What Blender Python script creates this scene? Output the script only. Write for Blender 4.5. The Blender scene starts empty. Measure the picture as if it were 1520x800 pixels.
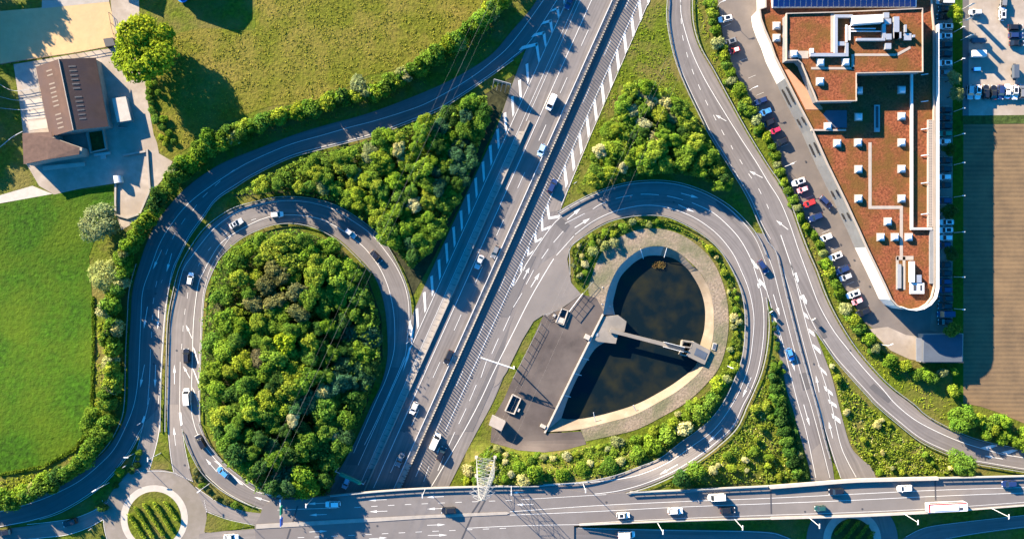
import bpy, bmesh, math, random
from mathutils import Vector, noise
from mathutils.geometry import tessellate_polygon
random.seed(7)
C = bpy.data.collections.new("Scene"); scene = bpy.context.scene
scene.collection.children.link(C)

# ------------------------------------------------------------------ camera, sky, sun, exposure
S = 0.21            # metres of ground per unit of the site survey grid
H = 300.0           # flying height of the drone
SUN_EL = 21.0
cam_d = bpy.data.cameras.new("camera"); cam = bpy.data.objects.new("camera", cam_d); C.objects.link(cam)
cam.location = (0, 0, H); cam.rotation_euler = (0, 0, 0)
cam_d.sensor_fit = 'HORIZONTAL'; cam_d.sensor_width = 36.0
cam_d.lens = 36.0 * H / (1520 * S)
cam_d.clip_start = 1.0; cam_d.clip_end = 60000
scene.camera = cam
w = bpy.data.worlds.new("World"); scene.world = w; w.use_nodes = True
nt = w.node_tree; bg = nt.nodes['Background']
sky = nt.nodes.new('ShaderNodeTexSky'); sky.sky_type = 'NISHITA'; sky.sun_disc = False
sky.sun_elevation = math.radians(SUN_EL); sky.sun_rotation = math.radians(-45)
sky.air_density = 1.0; sky.dust_density = 0.3; sky.ozone_density = 4.0
hs = nt.nodes.new('ShaderNodeHueSaturation'); hs.inputs['Saturation'].default_value = 1.45
nt.links.new(sky.outputs[0], hs.inputs['Color']); nt.links.new(hs.outputs[0], bg.inputs['Color'])
bg.inputs['Strength'].default_value = 0.086
sd = bpy.data.lights.new("sun", 'SUN'); sd.energy = 5.0; sd.angle = math.radians(0.5); sd.color = (1.0, 0.825, 0.60)
sun = bpy.data.objects.new("sun", sd); C.objects.link(sun)
el = math.radians(SUN_EL)
to_sun = Vector((-math.cos(el) * math.sin(math.radians(45)), math.cos(el) * math.cos(math.radians(45)), math.sin(el)))
sun.rotation_euler = to_sun.to_track_quat('Z', 'Y').to_euler(); sun.location = to_sun * 400
vs = scene.view_settings
vs.view_transform = 'Standard'; vs.look = 'None'; vs.gamma = 1.0; vs.use_curve_mapping = False
vs.exposure = 2.5

# ------------------------------------------------------------------ terrain
def ss(t):
    t = max(0.0, min(1.0, t)); return t * t * (3 - 2 * t)
def hz(x, y):
    a = 6 * ss((y - 380) / 310) * ss((510 - x) / 120)
    b = 6 * ss((y - 650) / 65) * ss((1130 - x) / 140) * ss((x - 690) / 30) * ss((775 - y) / 20)
    c = 6 * ss((1080 - x) / 260) * ss((y - 768) / 14) * ss((x - 690) / 40)
    return max(a, b, c) * ss((1010 - y) / 150)
def R(x, y, z):
    k = S * (1 - z / H); return Vector(((x - 760) * k, (400 - y) * k, z))
def P(x, y, dz=0.0):
    return R(x, y, hz(x, y) + dz)

# ------------------------------------------------------------------ helpers
def tag(o, label=None, cat=None, group=None, kind=None):
    if label: o['label'] = label
    if cat: o['category'] = cat
    if group: o['group'] = group
    if kind: o['kind'] = kind
    return o
def thing(name, label, cat, loc, rotz=0.0, group=None):
    o = bpy.data.objects.new(name, None); C.objects.link(o); o.empty_display_size = 0.3
    o.location = loc; o.rotation_euler = (0, 0, rotz)
    return tag(o, label, cat, group)
class MB:
    def __init__(s): s.v = []; s.f = []; s.m = []; s.uv = {}
    def vert(s, p): s.v.append(tuple(p)); return len(s.v) - 1
    def face(s, ids, mi=0, uv=None):
        if uv: s.uv[len(s.f)] = uv
        s.f.append(tuple(ids)); s.m.append(mi)
    def poly(s, pts, mi=0): s.face([s.vert(p) for p in pts], mi)
    def box(s, c, d, rz=0.0, mi=0, taper=1.0):
        cx, cy, cz = c; dx, dy, dz = d[0] / 2, d[1] / 2, d[2] / 2; co, si = math.cos(rz), math.sin(rz)
        ids = []
        for z, t in ((-dz, 1.0), (dz, taper)):
            for x, y in ((-dx, -dy), (dx, -dy), (dx, dy), (-dx, dy)):
                ids.append(s.vert((cx + (x * co - y * si) * t, cy + (x * si + y * co) * t, cz + z)))
        a = ids
        for q in ((3, 2, 1, 0), (4, 5, 6, 7), (0, 1, 5, 4), (1, 2, 6, 5), (2, 3, 7, 6), (3, 0, 4, 7)):
            s.face([a[i] for i in q], mi)
    def prism(s, top, z0, mt=0, ms=0, bottom=False, side_mats=None):
        """top: list of world points (any z); walls straight down to z0"""
        n = len(top); area = sum(top[i][0] * top[(i + 1) % n][1] - top[(i + 1) % n][0] * top[i][1] for i in range(n))
        if area < 0: top = top[::-1]
        if area < 0 and side_mats: side_mats = side_mats[::-1][1:] + side_mats[::-1][:1]
        t = [s.vert(p) for p in top]; b = [s.vert((p[0], p[1], z0)) for p in top]
        s.face(t, mt)
        if bottom: s.face(b[::-1], ms)
        for i in range(n):
            j = (i + 1) % n
            s.face((b[i], b[j], t[j], t[i]), side_mats[i] if side_mats else ms)
    def tube(s, p0, p1, r0, r1=None, n=6, mi=0, caps=True):
        r1 = r0 if r1 is None else r1
        p0, p1 = Vector(p0), Vector(p1); d = (p1 - p0)
        if d.length < 1e-6: return
        d.normalize(); a = d.orthogonal().normalized(); b = d.cross(a)
        r = []
        for p, rr in ((p0, r0), (p1, r1)):
            r.append([s.vert(p + (a * math.cos(2 * math.pi * i / n) + b * math.sin(2 * math.pi * i / n)) * rr) for i in range(n)])
        for i in range(n):
            j = (i + 1) % n; s.face((r[0][i], r[0][j], r[1][j], r[1][i]), mi)
        if caps: s.face(r[0][::-1], mi); s.face(r[1], mi)
    def wall(s, pts, th, z0, z1, mi=0):
        """vertical wall following world xy points; z0,z1 relative to the point's own z"""
        n = len(pts); L = []; Rr = []
        for i in range(n):
            d = Vector(pts[min(i + 1, n - 1)]) - Vector(pts[max(i - 1, 0)]); d.z = 0; d.normalize()
            nn = Vector((-d.y, d.x, 0)) * th / 2; p = Vector(pts[i])
            L.append(p + nn); Rr.append(p - nn)
        ids = [[s.vert((q.x, q.y, q.z + z)) for q in lst] for lst in (L, Rr) for z in (z0, z1)]
        l0, l1, r0, r1 = ids
        for i in range(n - 1):
            s.face((l0[i + 1], l0[i], l1[i], l1[i + 1]), mi); s.face((r0[i], r0[i + 1], r1[i + 1], r1[i]), mi)
            s.face((l1[i], r1[i], r1[i + 1], l1[i + 1]), mi); s.face((l0[i], l0[i + 1], r0[i + 1], r0[i]), mi)
        s.face((l0[0], r0[0], r1[0], l1[0]), mi); s.face((r0[-1], l0[-1], l1[-1], r1[-1]), mi)
    def mesh(s, name, mats, off=(0, 0, 0), smooth=False):
        me = bpy.data.meshes.new(name)
        ox, oy, oz = off
        me.from_pydata([(x - ox, y - oy, z - oz) for x, y, z in s.v], [], s.f)
        for m in mats: me.materials.append(m)
        me.polygons.foreach_set('material_index', s.m)
        if smooth: me.polygons.foreach_set('use_smooth', [True] * len(s.f))
        if s.uv:
            ul = me.uv_layers.new(name='UVMap'); k = 0
            for fi, f in enumerate(s.f):
                u = s.uv.get(fi)
                for j in range(len(f)):
                    if u: ul.data[k].uv = u[j]
                    k += 1
        me.update(); return me
    def build(s, name, mats, parent=None, local=False, smooth=False, origin=None):
        if not isinstance(mats, (list, tuple)): mats = [mats]
        if parent is not None:
            off = (0, 0, 0) if local else tuple(parent.location)
        else:
            off = origin if origin else (sum(p[0] for p in s.v) / len(s.v), sum(p[1] for p in s.v) / len(s.v), min(p[2] for p in s.v))
        o = bpy.data.objects.new(name, s.mesh(name, mats, off, smooth)); C.objects.link(o)
        if parent is not None: o.parent = parent
        else: o.location = off
        return o
def smooth(pts, step=5.0):
    pts = [Vector((p[0], p[1])) for p in pts]; out = []
    n = len(pts)
    for i in range(n - 1):
        p0, p1, p2, p3 = pts[max(i - 1, 0)], pts[i], pts[i + 1], pts[min(i + 2, n - 1)]
        k = max(1, int((p2 - p1).length / step))
        for j in range(k):
            t = j / k
            out.append(0.5 * ((2 * p1) + (p2 - p0) * t + (2 * p0 - 5 * p1 + 4 * p2 - p3) * t * t + (3 * p1 - p0 - 3 * p2 + p3) * t ** 3))
    out.append(pts[-1]); return out
def resample(pts, n):
    d = [0.0]
    for i in range(1, len(pts)): d.append(d[-1] + (pts[i] - pts[i - 1]).length)
    out = []; j = 0
    for k in range(n):
        t = d[-1] * k / (n - 1)
        while j < len(d) - 2 and d[j + 1] < t: j += 1
        f = (t - d[j]) / max(1e-9, d[j + 1] - d[j]); out.append(pts[j].lerp(pts[j + 1], min(1, max(0, f))))
    return out, d[-1]
def offset(pts, d):
    """shift a polyline sideways by d survey units (left of travel positive, y downwards)"""
    pts = [Vector((p[0], p[1])) for p in pts]; out = []
    for i in range(len(pts)):
        t = pts[min(i + 1, len(pts) - 1)] - pts[max(i - 1, 0)]; t.normalize()
        out.append(pts[i] + Vector((t.y, -t.x)) * d)
    return out
def strip(name, L, Rr, mat, dz, parent=None, step=6.0, lab=None, across=None):
    L = smooth(L); Rr = smooth(Rr)
    ln = sum((L[i + 1] - L[i]).length for i in range(len(L) - 1)); n = max(2, int(ln / step) + 1)
    a, la = resample(L, n); b, lb = resample(Rr, n)
    wmax = max((a[i] - b[i]).length for i in range(n)); m = across or max(2, int(wmax / 9) + 2)
    mb = MB(); grid = []
    for i in range(n):
        row = []
        for j in range(m):
            q = a[i].lerp(b[i], j / (m - 1)); row.append((mb.vert(P(q.x, q.y, dz)), (la * S * i / (n - 1), (a[i] - b[i]).length * S * j / (m - 1))))
        grid.append(row)
    for i in range(n - 1):
        for j in range(m - 1):
            q = (grid[i][j], grid[i][j + 1], grid[i + 1][j + 1], grid[i + 1][j])
            p0, p1, p2 = (Vector(mb.v[q[k][0]]) for k in (0, 1, 2))
            if (p1 - p0).cross(p2 - p0).z < 0: q = q[::-1]
            mb.face([k[0] for k in q], 0, [k[1] for k in q])
    o = mb.build(name, mat, parent)
    if parent is None: o['kind'] = 'structure'
    return o
def area(name, pts, mat, dz, parent=None, cell=14.0, curve=False, zabs=None):
    """flat sheet draped over the terrain"""
    if curve: pts = smooth(list(pts) + [pts[0]])[:-1]
    bm = bmesh.new(); vv = [bm.verts.new((p[0], p[1], 0)) for p in pts]
    for tri in tessellate_polygon([[Vector((p[0], p[1], 0)) for p in pts]]):
        try: bm.faces.new([vv[k] for k in tri])
        except ValueError: pass
    hs_ = [hz(p[0], p[1]) for p in pts]
    xs = [p[0] for p in pts]; ys = [p[1] for p in pts]
    if zabs is None:
        probe = [hz(min(xs) + (max(xs) - min(xs)) * i / 8, min(ys) + (max(ys) - min(ys)) * j / 8) for i in range(9) for j in range(9)]
        if max(hs_ + probe) > 0.01:
            x = math.floor(min(xs) / cell) * cell + cell
            while x < max(xs):
                bmesh.ops.bisect_plane(bm, geom=bm.verts[:] + bm.edges[:] + bm.faces[:], plane_co=(x, 0, 0), plane_no=(1, 0, 0)); x += cell
            y = math.floor(min(ys) / cell) * cell + cell
            while y < max(ys):
                bmesh.ops.bisect_plane(bm, geom=bm.verts[:] + bm.edges[:] + bm.faces[:], plane_co=(0, y, 0), plane_no=(0, 1, 0)); y += cell
    for v in bm.verts: v.co = P(v.co.x, v.co.y, dz) if zabs is None else R(v.co.x, v.co.y, zabs)
    bm.normal_update()
    for f in bm.faces:
        if f.normal.z < 0: f.normal_flip()
    mb = MB(); bm.verts.index_update()
    mb.v = [tuple(v.co) for v in bm.verts]; mb.f = [tuple(v.index for v in f.verts) for f in bm.faces]; mb.m = [0] * len(mb.f)
    bm.free()
    o = mb.build(name, mat, parent)
    if parent is None: o['kind'] = 'structure'
    return o
class Paint:
    """painted markings of one road, thin sheets on its surface"""
    def __init__(s, dz=0.17, zabs=None): s.mb = MB(); s.dz = dz; s.z = zabs
    def pt(s, x, y): return P(x, y, s.dz) if s.z is None else R(x, y, s.z)
    def quad(s, pts):
        w_ = [s.pt(*p) for p in pts]
        n = len(w_); a = sum(w_[i].x * w_[(i + 1) % n].y - w_[(i + 1) % n].x * w_[i].y for i in range(n))
        s.mb.poly(w_ if a > 0 else w_[::-1])
    def line(s, pts, wd=1.25, dash=None, sm=True):
        wd *= 0.68
        pts = smooth(pts, 4.0) if sm else [Vector((p[0], p[1])) for p in pts]
        segs = []
        if dash:
            on, per, off = dash; d = [0.0]
            for i in range(1, len(pts)): d.append(d[-1] + (pts[i] - pts[i - 1]).length)
            def at(t):
                for i in range(len(d) - 1):
                    if d[i + 1] >= t: return pts[i].lerp(pts[i + 1], (t - d[i]) / max(1e-9, d[i + 1] - d[i]))
                return pts[-1]
            t = off
            while t < d[-1]:
                e = min(t + on, d[-1]); k = max(1, int((e - t) / 5)); segs.append([at(t + (e - t) * i / k) for i in range(k + 1)]); t += per
        else: segs = [pts]
        for sg in segs:
            if len(sg) < 2 or (sg[-1] - sg[0]).length < 0.5: continue
            a = offset(sg, wd / 2); b = offset(sg, -wd / 2)
            A = [s.mb.vert(s.pt(p.x, p.y)) for p in a]; B = [s.mb.vert(s.pt(p.x, p.y)) for p in b]
            for i in range(len(sg) - 1): s.mb.face((A[i], B[i], B[i + 1], A[i + 1]) if False else (B[i], A[i], A[i + 1], B[i + 1])[::-1])
    def arrow(s, tail, tip, wd=1.5, head=3.2):
        wd *= 0.75; head *= 0.85
        a, b = Vector(tail), Vector(tip); d = (b - a); L = d.length; d.normalize(); n = Vector((d.y, -d.x)); hl = min(12.0, L * 0.42)
        m = b - d * hl
        s.quad([tuple(a + n * wd / 2), tuple(a - n * wd / 2), tuple(m - n * wd / 2), tuple(m + n * wd / 2)])
        s.quad([tuple(m + n * head - d * 1.0), tuple(b), tuple(m - n * head - d * 1.0), tuple(m)] if False else [tuple(m + n * head), tuple(m - n * head), tuple(b)])
    def build(s, parent):
        for i, f in enumerate(s.mb.f):
            p = [Vector(s.mb.v[k]) for k in f[:3]]
            if (p[1] - p[0]).cross(p[2] - p[0]).z < 0: s.mb.f[i] = f[::-1]
        return s.mb.build('lane_marking', M['paint'], parent)

# ------------------------------------------------------------------ materials
M = {}
GF = 0.72
def mk(name, col, rough=0.85, metal=0.0, var=0.0, scale=1.0, bump=0.0, bscale=None, spec=0.3, col2=None, scale2=None, detail=5.0, coord='pos', uvstreak=0.0, coat=0.0):
    col = tuple(c * GF for c in col); col2 = col2 and tuple(c * GF for c in col2)
    m = bpy.data.materials.new(name); m.use_nodes = True; t = m.node_tree; b = t.nodes['Principled BSDF']
    b.inputs['Base Color'].default_value = (*col, 1); b.inputs['Roughness'].default_value = rough; b.inputs['Metallic'].default_value = metal
    b.inputs['Specular IOR Level'].default_value = spec; b.inputs['Coat Weight'].default_value = coat
    def N(ty): return t.nodes.new(ty)
    if coord == 'pos': vec = N('ShaderNodeNewGeometry').outputs['Position']
    else: vec = N('ShaderNodeTexCoord').outputs['Object']
    out = None
    def noise_(sc, det=detail, rgh=0.6, v=None):
        n = N('ShaderNodeTexNoise'); n.inputs['Scale'].default_value = sc; n.inputs['Detail'].default_value = det; n.inputs['Roughness'].default_value = rgh
        t.links.new(v or vec, n.inputs['Vector']); return n.outputs['Fac']
    if var or col2:
        r = N('ShaderNodeMapRange'); r.inputs['From Min'].default_value = 0.3; r.inputs['From Max'].default_value = 0.7
        t.links.new(noise_(scale), r.inputs['Value'])
        mx = N('ShaderNodeMix'); mx.data_type = 'RGBA'
        mx.inputs['A'].default_value = (*[c * (1 - var) for c in col], 1)
        mx.inputs['B'].default_value = (*[c * (1 + var) for c in col], 1)
        t.links.new(r.outputs[0], mx.inputs['Factor']); out = mx.outputs['Result']
        if col2:
            r2 = N('ShaderNodeMapRange'); r2.inputs['From Min'].default_value = 0.42; r2.inputs['From Max'].default_value = 0.62
            t.links.new(noise_(scale2 or scale / 8), r2.inputs['Value'])
            m2 = N('ShaderNodeMix'); m2.data_type = 'RGBA'; t.links.new(r2.outputs[0], m2.inputs['Factor']); t.links.new(out, m2.inputs['A'])
            m3 = N('ShaderNodeMix'); m3.data_type = 'RGBA'; m3.inputs['A'].default_value = (*[c * (1 - var) for c in col2], 1); m3.inputs['B'].default_value = (*[c * (1 + var) for c in col2], 1)
            t.links.new(noise_(scale * 1.3), m3.inputs['Factor']); t.links.new(m3.outputs['Result'], m2.inputs['B']); out = m2.outputs['Result']
        if uvstreak:
            uv = N('ShaderNodeUVMap'); mp = N('ShaderNodeMapping'); mp.inputs['Scale'].default_value = (0.025, 1.1, 1); t.links.new(uv.outputs[0], mp.inputs[0])
            st = noise_(1.0, 3.0, 0.55, mp.outputs[0]); mr = N('ShaderNodeMapRange'); mr.inputs['From Min'].default_value = 0.3; mr.inputs['From Max'].default_value = 0.7
            mr.inputs['To Min'].default_value = 1 - uvstreak; mr.inputs['To Max'].default_value = 1 + uvstreak; t.links.new(st, mr.inputs['Value'])
            mm = N('ShaderNodeVectorMath'); mm.operation = 'SCALE'; t.links.new(out, mm.inputs[0]); t.links.new(mr.outputs[0], mm.inputs['Scale']); out = mm.outputs[0]
        t.links.new(out, b.inputs['Base Color'])
    if bump:
        bp = N('ShaderNodeBump'); bp.inputs['Strength'].default_value = 1.0; bp.inputs['Distance'].default_value = bump
        t.links.new(noise_(bscale or scale, 4.0, 0.65), bp.inputs['Height']); t.links.new(bp.outputs[0], b.inputs['Normal'])
    M[name] = m; return m
mk('verge', (0.088, 0.118, 0.008), var=0.45, scale=0.9, bump=0.35, bscale=0.9, col2=(0.135, 0.12, 0.03), scale2=0.09, spec=0.1)
mk('meadow', (0.028, 0.084, 0.002), var=0.5, scale=0.65, bump=0.34, bscale=0.8, col2=(0.056, 0.102, 0.003), scale2=0.045, spec=0.1)
mk('dry_meadow', (0.108, 0.120, 0.009), var=0.42, scale=0.8, bump=0.36, bscale=0.9, col2=(0.175, 0.145, 0.028), scale2=0.07, spec=0.1)
mk('dark_turf', (0.05, 0.075, 0.018), var=0.4, scale=0.8, bump=0.3, spec=0.1)
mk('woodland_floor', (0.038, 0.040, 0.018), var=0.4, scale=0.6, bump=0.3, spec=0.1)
mk('asphalt', (0.172, 0.158, 0.152), rough=0.9, var=0.10, scale=0.35, col2=(0.155, 0.140, 0.134), scale2=0.035, uvstreak=0.2, spec=0.2)
mk('asphalt_dark', (0.125, 0.118, 0.118), rough=0.9, var=0.10, scale=0.3, col2=(0.140, 0.130, 0.127), scale2=0.04, uvstreak=0.16, spec=0.2)
mk('asphalt_warm', (0.205, 0.182, 0.166), rough=0.9, var=0.10, scale=0.3, col2=(0.175, 0.158, 0.146), scale2=0.05, uvstreak=0.2, spec=0.2)
mk('asphalt_lot', (0.168, 0.145, 0.130), rough=0.9, var=0.14, scale=0.25, col2=(0.135, 0.120, 0.112), scale2=0.06, spec=0.2)
mk('yard', (0.085, 0.070, 0.064), rough=0.9, var=0.20, scale=0.2, col2=(0.125, 0.104, 0.092), scale2=0.07, spec=0.2)
mk('asphalt_patch', (0.105, 0.10, 0.10), rough=0.9, var=0.08, scale=0.4, spec=0.2)
mk('shoulder', (0.235, 0.205, 0.178), rough=0.95, var=0.16, scale=0.4, col2=(0.19, 0.165, 0.13), scale2=0.08, spec=0.15)
mk('concrete', (0.33, 0.30, 0.265), rough=0.9, var=0.12, scale=0.5, spec=0.25)
mk('pale_concrete', (0.44, 0.40, 0.345), rough=0.9, var=0.10, scale=0.6, spec=0.25)
mk('bank_concrete', (0.225, 0.185, 0.14), rough=0.92, var=0.20, scale=0.35, col2=(0.19, 0.15, 0.105), scale2=0.12, spec=0.2)
mk('gravel', (0.26, 0.205, 0.15), rough=0.95, var=0.38, scale=1.5, bump=0.15, bscale=1.6, col2=(0.15, 0.145, 0.085), scale2=0.12, spec=0.1)
mk('pale_gravel', (0.37, 0.32, 0.27), rough=0.95, var=0.16, scale=0.5, col2=(0.30, 0.25, 0.20), scale2=0.09, spec=0.1)
mk('sand', (0.52, 0.36, 0.19), rough=0.95, var=0.08, scale=0.5, bump=0.06, col2=(0.47, 0.33, 0.18), scale2=0.05, spec=0.1)
mk('sedum', (0.205, 0.066, 0.030), rough=0.95, var=0.62, scale=1.7, bump=0.10, bscale=2.0, col2=(0.14, 0.070, 0.020), scale2=0.14, spec=0.1)
mk('paint', (0.66, 0.65, 0.61), rough=0.7, var=0.10, scale=1.2, spec=0.3)
mk('white_render', (0.74, 0.71, 0.66), rough=0.8, var=0.06, scale=0.3)
mk('grey_panel', (0.20, 0.205, 0.21), rough=0.6, var=0.10, scale=0.4)
mk('coping', (0.37, 0.315, 0.265), rough=0.85, var=0.08, scale=0.6)
mk('terracotta', (0.48, 0.25, 0.15), rough=0.9, var=0.08, scale=0.4)
mk('purple_wall', (0.13, 0.075, 0.085), rough=0.8, var=0.08, scale=0.4)
mk('steel', (0.55, 0.56, 0.57), rough=0.45, metal=0.6, var=0.06, scale=0.8)
mk('cable', (0.28, 0.27, 0.24), rough=0.7)
mk('galvanised', (0.38, 0.385, 0.38), rough=0.55, metal=0.35, var=0.06, scale=0.8)
mk('white_metal', (0.64, 0.65, 0.65), rough=0.5)
mk('dark_metal', (0.06, 0.06, 0.065), rough=0.6)
mk('glass', (0.012, 0.016, 0.022), rough=0.12, spec=0.6)
mk('rubber', (0.02, 0.02, 0.02), rough=0.85)
mk('lamp_lens', (0.75, 0.75, 0.72), rough=0.2, spec=0.6)
mk('red_lens', (0.35, 0.02, 0.015), rough=0.25, spec=0.6)
mk('rust_roof', (0.088, 0.050, 0.037), rough=0.9, var=0.22, scale=0.35, col2=(0.075, 0.046, 0.042), scale2=0.12)
mk('rooflight', (0.19, 0.15, 0.12), rough=0.6, var=0.15, scale=1.5)
mk('old_concrete', (0.235, 0.210, 0.180), rough=0.9, var=0.16, scale=0.4, col2=(0.19, 0.172, 0.15), scale2=0.15)
mk('pantile', (0.135, 0.080, 0.058), rough=0.9, var=0.2, scale=0.8)
mk('bark', (0.09, 0.065, 0.045), rough=0.95, var=0.3, scale=3.0, coord='obj')
mk('timber', (0.22, 0.16, 0.11), rough=0.9, var=0.2, scale=2.0)
mk('sign_green', (0.012, 0.20, 0.11), rough=0.5)
mk('solar_blue', (0.010, 0.045, 0.19), rough=0.25)
mk('sign_blue', (0.015, 0.08, 0.36), rough=0.5)
mk('blue_vinyl', (0.03, 0.22, 0.60), rough=0.4)
mk('shed_grey', (0.42, 0.40, 0.37), rough=0.8, var=0.06, scale=0.5)
mk('slate_blue', (0.072, 0.092, 0.125), rough=0.55, var=0.10, scale=0.4)
mk('red_paint', (0.42, 0.03, 0.035), rough=0.4)
mk('bus_white', (0.80, 0.79, 0.78), rough=0.35, coat=0.4)

def custom(name):
    m = bpy.data.materials.new(name); m.use_nodes = True; M[name] = m
    return m, m.node_tree, m.node_tree.nodes['Principled BSDF']
# ploughed field: fine drill rows running east-west
m, t, b = custom('ploughed_soil')
g = t.nodes.new('ShaderNodeNewGeometry'); wv = t.nodes.new('ShaderNodeTexWave'); wv.bands_direction = 'Y'; wv.inputs['Scale'].default_value = 0.235; wv.inputs['Distortion'].default_value = 0.8
wv.inputs['Detail'].default_value = 3; wv.inputs['Detail Scale'].default_value = 1.2
t.links.new(g.outputs['Position'], wv.inputs['Vector'])
nz = t.nodes.new('ShaderNodeTexNoise'); nz.inputs['Scale'].default_value = 0.12; nz.inputs['Detail'].default_value = 9; nz.inputs['Roughness'].default_value = 0.7; t.links.new(g.outputs['Position'], nz.inputs['Vector'])
ad = t.nodes.new('ShaderNodeMath'); ad.operation = 'MULTIPLY_ADD'; ad.inputs[1].default_value = 0.5; mp = t.nodes.new('ShaderNodeMapping'); mp.inputs['Scale'].default_value = (0.035, 0.85, 1); t.links.new(g.outputs['Position'], mp.inputs[0]); n2 = t.nodes.new('ShaderNodeTexNoise'); n2.inputs['Scale'].default_value = 1.0; n2.inputs['Detail'].default_value = 3; t.links.new(mp.outputs[0], n2.inputs['Vector']); av = t.nodes.new('ShaderNodeMix'); av.inputs[0].default_value = 0.35; t.links.new(n2.outputs['Fac'], av.inputs[2]); t.links.new(wv.outputs['Fac'], av.inputs[3]); t.links.new(av.outputs[0], ad.inputs[0]); t.links.new(nz.outputs['Fac'], ad.inputs[2])
cr = t.nodes.new('ShaderNodeValToRGB'); cr.color_ramp.elements[0].position = 0.52; cr.color_ramp.elements[0].color = (0.068, 0.044, 0.022, 1); cr.color_ramp.elements[1].position = 0.95; cr.color_ramp.elements[1].color = (0.142, 0.090, 0.042, 1)
t.links.new(ad.outputs[0], cr.inputs[0]); t.links.new(cr.outputs[0], b.inputs['Base Color']); b.inputs['Roughness'].default_value = 0.95
bp = t.nodes.new('ShaderNodeBump'); bp.inputs['Distance'].default_value = 0.05; t.links.new(ad.outputs[0], bp.inputs['Height']); t.links.new(bp.outputs[0], b.inputs['Normal'])
# still water
m, t, b = custom('water'); b.inputs['Base Color'].default_value = (0.004, 0.009, 0.010, 1); b.inputs['Roughness'].default_value = 0.08; b.inputs['Specular IOR Level'].default_value = 0.2
g = t.nodes.new('ShaderNodeNewGeometry'); nz = t.nodes.new('ShaderNodeTexNoise'); nz.inputs['Scale'].default_value = 0.16; nz.inputs['Detail'].default_value = 6; t.links.new(g.outputs['Position'], nz.inputs['Vector'])
cr = t.nodes.new('ShaderNodeValToRGB'); cr.color_ramp.elements[0].position = 0.42; cr.color_ramp.elements[0].color = (0.003, 0.007, 0.009, 1); cr.color_ramp.elements[1].position = 0.72; cr.color_ramp.elements[1].color = (0.016, 0.016, 0.008, 1)
t.links.new(nz.outputs['Fac'], cr.inputs[0]); t.links.new(cr.outputs[0], b.inputs['Base Color'])
# leaves: colour carried by each plant, varied leaf by leaf
def leaf_mat(name, transl=0.3, lo=0.62, hi=1.35):
    m, t, b = custom(name); N = t.nodes.new
    oi = N('ShaderNodeObjectInfo'); g = N('ShaderNodeNewGeometry')
    mr = N('ShaderNodeMapRange'); mr.inputs['To Min'].default_value = lo; mr.inputs['To Max'].default_value = hi; t.links.new(g.outputs['Random Per Island'], mr.inputs['Value'])
    mu = N('ShaderNodeVectorMath'); mu.operation = 'SCALE'; t.links.new(oi.outputs['Color'], mu.inputs[0]); t.links.new(mr.outputs[0], mu.inputs['Scale'])
    tc = N('ShaderNodeTexCoord'); nz = N('ShaderNodeTexNoise'); nz.inputs['Scale'].default_value = 0.7; nz.inputs['Detail'].default_value = 2; t.links.new(tc.outputs['Object'], nz.inputs['Vector'])
    h = N('ShaderNodeHueSaturation'); mh = N('ShaderNodeMapRange'); mh.inputs['From Min'].default_value = 0.3; mh.inputs['From Max'].default_value = 0.7; mh.inputs['To Min'].default_value = 0.485; mh.inputs['To Max'].default_value = 0.52
    t.links.new(nz.outputs['Fac'], mh.inputs['Value']); t.links.new(mh.outputs[0], h.inputs['Hue']); t.links.new(mu.outputs[0], h.inputs['Color'])
    t.links.new(h.outputs[0], b.inputs['Base Color']); b.inputs['Roughness'].default_value = 0.9; b.inputs['Specular IOR Level'].default_value = 0.03
    tr = N('ShaderNodeBsdfTranslucent'); t.links.new(h.outputs[0], tr.inputs['Color'])
    mx = N('ShaderNodeMixShader'); mx.inputs[0].default_value = transl
    t.links.new(b.outputs[0], mx.inputs[1]); t.links.new(tr.outputs[0], mx.inputs[2]); t.links.new(mx.outputs[0], t.nodes['Material Output'].inputs[0])
leaf_mat('leaf', 0.38, 0.6, 1.45); leaf_mat('grass_tuft', 0.2, 0.55, 1.45)
# car paint: colour carried by each car
m, t, b = custom('car_paint'); oi = t.nodes.new('ShaderNodeObjectInfo'); t.links.new(oi.outputs['Color'], b.inputs['Base Color'])
b.inputs['Roughness'].default_value = 0.32; b.inputs['Coat Weight'].default_value = 0.6; b.inputs['Coat Roughness'].default_value = 0.08
# ------------------------------------------------------------------ the ground: one sheet to the horizon, dipping below the basin
POND_RING = [(809, 641), (895, 467), (902, 432), (910, 412), (920, 395), (940, 377), (960, 367), (985, 366), (1010, 377), (1030, 397), (1037, 400), (1052, 427), (1059, 457), (1059, 495), (1052, 525), (1040, 550), (1010, 577), (977, 597), (940, 616), (900, 627), (860, 637), (820, 640)]
def inside(x, y, poly):
    c = False; j = len(poly) - 1
    for i in range(len(poly)):
        xi, yi = poly[i][:2]; xj, yj = poly[j][:2]
        if (yi > y) != (yj > y) and x < (xj - xi) * (y - yi) / (yj - yi) + xi: c = not c
        j = i
    return c
def axis(lo, hi, f0, f1, far):
    a = [lo - d for d in far[::-1]]; v = lo
    while v < hi:
        a.append(v); v += 3.0 if f0 <= v < f1 else 9.0
    return a + [hi + d for d in [0] + far]
far = [40, 150, 500, 2000, 8000, 40000]
xs = axis(-120, 1640, 795, 1075, far); ys = axis(-120, 920, 355, 660, far)
mb = MB(); gid = {}
for j, y in enumerate(ys):
    for i, x in enumerate(xs):
        p = P(x, y, 0)
        if 795 < x < 1075 and 355 < y < 660 and inside(x, y, POND_RING): p.z = -4.0
        gid[i, j] = mb.vert(p)
for j in range(len(ys) - 1):
    for i in range(len(xs) - 1):
        mb.face((gid[i, j], gid[i, j + 1], gid[i + 1, j + 1], gid[i + 1, j]))
g = mb.build('ground', M['verge']); g['kind'] = 'structure'

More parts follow.
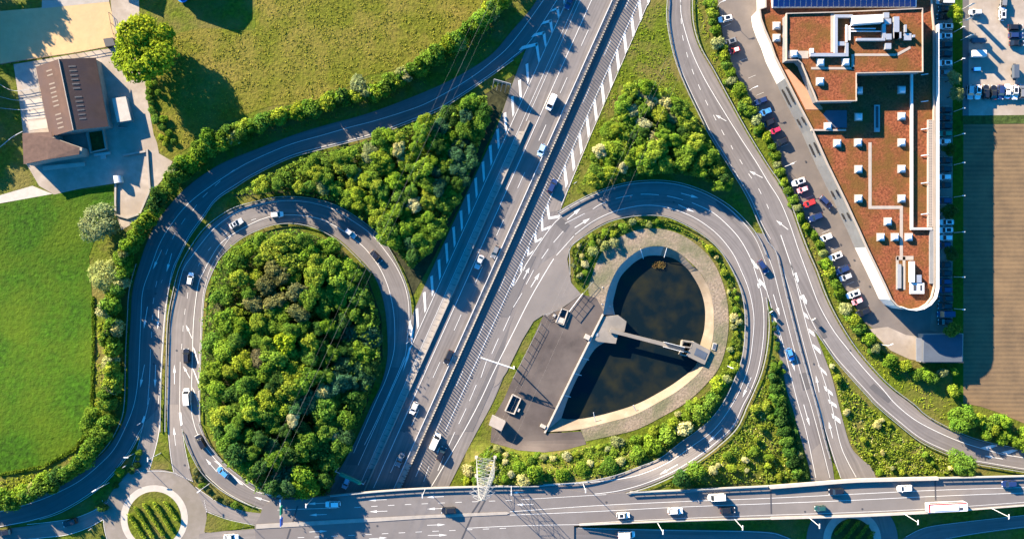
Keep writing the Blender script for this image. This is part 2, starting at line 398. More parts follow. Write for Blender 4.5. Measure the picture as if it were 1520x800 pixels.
# ------------------------------------------------------------------ fields and open surfaces
area('meadow', [(-160, 312), (0, 303), (75, 287), (165, 277), (171, 300), (168, 318), (150, 330), (132, 380), (136, 430), (137, 500), (134, 600), (128, 640), (108, 668), (62, 691), (0, 702), (-160, 712)], M['meadow'], 0.05)
area('rough_meadow', [(228, 205), (222, 150), (213, 98), (225, 75), (262, 50), (300, 42), (380, 46), (376, -60), (745, -60), (722, 20), (690, 45), (655, 70), (600, 100), (545, 112), (480, 150), (400, 158), (340, 178), (290, 212), (255, 236), (234, 222)], M['dry_meadow'], 0.05)
area('ploughed_field', [(1430, 184), (1720, 180), (1720, 690), (1520, 628), (1482, 612), (1455, 603), (1430, 598)], M['ploughed_soil'], 0.05)
area('farm_track', [(-120, 312), (-120, 302), (0, 290), (48, 276), (78, 288), (0, 302)], M['pale_concrete'], 0.06)
area('farm_yard', [(20, 96), (150, 74), (166, 72), (166, 20), (158, -60), (205, -60), (207, 30), (196, 32), (190, 60), (205, 90), (213, 98), (219, 150), (228, 200), (233, 212), (236, 228), (256, 240), (248, 258), (226, 285), (214, 312), (200, 330), (180, 342), (172, 318), (173, 272), (120, 280), (80, 289), (58, 276), (40, 245), (30, 160)], M['pale_gravel'], 0.06)
area('riding_arena', [(-120, 15), (-120, 112), (-40, 104), (0, 96), (60, 86), (110, 79), (155, 71), (174, 66), (166, 20), (160, -5), (60, 12), (0, 17)], M['sand'], 0.07)
area('paved_path', [(62, 13), (162, 3), (162, -60), (64, -60)], M['concrete'], 0.08)
for q in ([(34, 150), (62, 146), (64, 159), (37, 163)], [(38, 166), (65, 162), (67, 175), (41, 178)], [(41, 181), (69, 177), (71, 190), (44, 194)], [(30, 110), (52, 104), (60, 143), (36, 148)]):
    area('concrete_pad', q, M['pale_concrete' if q[0][1] > 140 else 'concrete'], 0.10)
area('office_car_park', [(1060, -40), (1140, -40), (1400, -40), (1414, -40), (1414, 500), (1372, 500), (1345, 497), (1318, 485), (1295, 487), (1283, 478), (1262, 440), (1232, 395), (1200, 335), (1170, 275), (1140, 205), (1115, 155), (1090, 105), (1074, 60)], M['asphalt_lot'], 0.08)
area('lightened_parking_lane', [(1386, -40), (1414, -40), (1414, 500), (1380, 490), (1386, 440)], M['shoulder'], 0.105)  # paler sheet, brightens the lane in the office shadow by its colour
area('gravel_patch', [(1290, 488), (1318, 485), (1345, 497), (1372, 500), (1372, 537), (1350, 533), (1322, 520)], M['pale_gravel'], 0.07)
area('turf_strip', [(1414, -40), (1430, -40), (1430, 598), (1414, 590)], M['meadow'], 0.05)
area('gravel_lot', [(1437, -60), (1640, -60), (1640, 172), (1437, 174)], M['pale_gravel'], 0.06)
area('footpath', [(1429, -60), (1438, -60), (1438, 178), (1429, 178)], M['asphalt_dark'], 0.09)
area('grass_margin', [(1429, 172), (1640, 170), (1640, 182), (1429, 185)], M['dark_turf'], 0.10)
# woodland floors
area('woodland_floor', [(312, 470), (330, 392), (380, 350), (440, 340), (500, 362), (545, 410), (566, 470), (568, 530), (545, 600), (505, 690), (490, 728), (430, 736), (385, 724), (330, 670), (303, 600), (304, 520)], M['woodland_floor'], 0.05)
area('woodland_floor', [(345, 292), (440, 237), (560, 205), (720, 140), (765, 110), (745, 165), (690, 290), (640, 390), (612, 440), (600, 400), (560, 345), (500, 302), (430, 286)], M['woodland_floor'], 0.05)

# ------------------------------------------------------------------ roads
roads = {}
def road(name, L, Rr, mat, dz):
    o = strip(name, L, Rr, M[mat], dz); roads[name + str(len(roads))] = o; return o
# motorway, straight: x = a - 0.4475 y
def mx(a, y, s=0.4475): return a - s * y
mw_left = [(950, -330), (868, -150), (840, -60), (779, 78), (755, 140), (733, 200), (687, 300), (641, 400), (608, 476), (560, 585), (523, 680), (508, 722), (470, 800), (440, 860), (370, 1010), (290, 1190)]
mw_right = [(1110, -330), (1030, -150), (995, -70), (964, 0), (877, 200), (830, 310), (822, 340), (812, 380), (800, 438), (785, 474), (761, 525), (745, 565), (730, 600), (700, 655), (666, 722), (625, 800), (590, 860), (522, 1010), (442, 1190)]
motorway = road('motorway', mw_left, mw_right, 'asphalt', 0.10)
shl = strip('hard_shoulder', [(970, -20), (964, 0), (877, 200), (832, 312)], [(953, -20), (944, 0), (855, 200), (803, 318)], M['asphalt_warm'], 0.115)
pk = Paint(0.15)
def ml(a, y0, y1, wd=1.2, s=0.4475): pk.line([(mx(a, y0, s), y0), (mx(a, y1, s), y1)], wd, sm=False)
ml(842, -30, 690, 1.2, 0.45); ml(856, -30, 715, 0.9); ml(861.5, -30, 180, 0.9); ml(878.4, -30, 724, 1.3)
ml(911, -30, 724, 0.9); ml(949, -30, 640, 1.5, 0.4505)
for k in range(-1, 11):
    y = 45 + 70.3 * k
    if y > -30: pk.line([(mx(893.5, y), y), (mx(893.5, y + 23.5), y + 23.5)], 1.1, sm=False)
    y = -9.5 + 70 * k
    if y > -30 and y < 690: pk.line([(mx(933.7, y), y), (mx(933.7, y + 22.5), y + 22.5)], 1.1, sm=False)
pk.line([(600, 530), (588, 560), (560, 622), (541, 660)], 1.2)
pk.line([(609, 575), (586, 627), (536.5, 680)], 0.01) if False else None
# hatched shoulder on the left
for k in range(17):
    y = 95 + 24.2 * k; xr = mx(842, y + 31, 0.45); xl = xr - 5
    if y > 470: break
    lw = (4.6 if k > 0 else 4.0)
    pk.quad([(xl - lw, y), (xl, y), (xr, y + 29), (xr - lw + 0.5, y + 32)] if False else [(xr - 5.2, y + 1), (xr - 1.2, y - 1), (xr, y + 25), (xr - 2.6, y + 31)])
# chevrons of the exit nose at the top
for (lx, ly), (ax, ay), (rx, ry), tk in (((770, 75), (798.5, 63.5), (801.5, 92), 6), ((788, 56), (809, 46.5), (811.5, 70), 5.5), ((802, 37.5), (819, 29), (821, 49), 5), ((815.5, 18.5), (829.5, 10.8), (831, 28), 4.5), ((828, 0), (840, -7), (838.5, 6), 4)):
    pk.quad([(lx, ly), (ax, ay), (ax, ay + tk), (lx + 1, ly + 1)] if False else [(lx, ly), (lx + 5, ly - tk), (ax, ay), (ax - 1, ay + tk * 0.8)])
    pk.quad([(ax - 4, ay + 3), (ax, ay), (rx, ry - tk * 0.4), (rx - 2.0, ry + tk * 0.5)])
# hatched shoulder and chevrons on the right
for k in range(13):
    y = -20 + 24.6 * k; x = mx(949, y, 0.4505)
    if y > 275: break
    pk.quad([(x, y), (x + 1.0, y - 2), (x + 5.5, y + 29), (x + 1.5, y + 31)] if False else [(x, y), (x + 3.4, y - 6), (x + 6.8, y + 22), (x + 3.4, y + 29)])
for (vx, vy), (ux, uy), (rx, ry) in (((814, 326), (810.5, 306), (832.5, 321)), ((804, 343.5), (802.5, 324), (818, 337)), ((794, 361), (792.5, 345), (805, 354.5)), ((783, 381), (782, 367), (792.6, 373)), ((772, 404), (773, 392), (780, 399)), ((759, 428), (762, 416), (766, 421))):
    pk.quad([(ux, uy), (ux + 3.4, uy - 4), (vx + 2.6, vy - 3.2), (vx, vy)]); pk.quad([(vx, vy), (vx + 2, vy - 3.8), (rx, ry - 2.2), (rx - 3, ry + 2.5)])
pk.line([(833.7, 321.6), (818, 337), (786, 384), (765, 420)], 1.3)
pk.line([(964, 0), (877, 200), (833, 305)], 0.9, sm=False)
# exit lane dashes on the right carriageway
for a, b_ in (((838, 341), (821.6, 360)), ((814, 369.5), (804, 384)), ((851.6, 350.5), (826, 379)), ((792, 401), (781, 422)), ((775, 435), (762, 456)), ((757, 469), (747, 491)), ((740, 502), (730, 525)), ((722, 536), (714, 560)), ((707, 571), (697, 595)), ((692, 606), (681, 629)), ((675, 641), (666, 661)), ((659, 676), (650, 698)), ((637, 691), (629, 714)), ((627, 685), (617, 707))):
    pk.line([a, b_], 1.2, sm=False)
pk.line([(822, 384), (812, 400), (786, 445), (760, 497), (735, 547), (710, 600), (680, 655), (640, 722)], 1.5)
for a, b_ in (((777, 414), (786, 397)), ((788, 426), (801, 405)), ((842, 326), (862, 309)), ((853, 338), (876, 324)), ((647, 682), (653, 663))):
    pk.arrow(a, b_)
pk.build(motorway)

# outer left slip road
r1L = [(812, -50), (797, 0), (760, 46), (725, 85), (667, 120), (605, 147), (542, 170), (480, 187), (435, 201), (380, 222), (325, 245), (275, 280), (240, 320), (220, 355), (207, 392), (197, 430), (194, 475), (191, 525), (189, 600), (180, 632), (160, 665), (130, 692), (92, 717), (55, 737), (0, 753), (-100, 775)]
r1R = [(862, -50), (829, 0), (790, 62), (762, 88), (730, 111), (692, 137), (652, 162), (605, 182), (552, 201), (517, 211), (475, 221), (430, 234), (380, 258), (350, 276), (320, 297), (300, 324), (280, 352), (265, 382), (257, 402), (250, 430), (246, 462), (242, 512), (239, 562), (237, 600), (214, 628), (207, 642), (192, 670), (165, 705), (137, 730), (92, 757), (50, 772), (0, 782), (-100, 800)]
r1 = road('slip_road', r1L, r1R, 'asphalt_dark', 0.13)
pk = Paint(0.19)
pk.line([(838, -50), (807, 0), (760, 64), (730, 92), (700, 115), (664, 137), (630, 155), (597, 167), (555, 180), (520, 189), (482, 200), (430, 215), (380, 236), (350, 252), (312, 277), (280, 302), (255, 332), (237, 362), (224, 397), (212, 432), (209, 475), (207, 520), (205, 562), (199, 600), (187, 632), (170, 665), (150, 687), (120, 712), (87, 730), (50, 745), (0, 759), (-80, 776)], 1.1)
pk.line([(858, -50), (827, 0), (788, 60), (760, 86), (730, 109), (692, 135), (652, 160), (605, 180), (552, 199), (517, 209), (475, 219), (430, 232), (380, 256), (350, 274), (320, 295), (300, 322), (280, 350), (265, 380), (256, 400), (250, 430), (245, 462), (241, 512), (238, 562), (235, 600)], 1.0)
pk.line([(222, 590), (213, 628), (206, 642), (191, 670), (164, 705), (136, 730), (91, 757), (50, 771), (0, 781), (-80, 797)], 1.0)
for a, b_ in (((348, 252), (340, 258)), ((327, 269), (319, 276)), ((308, 286), (301, 293)), ((292, 304), (286, 313)), ((275, 324), (269, 333)), ((260, 346), (256, 355)), ((249, 370), (246, 378)), ((233, 417), (231, 426)), ((228.5, 442), (227, 451)), ((226.5, 467), (226, 475)), ((225, 492), (225, 501))):
    pk.line([a, b_], 0.9, sm=False)
pk.line([(223.5, 518), (222, 560), (219, 600)], 1.0); pk.line([(239, 420), (241, 415)], 0.5, sm=False)
for a, b_ in (((255, 376), (247, 404)), ((240, 371), (227, 400)), ((236, 455), (234, 489)), ((219, 455), (213.5, 488)), ((231, 541), (230, 575)), ((214.5, 541), (208, 575))):
    pk.arrow(a, b_, 1.1, 2.4)
pk.quad([(214, 616), (216, 620), (212, 628), (210, 626)])
pk.build(r1)

# inner left loop road
r2O = [(500, 762), (545, 690), (574, 606), (596, 552), (604, 525), (607, 497), (609, 475), (608, 447), (602, 422), (590, 395), (570, 360), (540, 332), (500, 307), (460, 296), (417, 294), (380, 301), (345, 312), (310, 336), (287, 365), (269, 397), (260, 430), (252, 470), (250, 512), (248, 562), (247, 600)]
r2I = [(478, 740), (522, 665), (552, 600), (567, 567), (575, 530), (575, 500), (572, 462), (565, 432), (552, 404), (530, 380), (505, 357), (475, 340), (442, 331), (410, 332), (380, 342), (355, 355), (332, 375), (320, 393), (305, 430), (301, 462), (299, 500), (297, 550), (296, 600)]
r2 = road('loop_road', r2O, r2I, 'asphalt', 0.13)
r2b = road('loop_road', [(247, 600), (260, 625), (270, 636), (281, 667), (299, 698), (324, 722), (350, 738), (380, 751), (410, 766)], [(296, 600), (297, 625), (307, 652), (325, 677), (350, 702), (380, 722), (415, 735), (440, 741)], 'asphalt', 0.128)
pk = Paint(0.19)
pk.line([(577, 588), (594, 551), (602, 525), (605, 497), (607, 475), (606, 447), (600, 422), (588, 396), (570, 370), (550, 347), (522, 327), (495, 311), (462, 301), (430, 298), (405, 300), (380, 305), (350, 316), (320, 337), (300, 360), (285, 380), (272, 400), (264, 430), (256, 465), (253, 512), (251, 562), (250, 600)], 1.0)
pk.line([(525, 672), (556, 600), (572, 565), (583, 530), (586, 505), (585, 470), (580, 440), (572, 415), (560, 392), (540, 367), (515, 347), (487, 330), (462, 322), (432, 319), (405, 321), (380, 329), (350, 345), (327, 362), (312, 385), (304, 400), (295, 420), (290, 450), (287, 482), (286, 512), (285, 550), (284, 600), (287, 625), (296, 650), (310, 670), (330, 692), (355, 712), (380, 729), (420, 738)], 1.2)
pk.line([(342, 351), (315, 393), (303, 430), (299.5, 462), (297.5, 500), (295.5, 550), (294.5, 600), (296, 625)], 0.7)
for a, b_ in (((331, 350), (337, 346)), ((309, 372), (313, 367)), ((294, 395), (297, 390)), ((278, 443), (279, 434)), ((274, 467), (275, 458)), ((271.5, 492), (272, 483)), ((269.5, 518), (270, 510)), ((373, 327), (380, 325))):
    pk.line([a, b_], 0.9, sm=False)
pk.line([(267.5, 537), (267, 580), (267, 610), (269, 630)], 1.0)
for q in ([(286, 514), (289, 518), (295, 538), (294, 541)], [(285, 545), (288, 549), (295, 567), (294.5, 570)], [(284.5, 573), (287, 577), (294, 593), (293.5, 596)], [(317, 683), (325, 686), (334, 696), (330, 694)], [(341, 703), (350, 709), (362, 720), (356, 718)]):
    pk.quad(q)
pk.quad([(265.5, 612), (269, 612), (271, 630), (268, 632)])
pk.quad([(606, 480), (609, 474), (614, 492), (611, 512)]); pk.quad([(600, 560), (607, 512), (613, 508), (606, 538)]) if False else pk.quad([(598, 552), (607, 516), (611, 512), (606, 532)])
for a, b_ in (((285, 502), (276, 482)), ((282, 561), (272, 543)), ((259, 570), (259, 541)), ((322, 700), (305, 680)), ((403, 745), (377, 737))):
    pk.arrow(a, b_, 1.2, 2.4)
pk.line([(305, 704), (330, 726), (355, 741), (385, 754), (412, 756)], 0.9)
pk.build(r2)

# pond loop road (right)
r5O = [(775, 440), (800, 372), (827, 317), (870, 293), (910, 278), (945, 271), (985, 270), (1022, 277), (1060, 293), (1092, 316), (1122, 350), (1143, 402), (1140, 440), (1139, 475), (1137, 512), (1129, 550), (1117, 580), (1107, 601), (1092, 633), (1067, 658), (1037, 681), (1000, 703), (960, 721), (920, 732), (885, 737), (840, 742)]
r5I = [(800, 452), (828, 405), (846, 366), (880, 340), (910, 326), (947, 319), (985, 320), (1017, 332), (1047, 350), (1070, 372), (1087, 400), (1100, 430), (1106, 462), (1106, 500), (1102, 530), (1092, 560), (1072, 600), (1047, 630), (1010, 657), (980, 680), (947, 694), (910, 707), (860, 716), (807, 719), (790, 720), (760, 721)]
r5 = road('loop_road', r5O, r5I, 'asphalt', 0.125)
apr = strip('lay_by', [(846, 366), (842, 385), (848, 420), (862, 436)], [(838, 384), (815, 420), (800, 445), (812, 470)], M['asphalt_warm'], 0.14)
apr = area('lay_by', [(758, 482), (780, 425), (803, 392), (832, 372), (846, 366), (842, 385), (848, 420), (863, 437), (833, 458), (807, 467), (792, 477), (775, 505), (752, 552), (740, 570), (732, 575), (748, 520)], M['asphalt_warm'], 0.145)
strip('hard_shoulder', [(853, 350), (876, 334), (898, 322), (922, 313), (955, 307), (985, 309), (1014, 318), (1041, 332), (1066, 352), (1086, 377), (1098, 401), (1110.5, 432), (1117.5, 470), (1115.5, 507), (1110.5, 540), (1100.5, 570), (1085.5, 600), (1059, 636), (1026, 661), (989, 686), (949, 703)], [(846, 366), (880, 340), (910, 326), (947, 319), (985, 320), (1017, 332), (1047, 350), (1070, 372), (1087, 400), (1100, 430), (1106, 462), (1106, 500), (1102, 530), (1092, 560), (1072, 600), (1047, 630), (1010, 657), (980, 680), (947, 694)], M['asphalt_warm'], 0.15)
pk = Paint(0.19)
pk.line([(829, 318), (870, 294.5), (910, 279.5), (945, 272.5), (985, 271.5), (1022, 278.5), (1060, 295), (1091, 318), (1120, 352), (1138, 395)], 0.9)
pk.line([(853.7, 348), (875, 332), (897, 320), (922, 311), (955, 305), (985, 307), (1015, 316), (1042, 330), (1067, 350), (1087, 375), (1099, 399), (1112, 432), (1119, 470), (1117, 507), (1112, 540), (1102, 570), (1087, 600), (1060, 637), (1027, 662), (990, 687), (950, 704), (910, 712), (867, 716), (800, 721), (765, 724)], 1.2)
for a in ([(880, 310.5), (890, 304), (900, 300)], [(914, 295), (926, 292), (939, 290)], [(951, 288.5), (964, 288.5), (978, 289.5)], [(990, 291), (1002, 293.5), (1014, 297)]):
    pk.line(a, 1.2)
pk.line([(838.5, 332), (868, 317)], 1.0, sm=False)
pk.line([(1027, 301), (1060, 317), (1092, 347), (1110, 375), (1120, 400), (1131, 440), (1134, 475), (1132, 512), (1125, 550), (1114, 580), (1103, 601), (1088, 632), (1063, 656), (1034, 678), (998, 700), (958, 717), (918, 728), (880, 733)], 1.3)
pk.line([(1114, 383), (1128, 400), (1137, 428), (1147, 463), (1160, 510)], 1.2)
for q in ([(1116, 387), (1121, 390), (1126, 400), (1118, 396)], [(1124, 423), (1127, 413), (1135, 422), (1138, 432), (1131, 422), (1126, 428)], [(1141.5, 459), (1146, 461), (1149, 467.5), (1144, 466)], [(1145, 475), (1151, 478), (1153, 482.5), (1148, 481)]):
    pk.quad(q)
for a, b_ in (((1011, 287), (1037, 294)), ((1007, 304), (1031, 315)), ((1072, 635), (1051, 657)), ((1006, 689), (979, 704)), ((1115, 560), (1102, 590))):
    pk.arrow(a, b_, 1.3, 2.6)
pk.build(r5)

# right hand long curve
r3L = [(990, -50), (992, 0), (991, 27), (997, 65), (1007, 100), (1022, 135), (1040, 172), (1054, 200), (1080, 242), (1110, 292), (1127, 330), (1141, 357), (1158, 398), (1176, 430), (1194, 462), (1207, 488), (1220, 503), (1240, 532), (1265, 561), (1287, 585), (1301, 600), (1330, 625), (1365, 652), (1402, 670), (1440, 684), (1477, 691), (1520, 698), (1620, 712)]
r3R = [(1030, -50), (1025, 0), (1027, 37), (1037, 70), (1057, 105), (1077, 142), (1108, 198), (1140, 250), (1155, 272), (1172, 305), (1187, 347), (1200, 380), (1209, 400), (1220, 430), (1232, 457), (1250, 490), (1270, 520), (1295, 550), (1320, 575), (1353, 600), (1372, 617), (1405, 635), (1440, 650), (1477, 660), (1520, 668), (1620, 682)]
r3 = road('slip_road', r3L, r3R, 'asphalt', 0.135)
# pair of roads running down to the underpass
r4 = road('slip_road', [(1120, 345), (1135, 385), (1140, 420), (1142, 450), (1150, 500), (1160, 540), (1168, 580), (1177, 608), (1187, 645), (1198, 682), (1204, 712), (1212, 790)], [(1150, 350), (1158, 395), (1170, 425), (1180, 470), (1193, 520), (1206, 570), (1215, 605), (1226, 650), (1237, 700), (1245, 790)], 'asphalt', 0.120)
r6 = road('slip_road', [(1152, 362), (1158, 395), (1172, 440), (1185, 490), (1198, 540), (1212, 595), (1226, 645), (1240, 690), (1249, 712), (1268, 790)], [(1192, 400), (1195, 440), (1207, 485), (1222, 525), (1235, 560), (1245, 600), (1262, 660), (1280, 682), (1298, 702), (1320, 790)], 'asphalt_warm', 0.115)
for q in ([(1180, 612), (1186, 640), (1198, 680), (1206, 712), (1232, 712), (1218, 655)],):
    area('asphalt_repair', [(1205, 669), (1217, 658), (1221, 672), (1231, 712), (1211, 712)], M['asphalt_warm'], 0.145)
strip('hard_shoulder', [(1010, -50), (1012, 0), (1014, 27), (1027, 72), (1044, 110), (1064, 145), (1096, 197), (1124, 240), (1142, 270), (1159, 297), (1174, 332), (1187, 370), (1198, 400), (1207, 425), (1219, 455), (1239, 490), (1262, 520), (1287, 550), (1312, 577), (1331, 599), (1359, 622), (1392, 640), (1427, 655), (1462, 665), (1520, 677)], r3R[:-1], M['asphalt_warm'], 0.15)
pk = Paint(0.19)
pk.line([(1006, -50), (1010, 0), (1012, 27), (1025, 72), (1042, 110), (1062, 145), (1094, 197), (1122, 240), (1140, 270), (1157, 297), (1172, 332), (1185, 370), (1196, 400), (1205, 425), (1217, 455), (1237, 490), (1260, 520), (1285, 550), (1310, 577), (1329, 599), (1357, 622), (1390, 640), (1425, 655), (1460, 666), (1490, 674), (1520, 679), (1600, 692)], 1.3)
pk.line([(993, -50), (995, 0), (994, 27), (1000, 65), (1010, 100), (1025, 135), (1043, 172), (1057, 200), (1083, 242), (1113, 292), (1130, 330), (1144, 355)], 0.8)
pk.line([(1222, 503), (1242, 531), (1267, 559), (1289, 583), (1303, 598), (1332, 623), (1366, 649.5), (1403, 667.5), (1441, 681.5), (1478, 688.5), (1520, 695.5)], 0.9)
for a, b_ in (((1010.5, 3), (1010.5, 8)), ((1011, 28), (1011.5, 36)), ((1013, 53), (1014.5, 61)), ((1019, 78), (1021, 86)), ((1027, 103), (1030, 111)), ((1036.5, 126), (1040, 134)), ((1047, 149), (1051, 157)), ((1059, 171), (1063, 179)), ((1071, 193), (1075, 201)), ((1085, 216), (1088, 222)), ((1098, 237), (1102, 244)), ((1111, 258), (1116, 265)), ((1126, 280), (1130, 288)), ((1138, 303), (1141, 310))):
    pk.line([a, b_], 1.1, sm=False)
pk.line([(1159, 349), (1169, 378), (1178, 405)], 1.5); pk.line([(1178, 405), (1186, 438), (1194, 470), (1205, 510), (1222, 560), (1234, 600), (1247, 657), (1258, 684), (1271, 708)], 1.2)
pk.line([(1178, 405), (1190, 440), (1200, 466), (1212, 490)], 1.1)
for q in ([(1173, 390), (1178, 402), (1181, 414), (1177, 408)], [(1178, 407), (1182, 404), (1186, 417), (1183, 421)], [(1186, 440), (1193, 437), (1198, 447), (1197, 452)], [(1193, 463), (1198, 467), (1201, 474), (1195, 470)], [(1199.5, 487), (1208, 493), (1210, 500), (1202, 494)], [(1206, 510), (1217, 518), (1219, 526), (1209, 517)], [(1214, 541), (1226, 552), (1228, 558), (1217, 548)], [(1222.5, 572), (1235, 582), (1237, 588), (1225, 579)], [(1229, 592), (1241, 600), (1243, 606), (1231, 598)], [(1234, 613), (1247, 622), (1248, 629), (1236, 620)]):
    pk.quad(q)
pk.line([(1137, 372), (1148, 402), (1158, 440), (1170, 485), (1182, 530), (1195, 575), (1204, 603), (1217, 650), (1232, 709)], 1.1)
pk.line([(1150, 470), (1161, 505), (1172, 550), (1184, 597), (1197, 642), (1211, 709)], 1.2)
pk.line([(1162, 398), (1176, 445), (1188, 492), (1201, 541), (1214, 596), (1228, 647), (1248, 709)], 0.9)
for a, b_ in (((1078, 180), (1062, 171)), ((1132, 264), (1112, 254)), ((1170, 341), (1152, 327)), ((1148, 437), (1157.5, 469)), ((1171, 519), (1180, 551)), ((1193, 600), (1202, 632)), ((1216, 582), (1211, 557)), ((1236, 650), (1230, 625)), ((1489, 681), (1461, 676))):
    pk.arrow(a, b_, 1.3, 2.6)
for q in ([(1456, 664), (1473, 659.5), (1481, 661), (1466, 667)], [(1486, 671), (1503, 666.5), (1511, 668), (1496, 674)]): pk.quad(q)
pk.build(r3)

# left roundabout and its arms
def ell(cx, cy, rx, ry, n=64): return [(cx + rx * math.cos(2 * math.pi * i / n), cy + ry * math.sin(2 * math.pi * i / n)) for i in range(n)]
ra = area('roundabout_road', ell(230, 771, 77, 75), M['shoulder'], 0.135); roads['rb'] = ra
strip('roundabout_arm', [(214, 625), (209, 645), (203, 670), (197, 692), (180, 712)], [(237, 600), (236, 640), (230, 668), (222, 697), (218, 712)], M['asphalt_warm'], 0.12)
strip('roundabout_arm', [(247, 600), (249, 640), (253, 680), (258, 705)], [(269, 600), (269, 632), (273, 662), (280, 692), (287, 715)], M['asphalt_warm'], 0.145)
strip('roundabout_arm', [(290, 722), (308, 735), (330, 748), (360, 758), (420, 764)], [(306, 760), (318, 762), (340, 770), (378, 778), (420, 780)], M['asphalt_warm'], 0.14)
strip('roundabout_arm', [(296, 792), (320, 788), (345, 787), (380, 784), (430, 782)], [(290, 830), (320, 822), (380, 820), (420, 820), (440, 820)], M['asphalt_warm'], 0.14)
strip('roundabout_arm', [(158, 742), (140, 756), (112, 768), (80, 773), (50, 779), (0, 786), (-80, 800)], [(154, 768), (140, 777), (112, 789), (90, 794), (60, 798), (0, 805), (-80, 820)], M['asphalt_warm'], 0.14)
pk = Paint(0.20)
pk.line([(196, 690), (203, 668), (209, 645), (213, 630)], 0.7); pk.line([(222, 696), (230, 668), (236, 640), (238, 605)], 1.0)
pk.line([(249, 602), (250, 640), (254, 680), (258, 700)], 0.9); pk.line([(281, 695), (274, 662), (270, 636)], 0.8)
pk.line([(154, 770), (130, 783), (100, 793), (60, 798), (0, 804)], 1.2); pk.line([(160, 745), (142, 756), (112, 768), (80, 773.5), (40, 778)], 0.8)
pk.line([(152, 742), (151.5, 762)], 0.9, dash=(1.8, 3.2, 0)); pk.line([(303, 742), (307, 760)], 0.9, dash=(1.8, 3.2, 0)); pk.line([(262, 703), (286, 714)], 0.9, dash=(1.8, 3.2, 0))
pk.line([(200, 702), (214, 698)], 0.9, dash=(1.8, 3.2, 0)); pk.line([(153, 768), (156, 790), (162, 810)], 0.8)
pk.line([(290, 722), (308, 735), (330, 748.5), (360, 758)], 0.7); pk.line([(309, 760), (340, 771), (378, 779)], 0.7); pk.line([(218, 699), (240, 699), (262, 702)], 0.7)
pk.arrow((260.5, 661), (258, 633), 1.0, 2.2)
pk.build(ra)
area('roundabout_apron', ell(229, 769, 50, 49.5), M['pale_concrete'], 0.16)
area('roundabout_island', ell(229, 770, 40, 41), M['verge'], 0.19)
area('grass_island', [(222, 697), (231, 668), (237, 636), (240, 600), (246, 600), (248, 640), (252, 680), (256, 698), (240, 696)], M['verge'], 0.16)
area('grass_island', [(308, 762), (340, 772), (379, 780), (345, 786), (312, 790), (303, 789)], M['verge'], 0.16)
area('grass_island', [(113, 796), (150, 775), (156, 798), (140, 800), (114, 800)], M['verge'], 0.16)

# lower roundabout and road beside the bridge on the right
lo = area('roundabout_road', ell(1265, 802, 68, 66), M['asphalt'], 0.10)
area('roundabout_apron', ell(1265, 801, 43, 44), M['pale_concrete'], 0.14); area('roundabout_island', ell(1265, 803, 32, 34), M['dark_turf'], 0.18)
lr = strip('access_road', [(1325, 812), (1345, 796), (1375, 782), (1430, 774), (1520, 764), (1640, 750)], [(1350, 830), (1392, 804), (1420, 797), (1450, 792), (1520, 783), (1640, 770)], M['asphalt'], 0.12)
pk = Paint(0.18); pk.line([(1345, 796), (1375, 782.5), (1430, 774.5), (1520, 764.5)], 0.8); pk.line([(1395, 801), (1450, 791), (1520, 781.5)], 0.7); pk.build(lr)
lr2 = strip('access_road', [(800, 779), (852, 782), (890, 783), (1010, 785.5), (1130, 788), (1165, 795), (1200, 815)], [(800, 830), (852, 830), (890, 830), (1010, 830), (1100, 832), (1130, 835), (1160, 845)], M['asphalt'], 0.12)
pk = Paint(0.18); pk.line([(858, 783), (890, 784.3), (1010, 786.8), (1130, 789.3), (1164, 796), (1190, 808)], 0.9); pk.build(lr2)
# ------------------------------------------------------------------ road bridge
ZB = 6.20
bridge = thing('road_bridge', 'long road bridge with two carriageways crossing over the motorway', 'bridge', R(700, 760, 0))
north = [(404, 741), (440, 741), (490, 735.5), (560, 729), (630, 724.5), (705, 722), (760, 721), (830, 724), (885, 733), (935, 730.5), (1035, 726), (1140, 721), (1265, 712), (1390, 709), (1520, 706), (1660, 702)]
south = [(1660, 741), (1520, 750), (1382, 760.5), (1265, 766), (1145, 769.5), (1035, 772), (930, 776), (852, 780), (852, 830), (430, 830), (380, 812), (378, 779), (386, 765), (390, 752)]
mb = MB(); mb.prism([R(x, y, ZB) for x, y in north + south], 4.9, 0, 1, bottom=True)
mb.build('deck', [M['asphalt'], M['concrete']], bridge)
pk = Paint(zabs=ZB + 0.03)
pk.line([(412, 756.5), (450, 755), (500, 753.5)], 1.0)
pk.line([(520, 753), (600, 748.5), (680, 745), (760, 742)], 1.0, dash=(9.5, 25, 6)); pk.line([(442, 797.5), (520, 794), (620, 789), (700, 785.5), (760, 783)], 1.0, dash=(9.5, 25, 0))
pk.line([(774, 741), (840, 737), (900, 733.5)], 0.9); pk.line([(693, 783.5), (740, 781), (800, 779), (860, 778)], 1.0)
A1 = [(757, 759), (885, 750), (1010, 744), (1140, 739), (1265, 733), (1390, 727), (1520, 723), (1640, 719)]
A2 = [(757, 764), (885, 758.5), (1010, 752), (1140, 747), (1265, 742), (1390, 736), (1520, 731), (1640, 727)]
pk.line(A1, 1.1); pk.line(A2, 1.1)
pk.line([(860, 777), (935, 772.5), (1035, 768), (1145, 764), (1265, 760), (1382, 754.5), (1520, 745), (1640, 737)], 0.9)
pk.line([(935, 733.5), (1035, 729), (1140, 724.5)], 0.7)
for a, b_ in (((485, 746), (456, 747.5)), ((574, 741), (546, 742)), ((659, 736.5), (633, 737.5)), ((485, 763), (459, 764)), ((575, 758), (548, 759)), ((661, 754), (634, 755)), ((777, 730), (762, 731)), ((792, 748), (765, 748.7)), ((459, 789), (486, 787.5)), ((634, 779), (661, 778)), ((548, 799), (575, 797.5)), ((635, 794), (664, 793.5))):
    pk.arrow(a, b_, 1.0, 2.2)
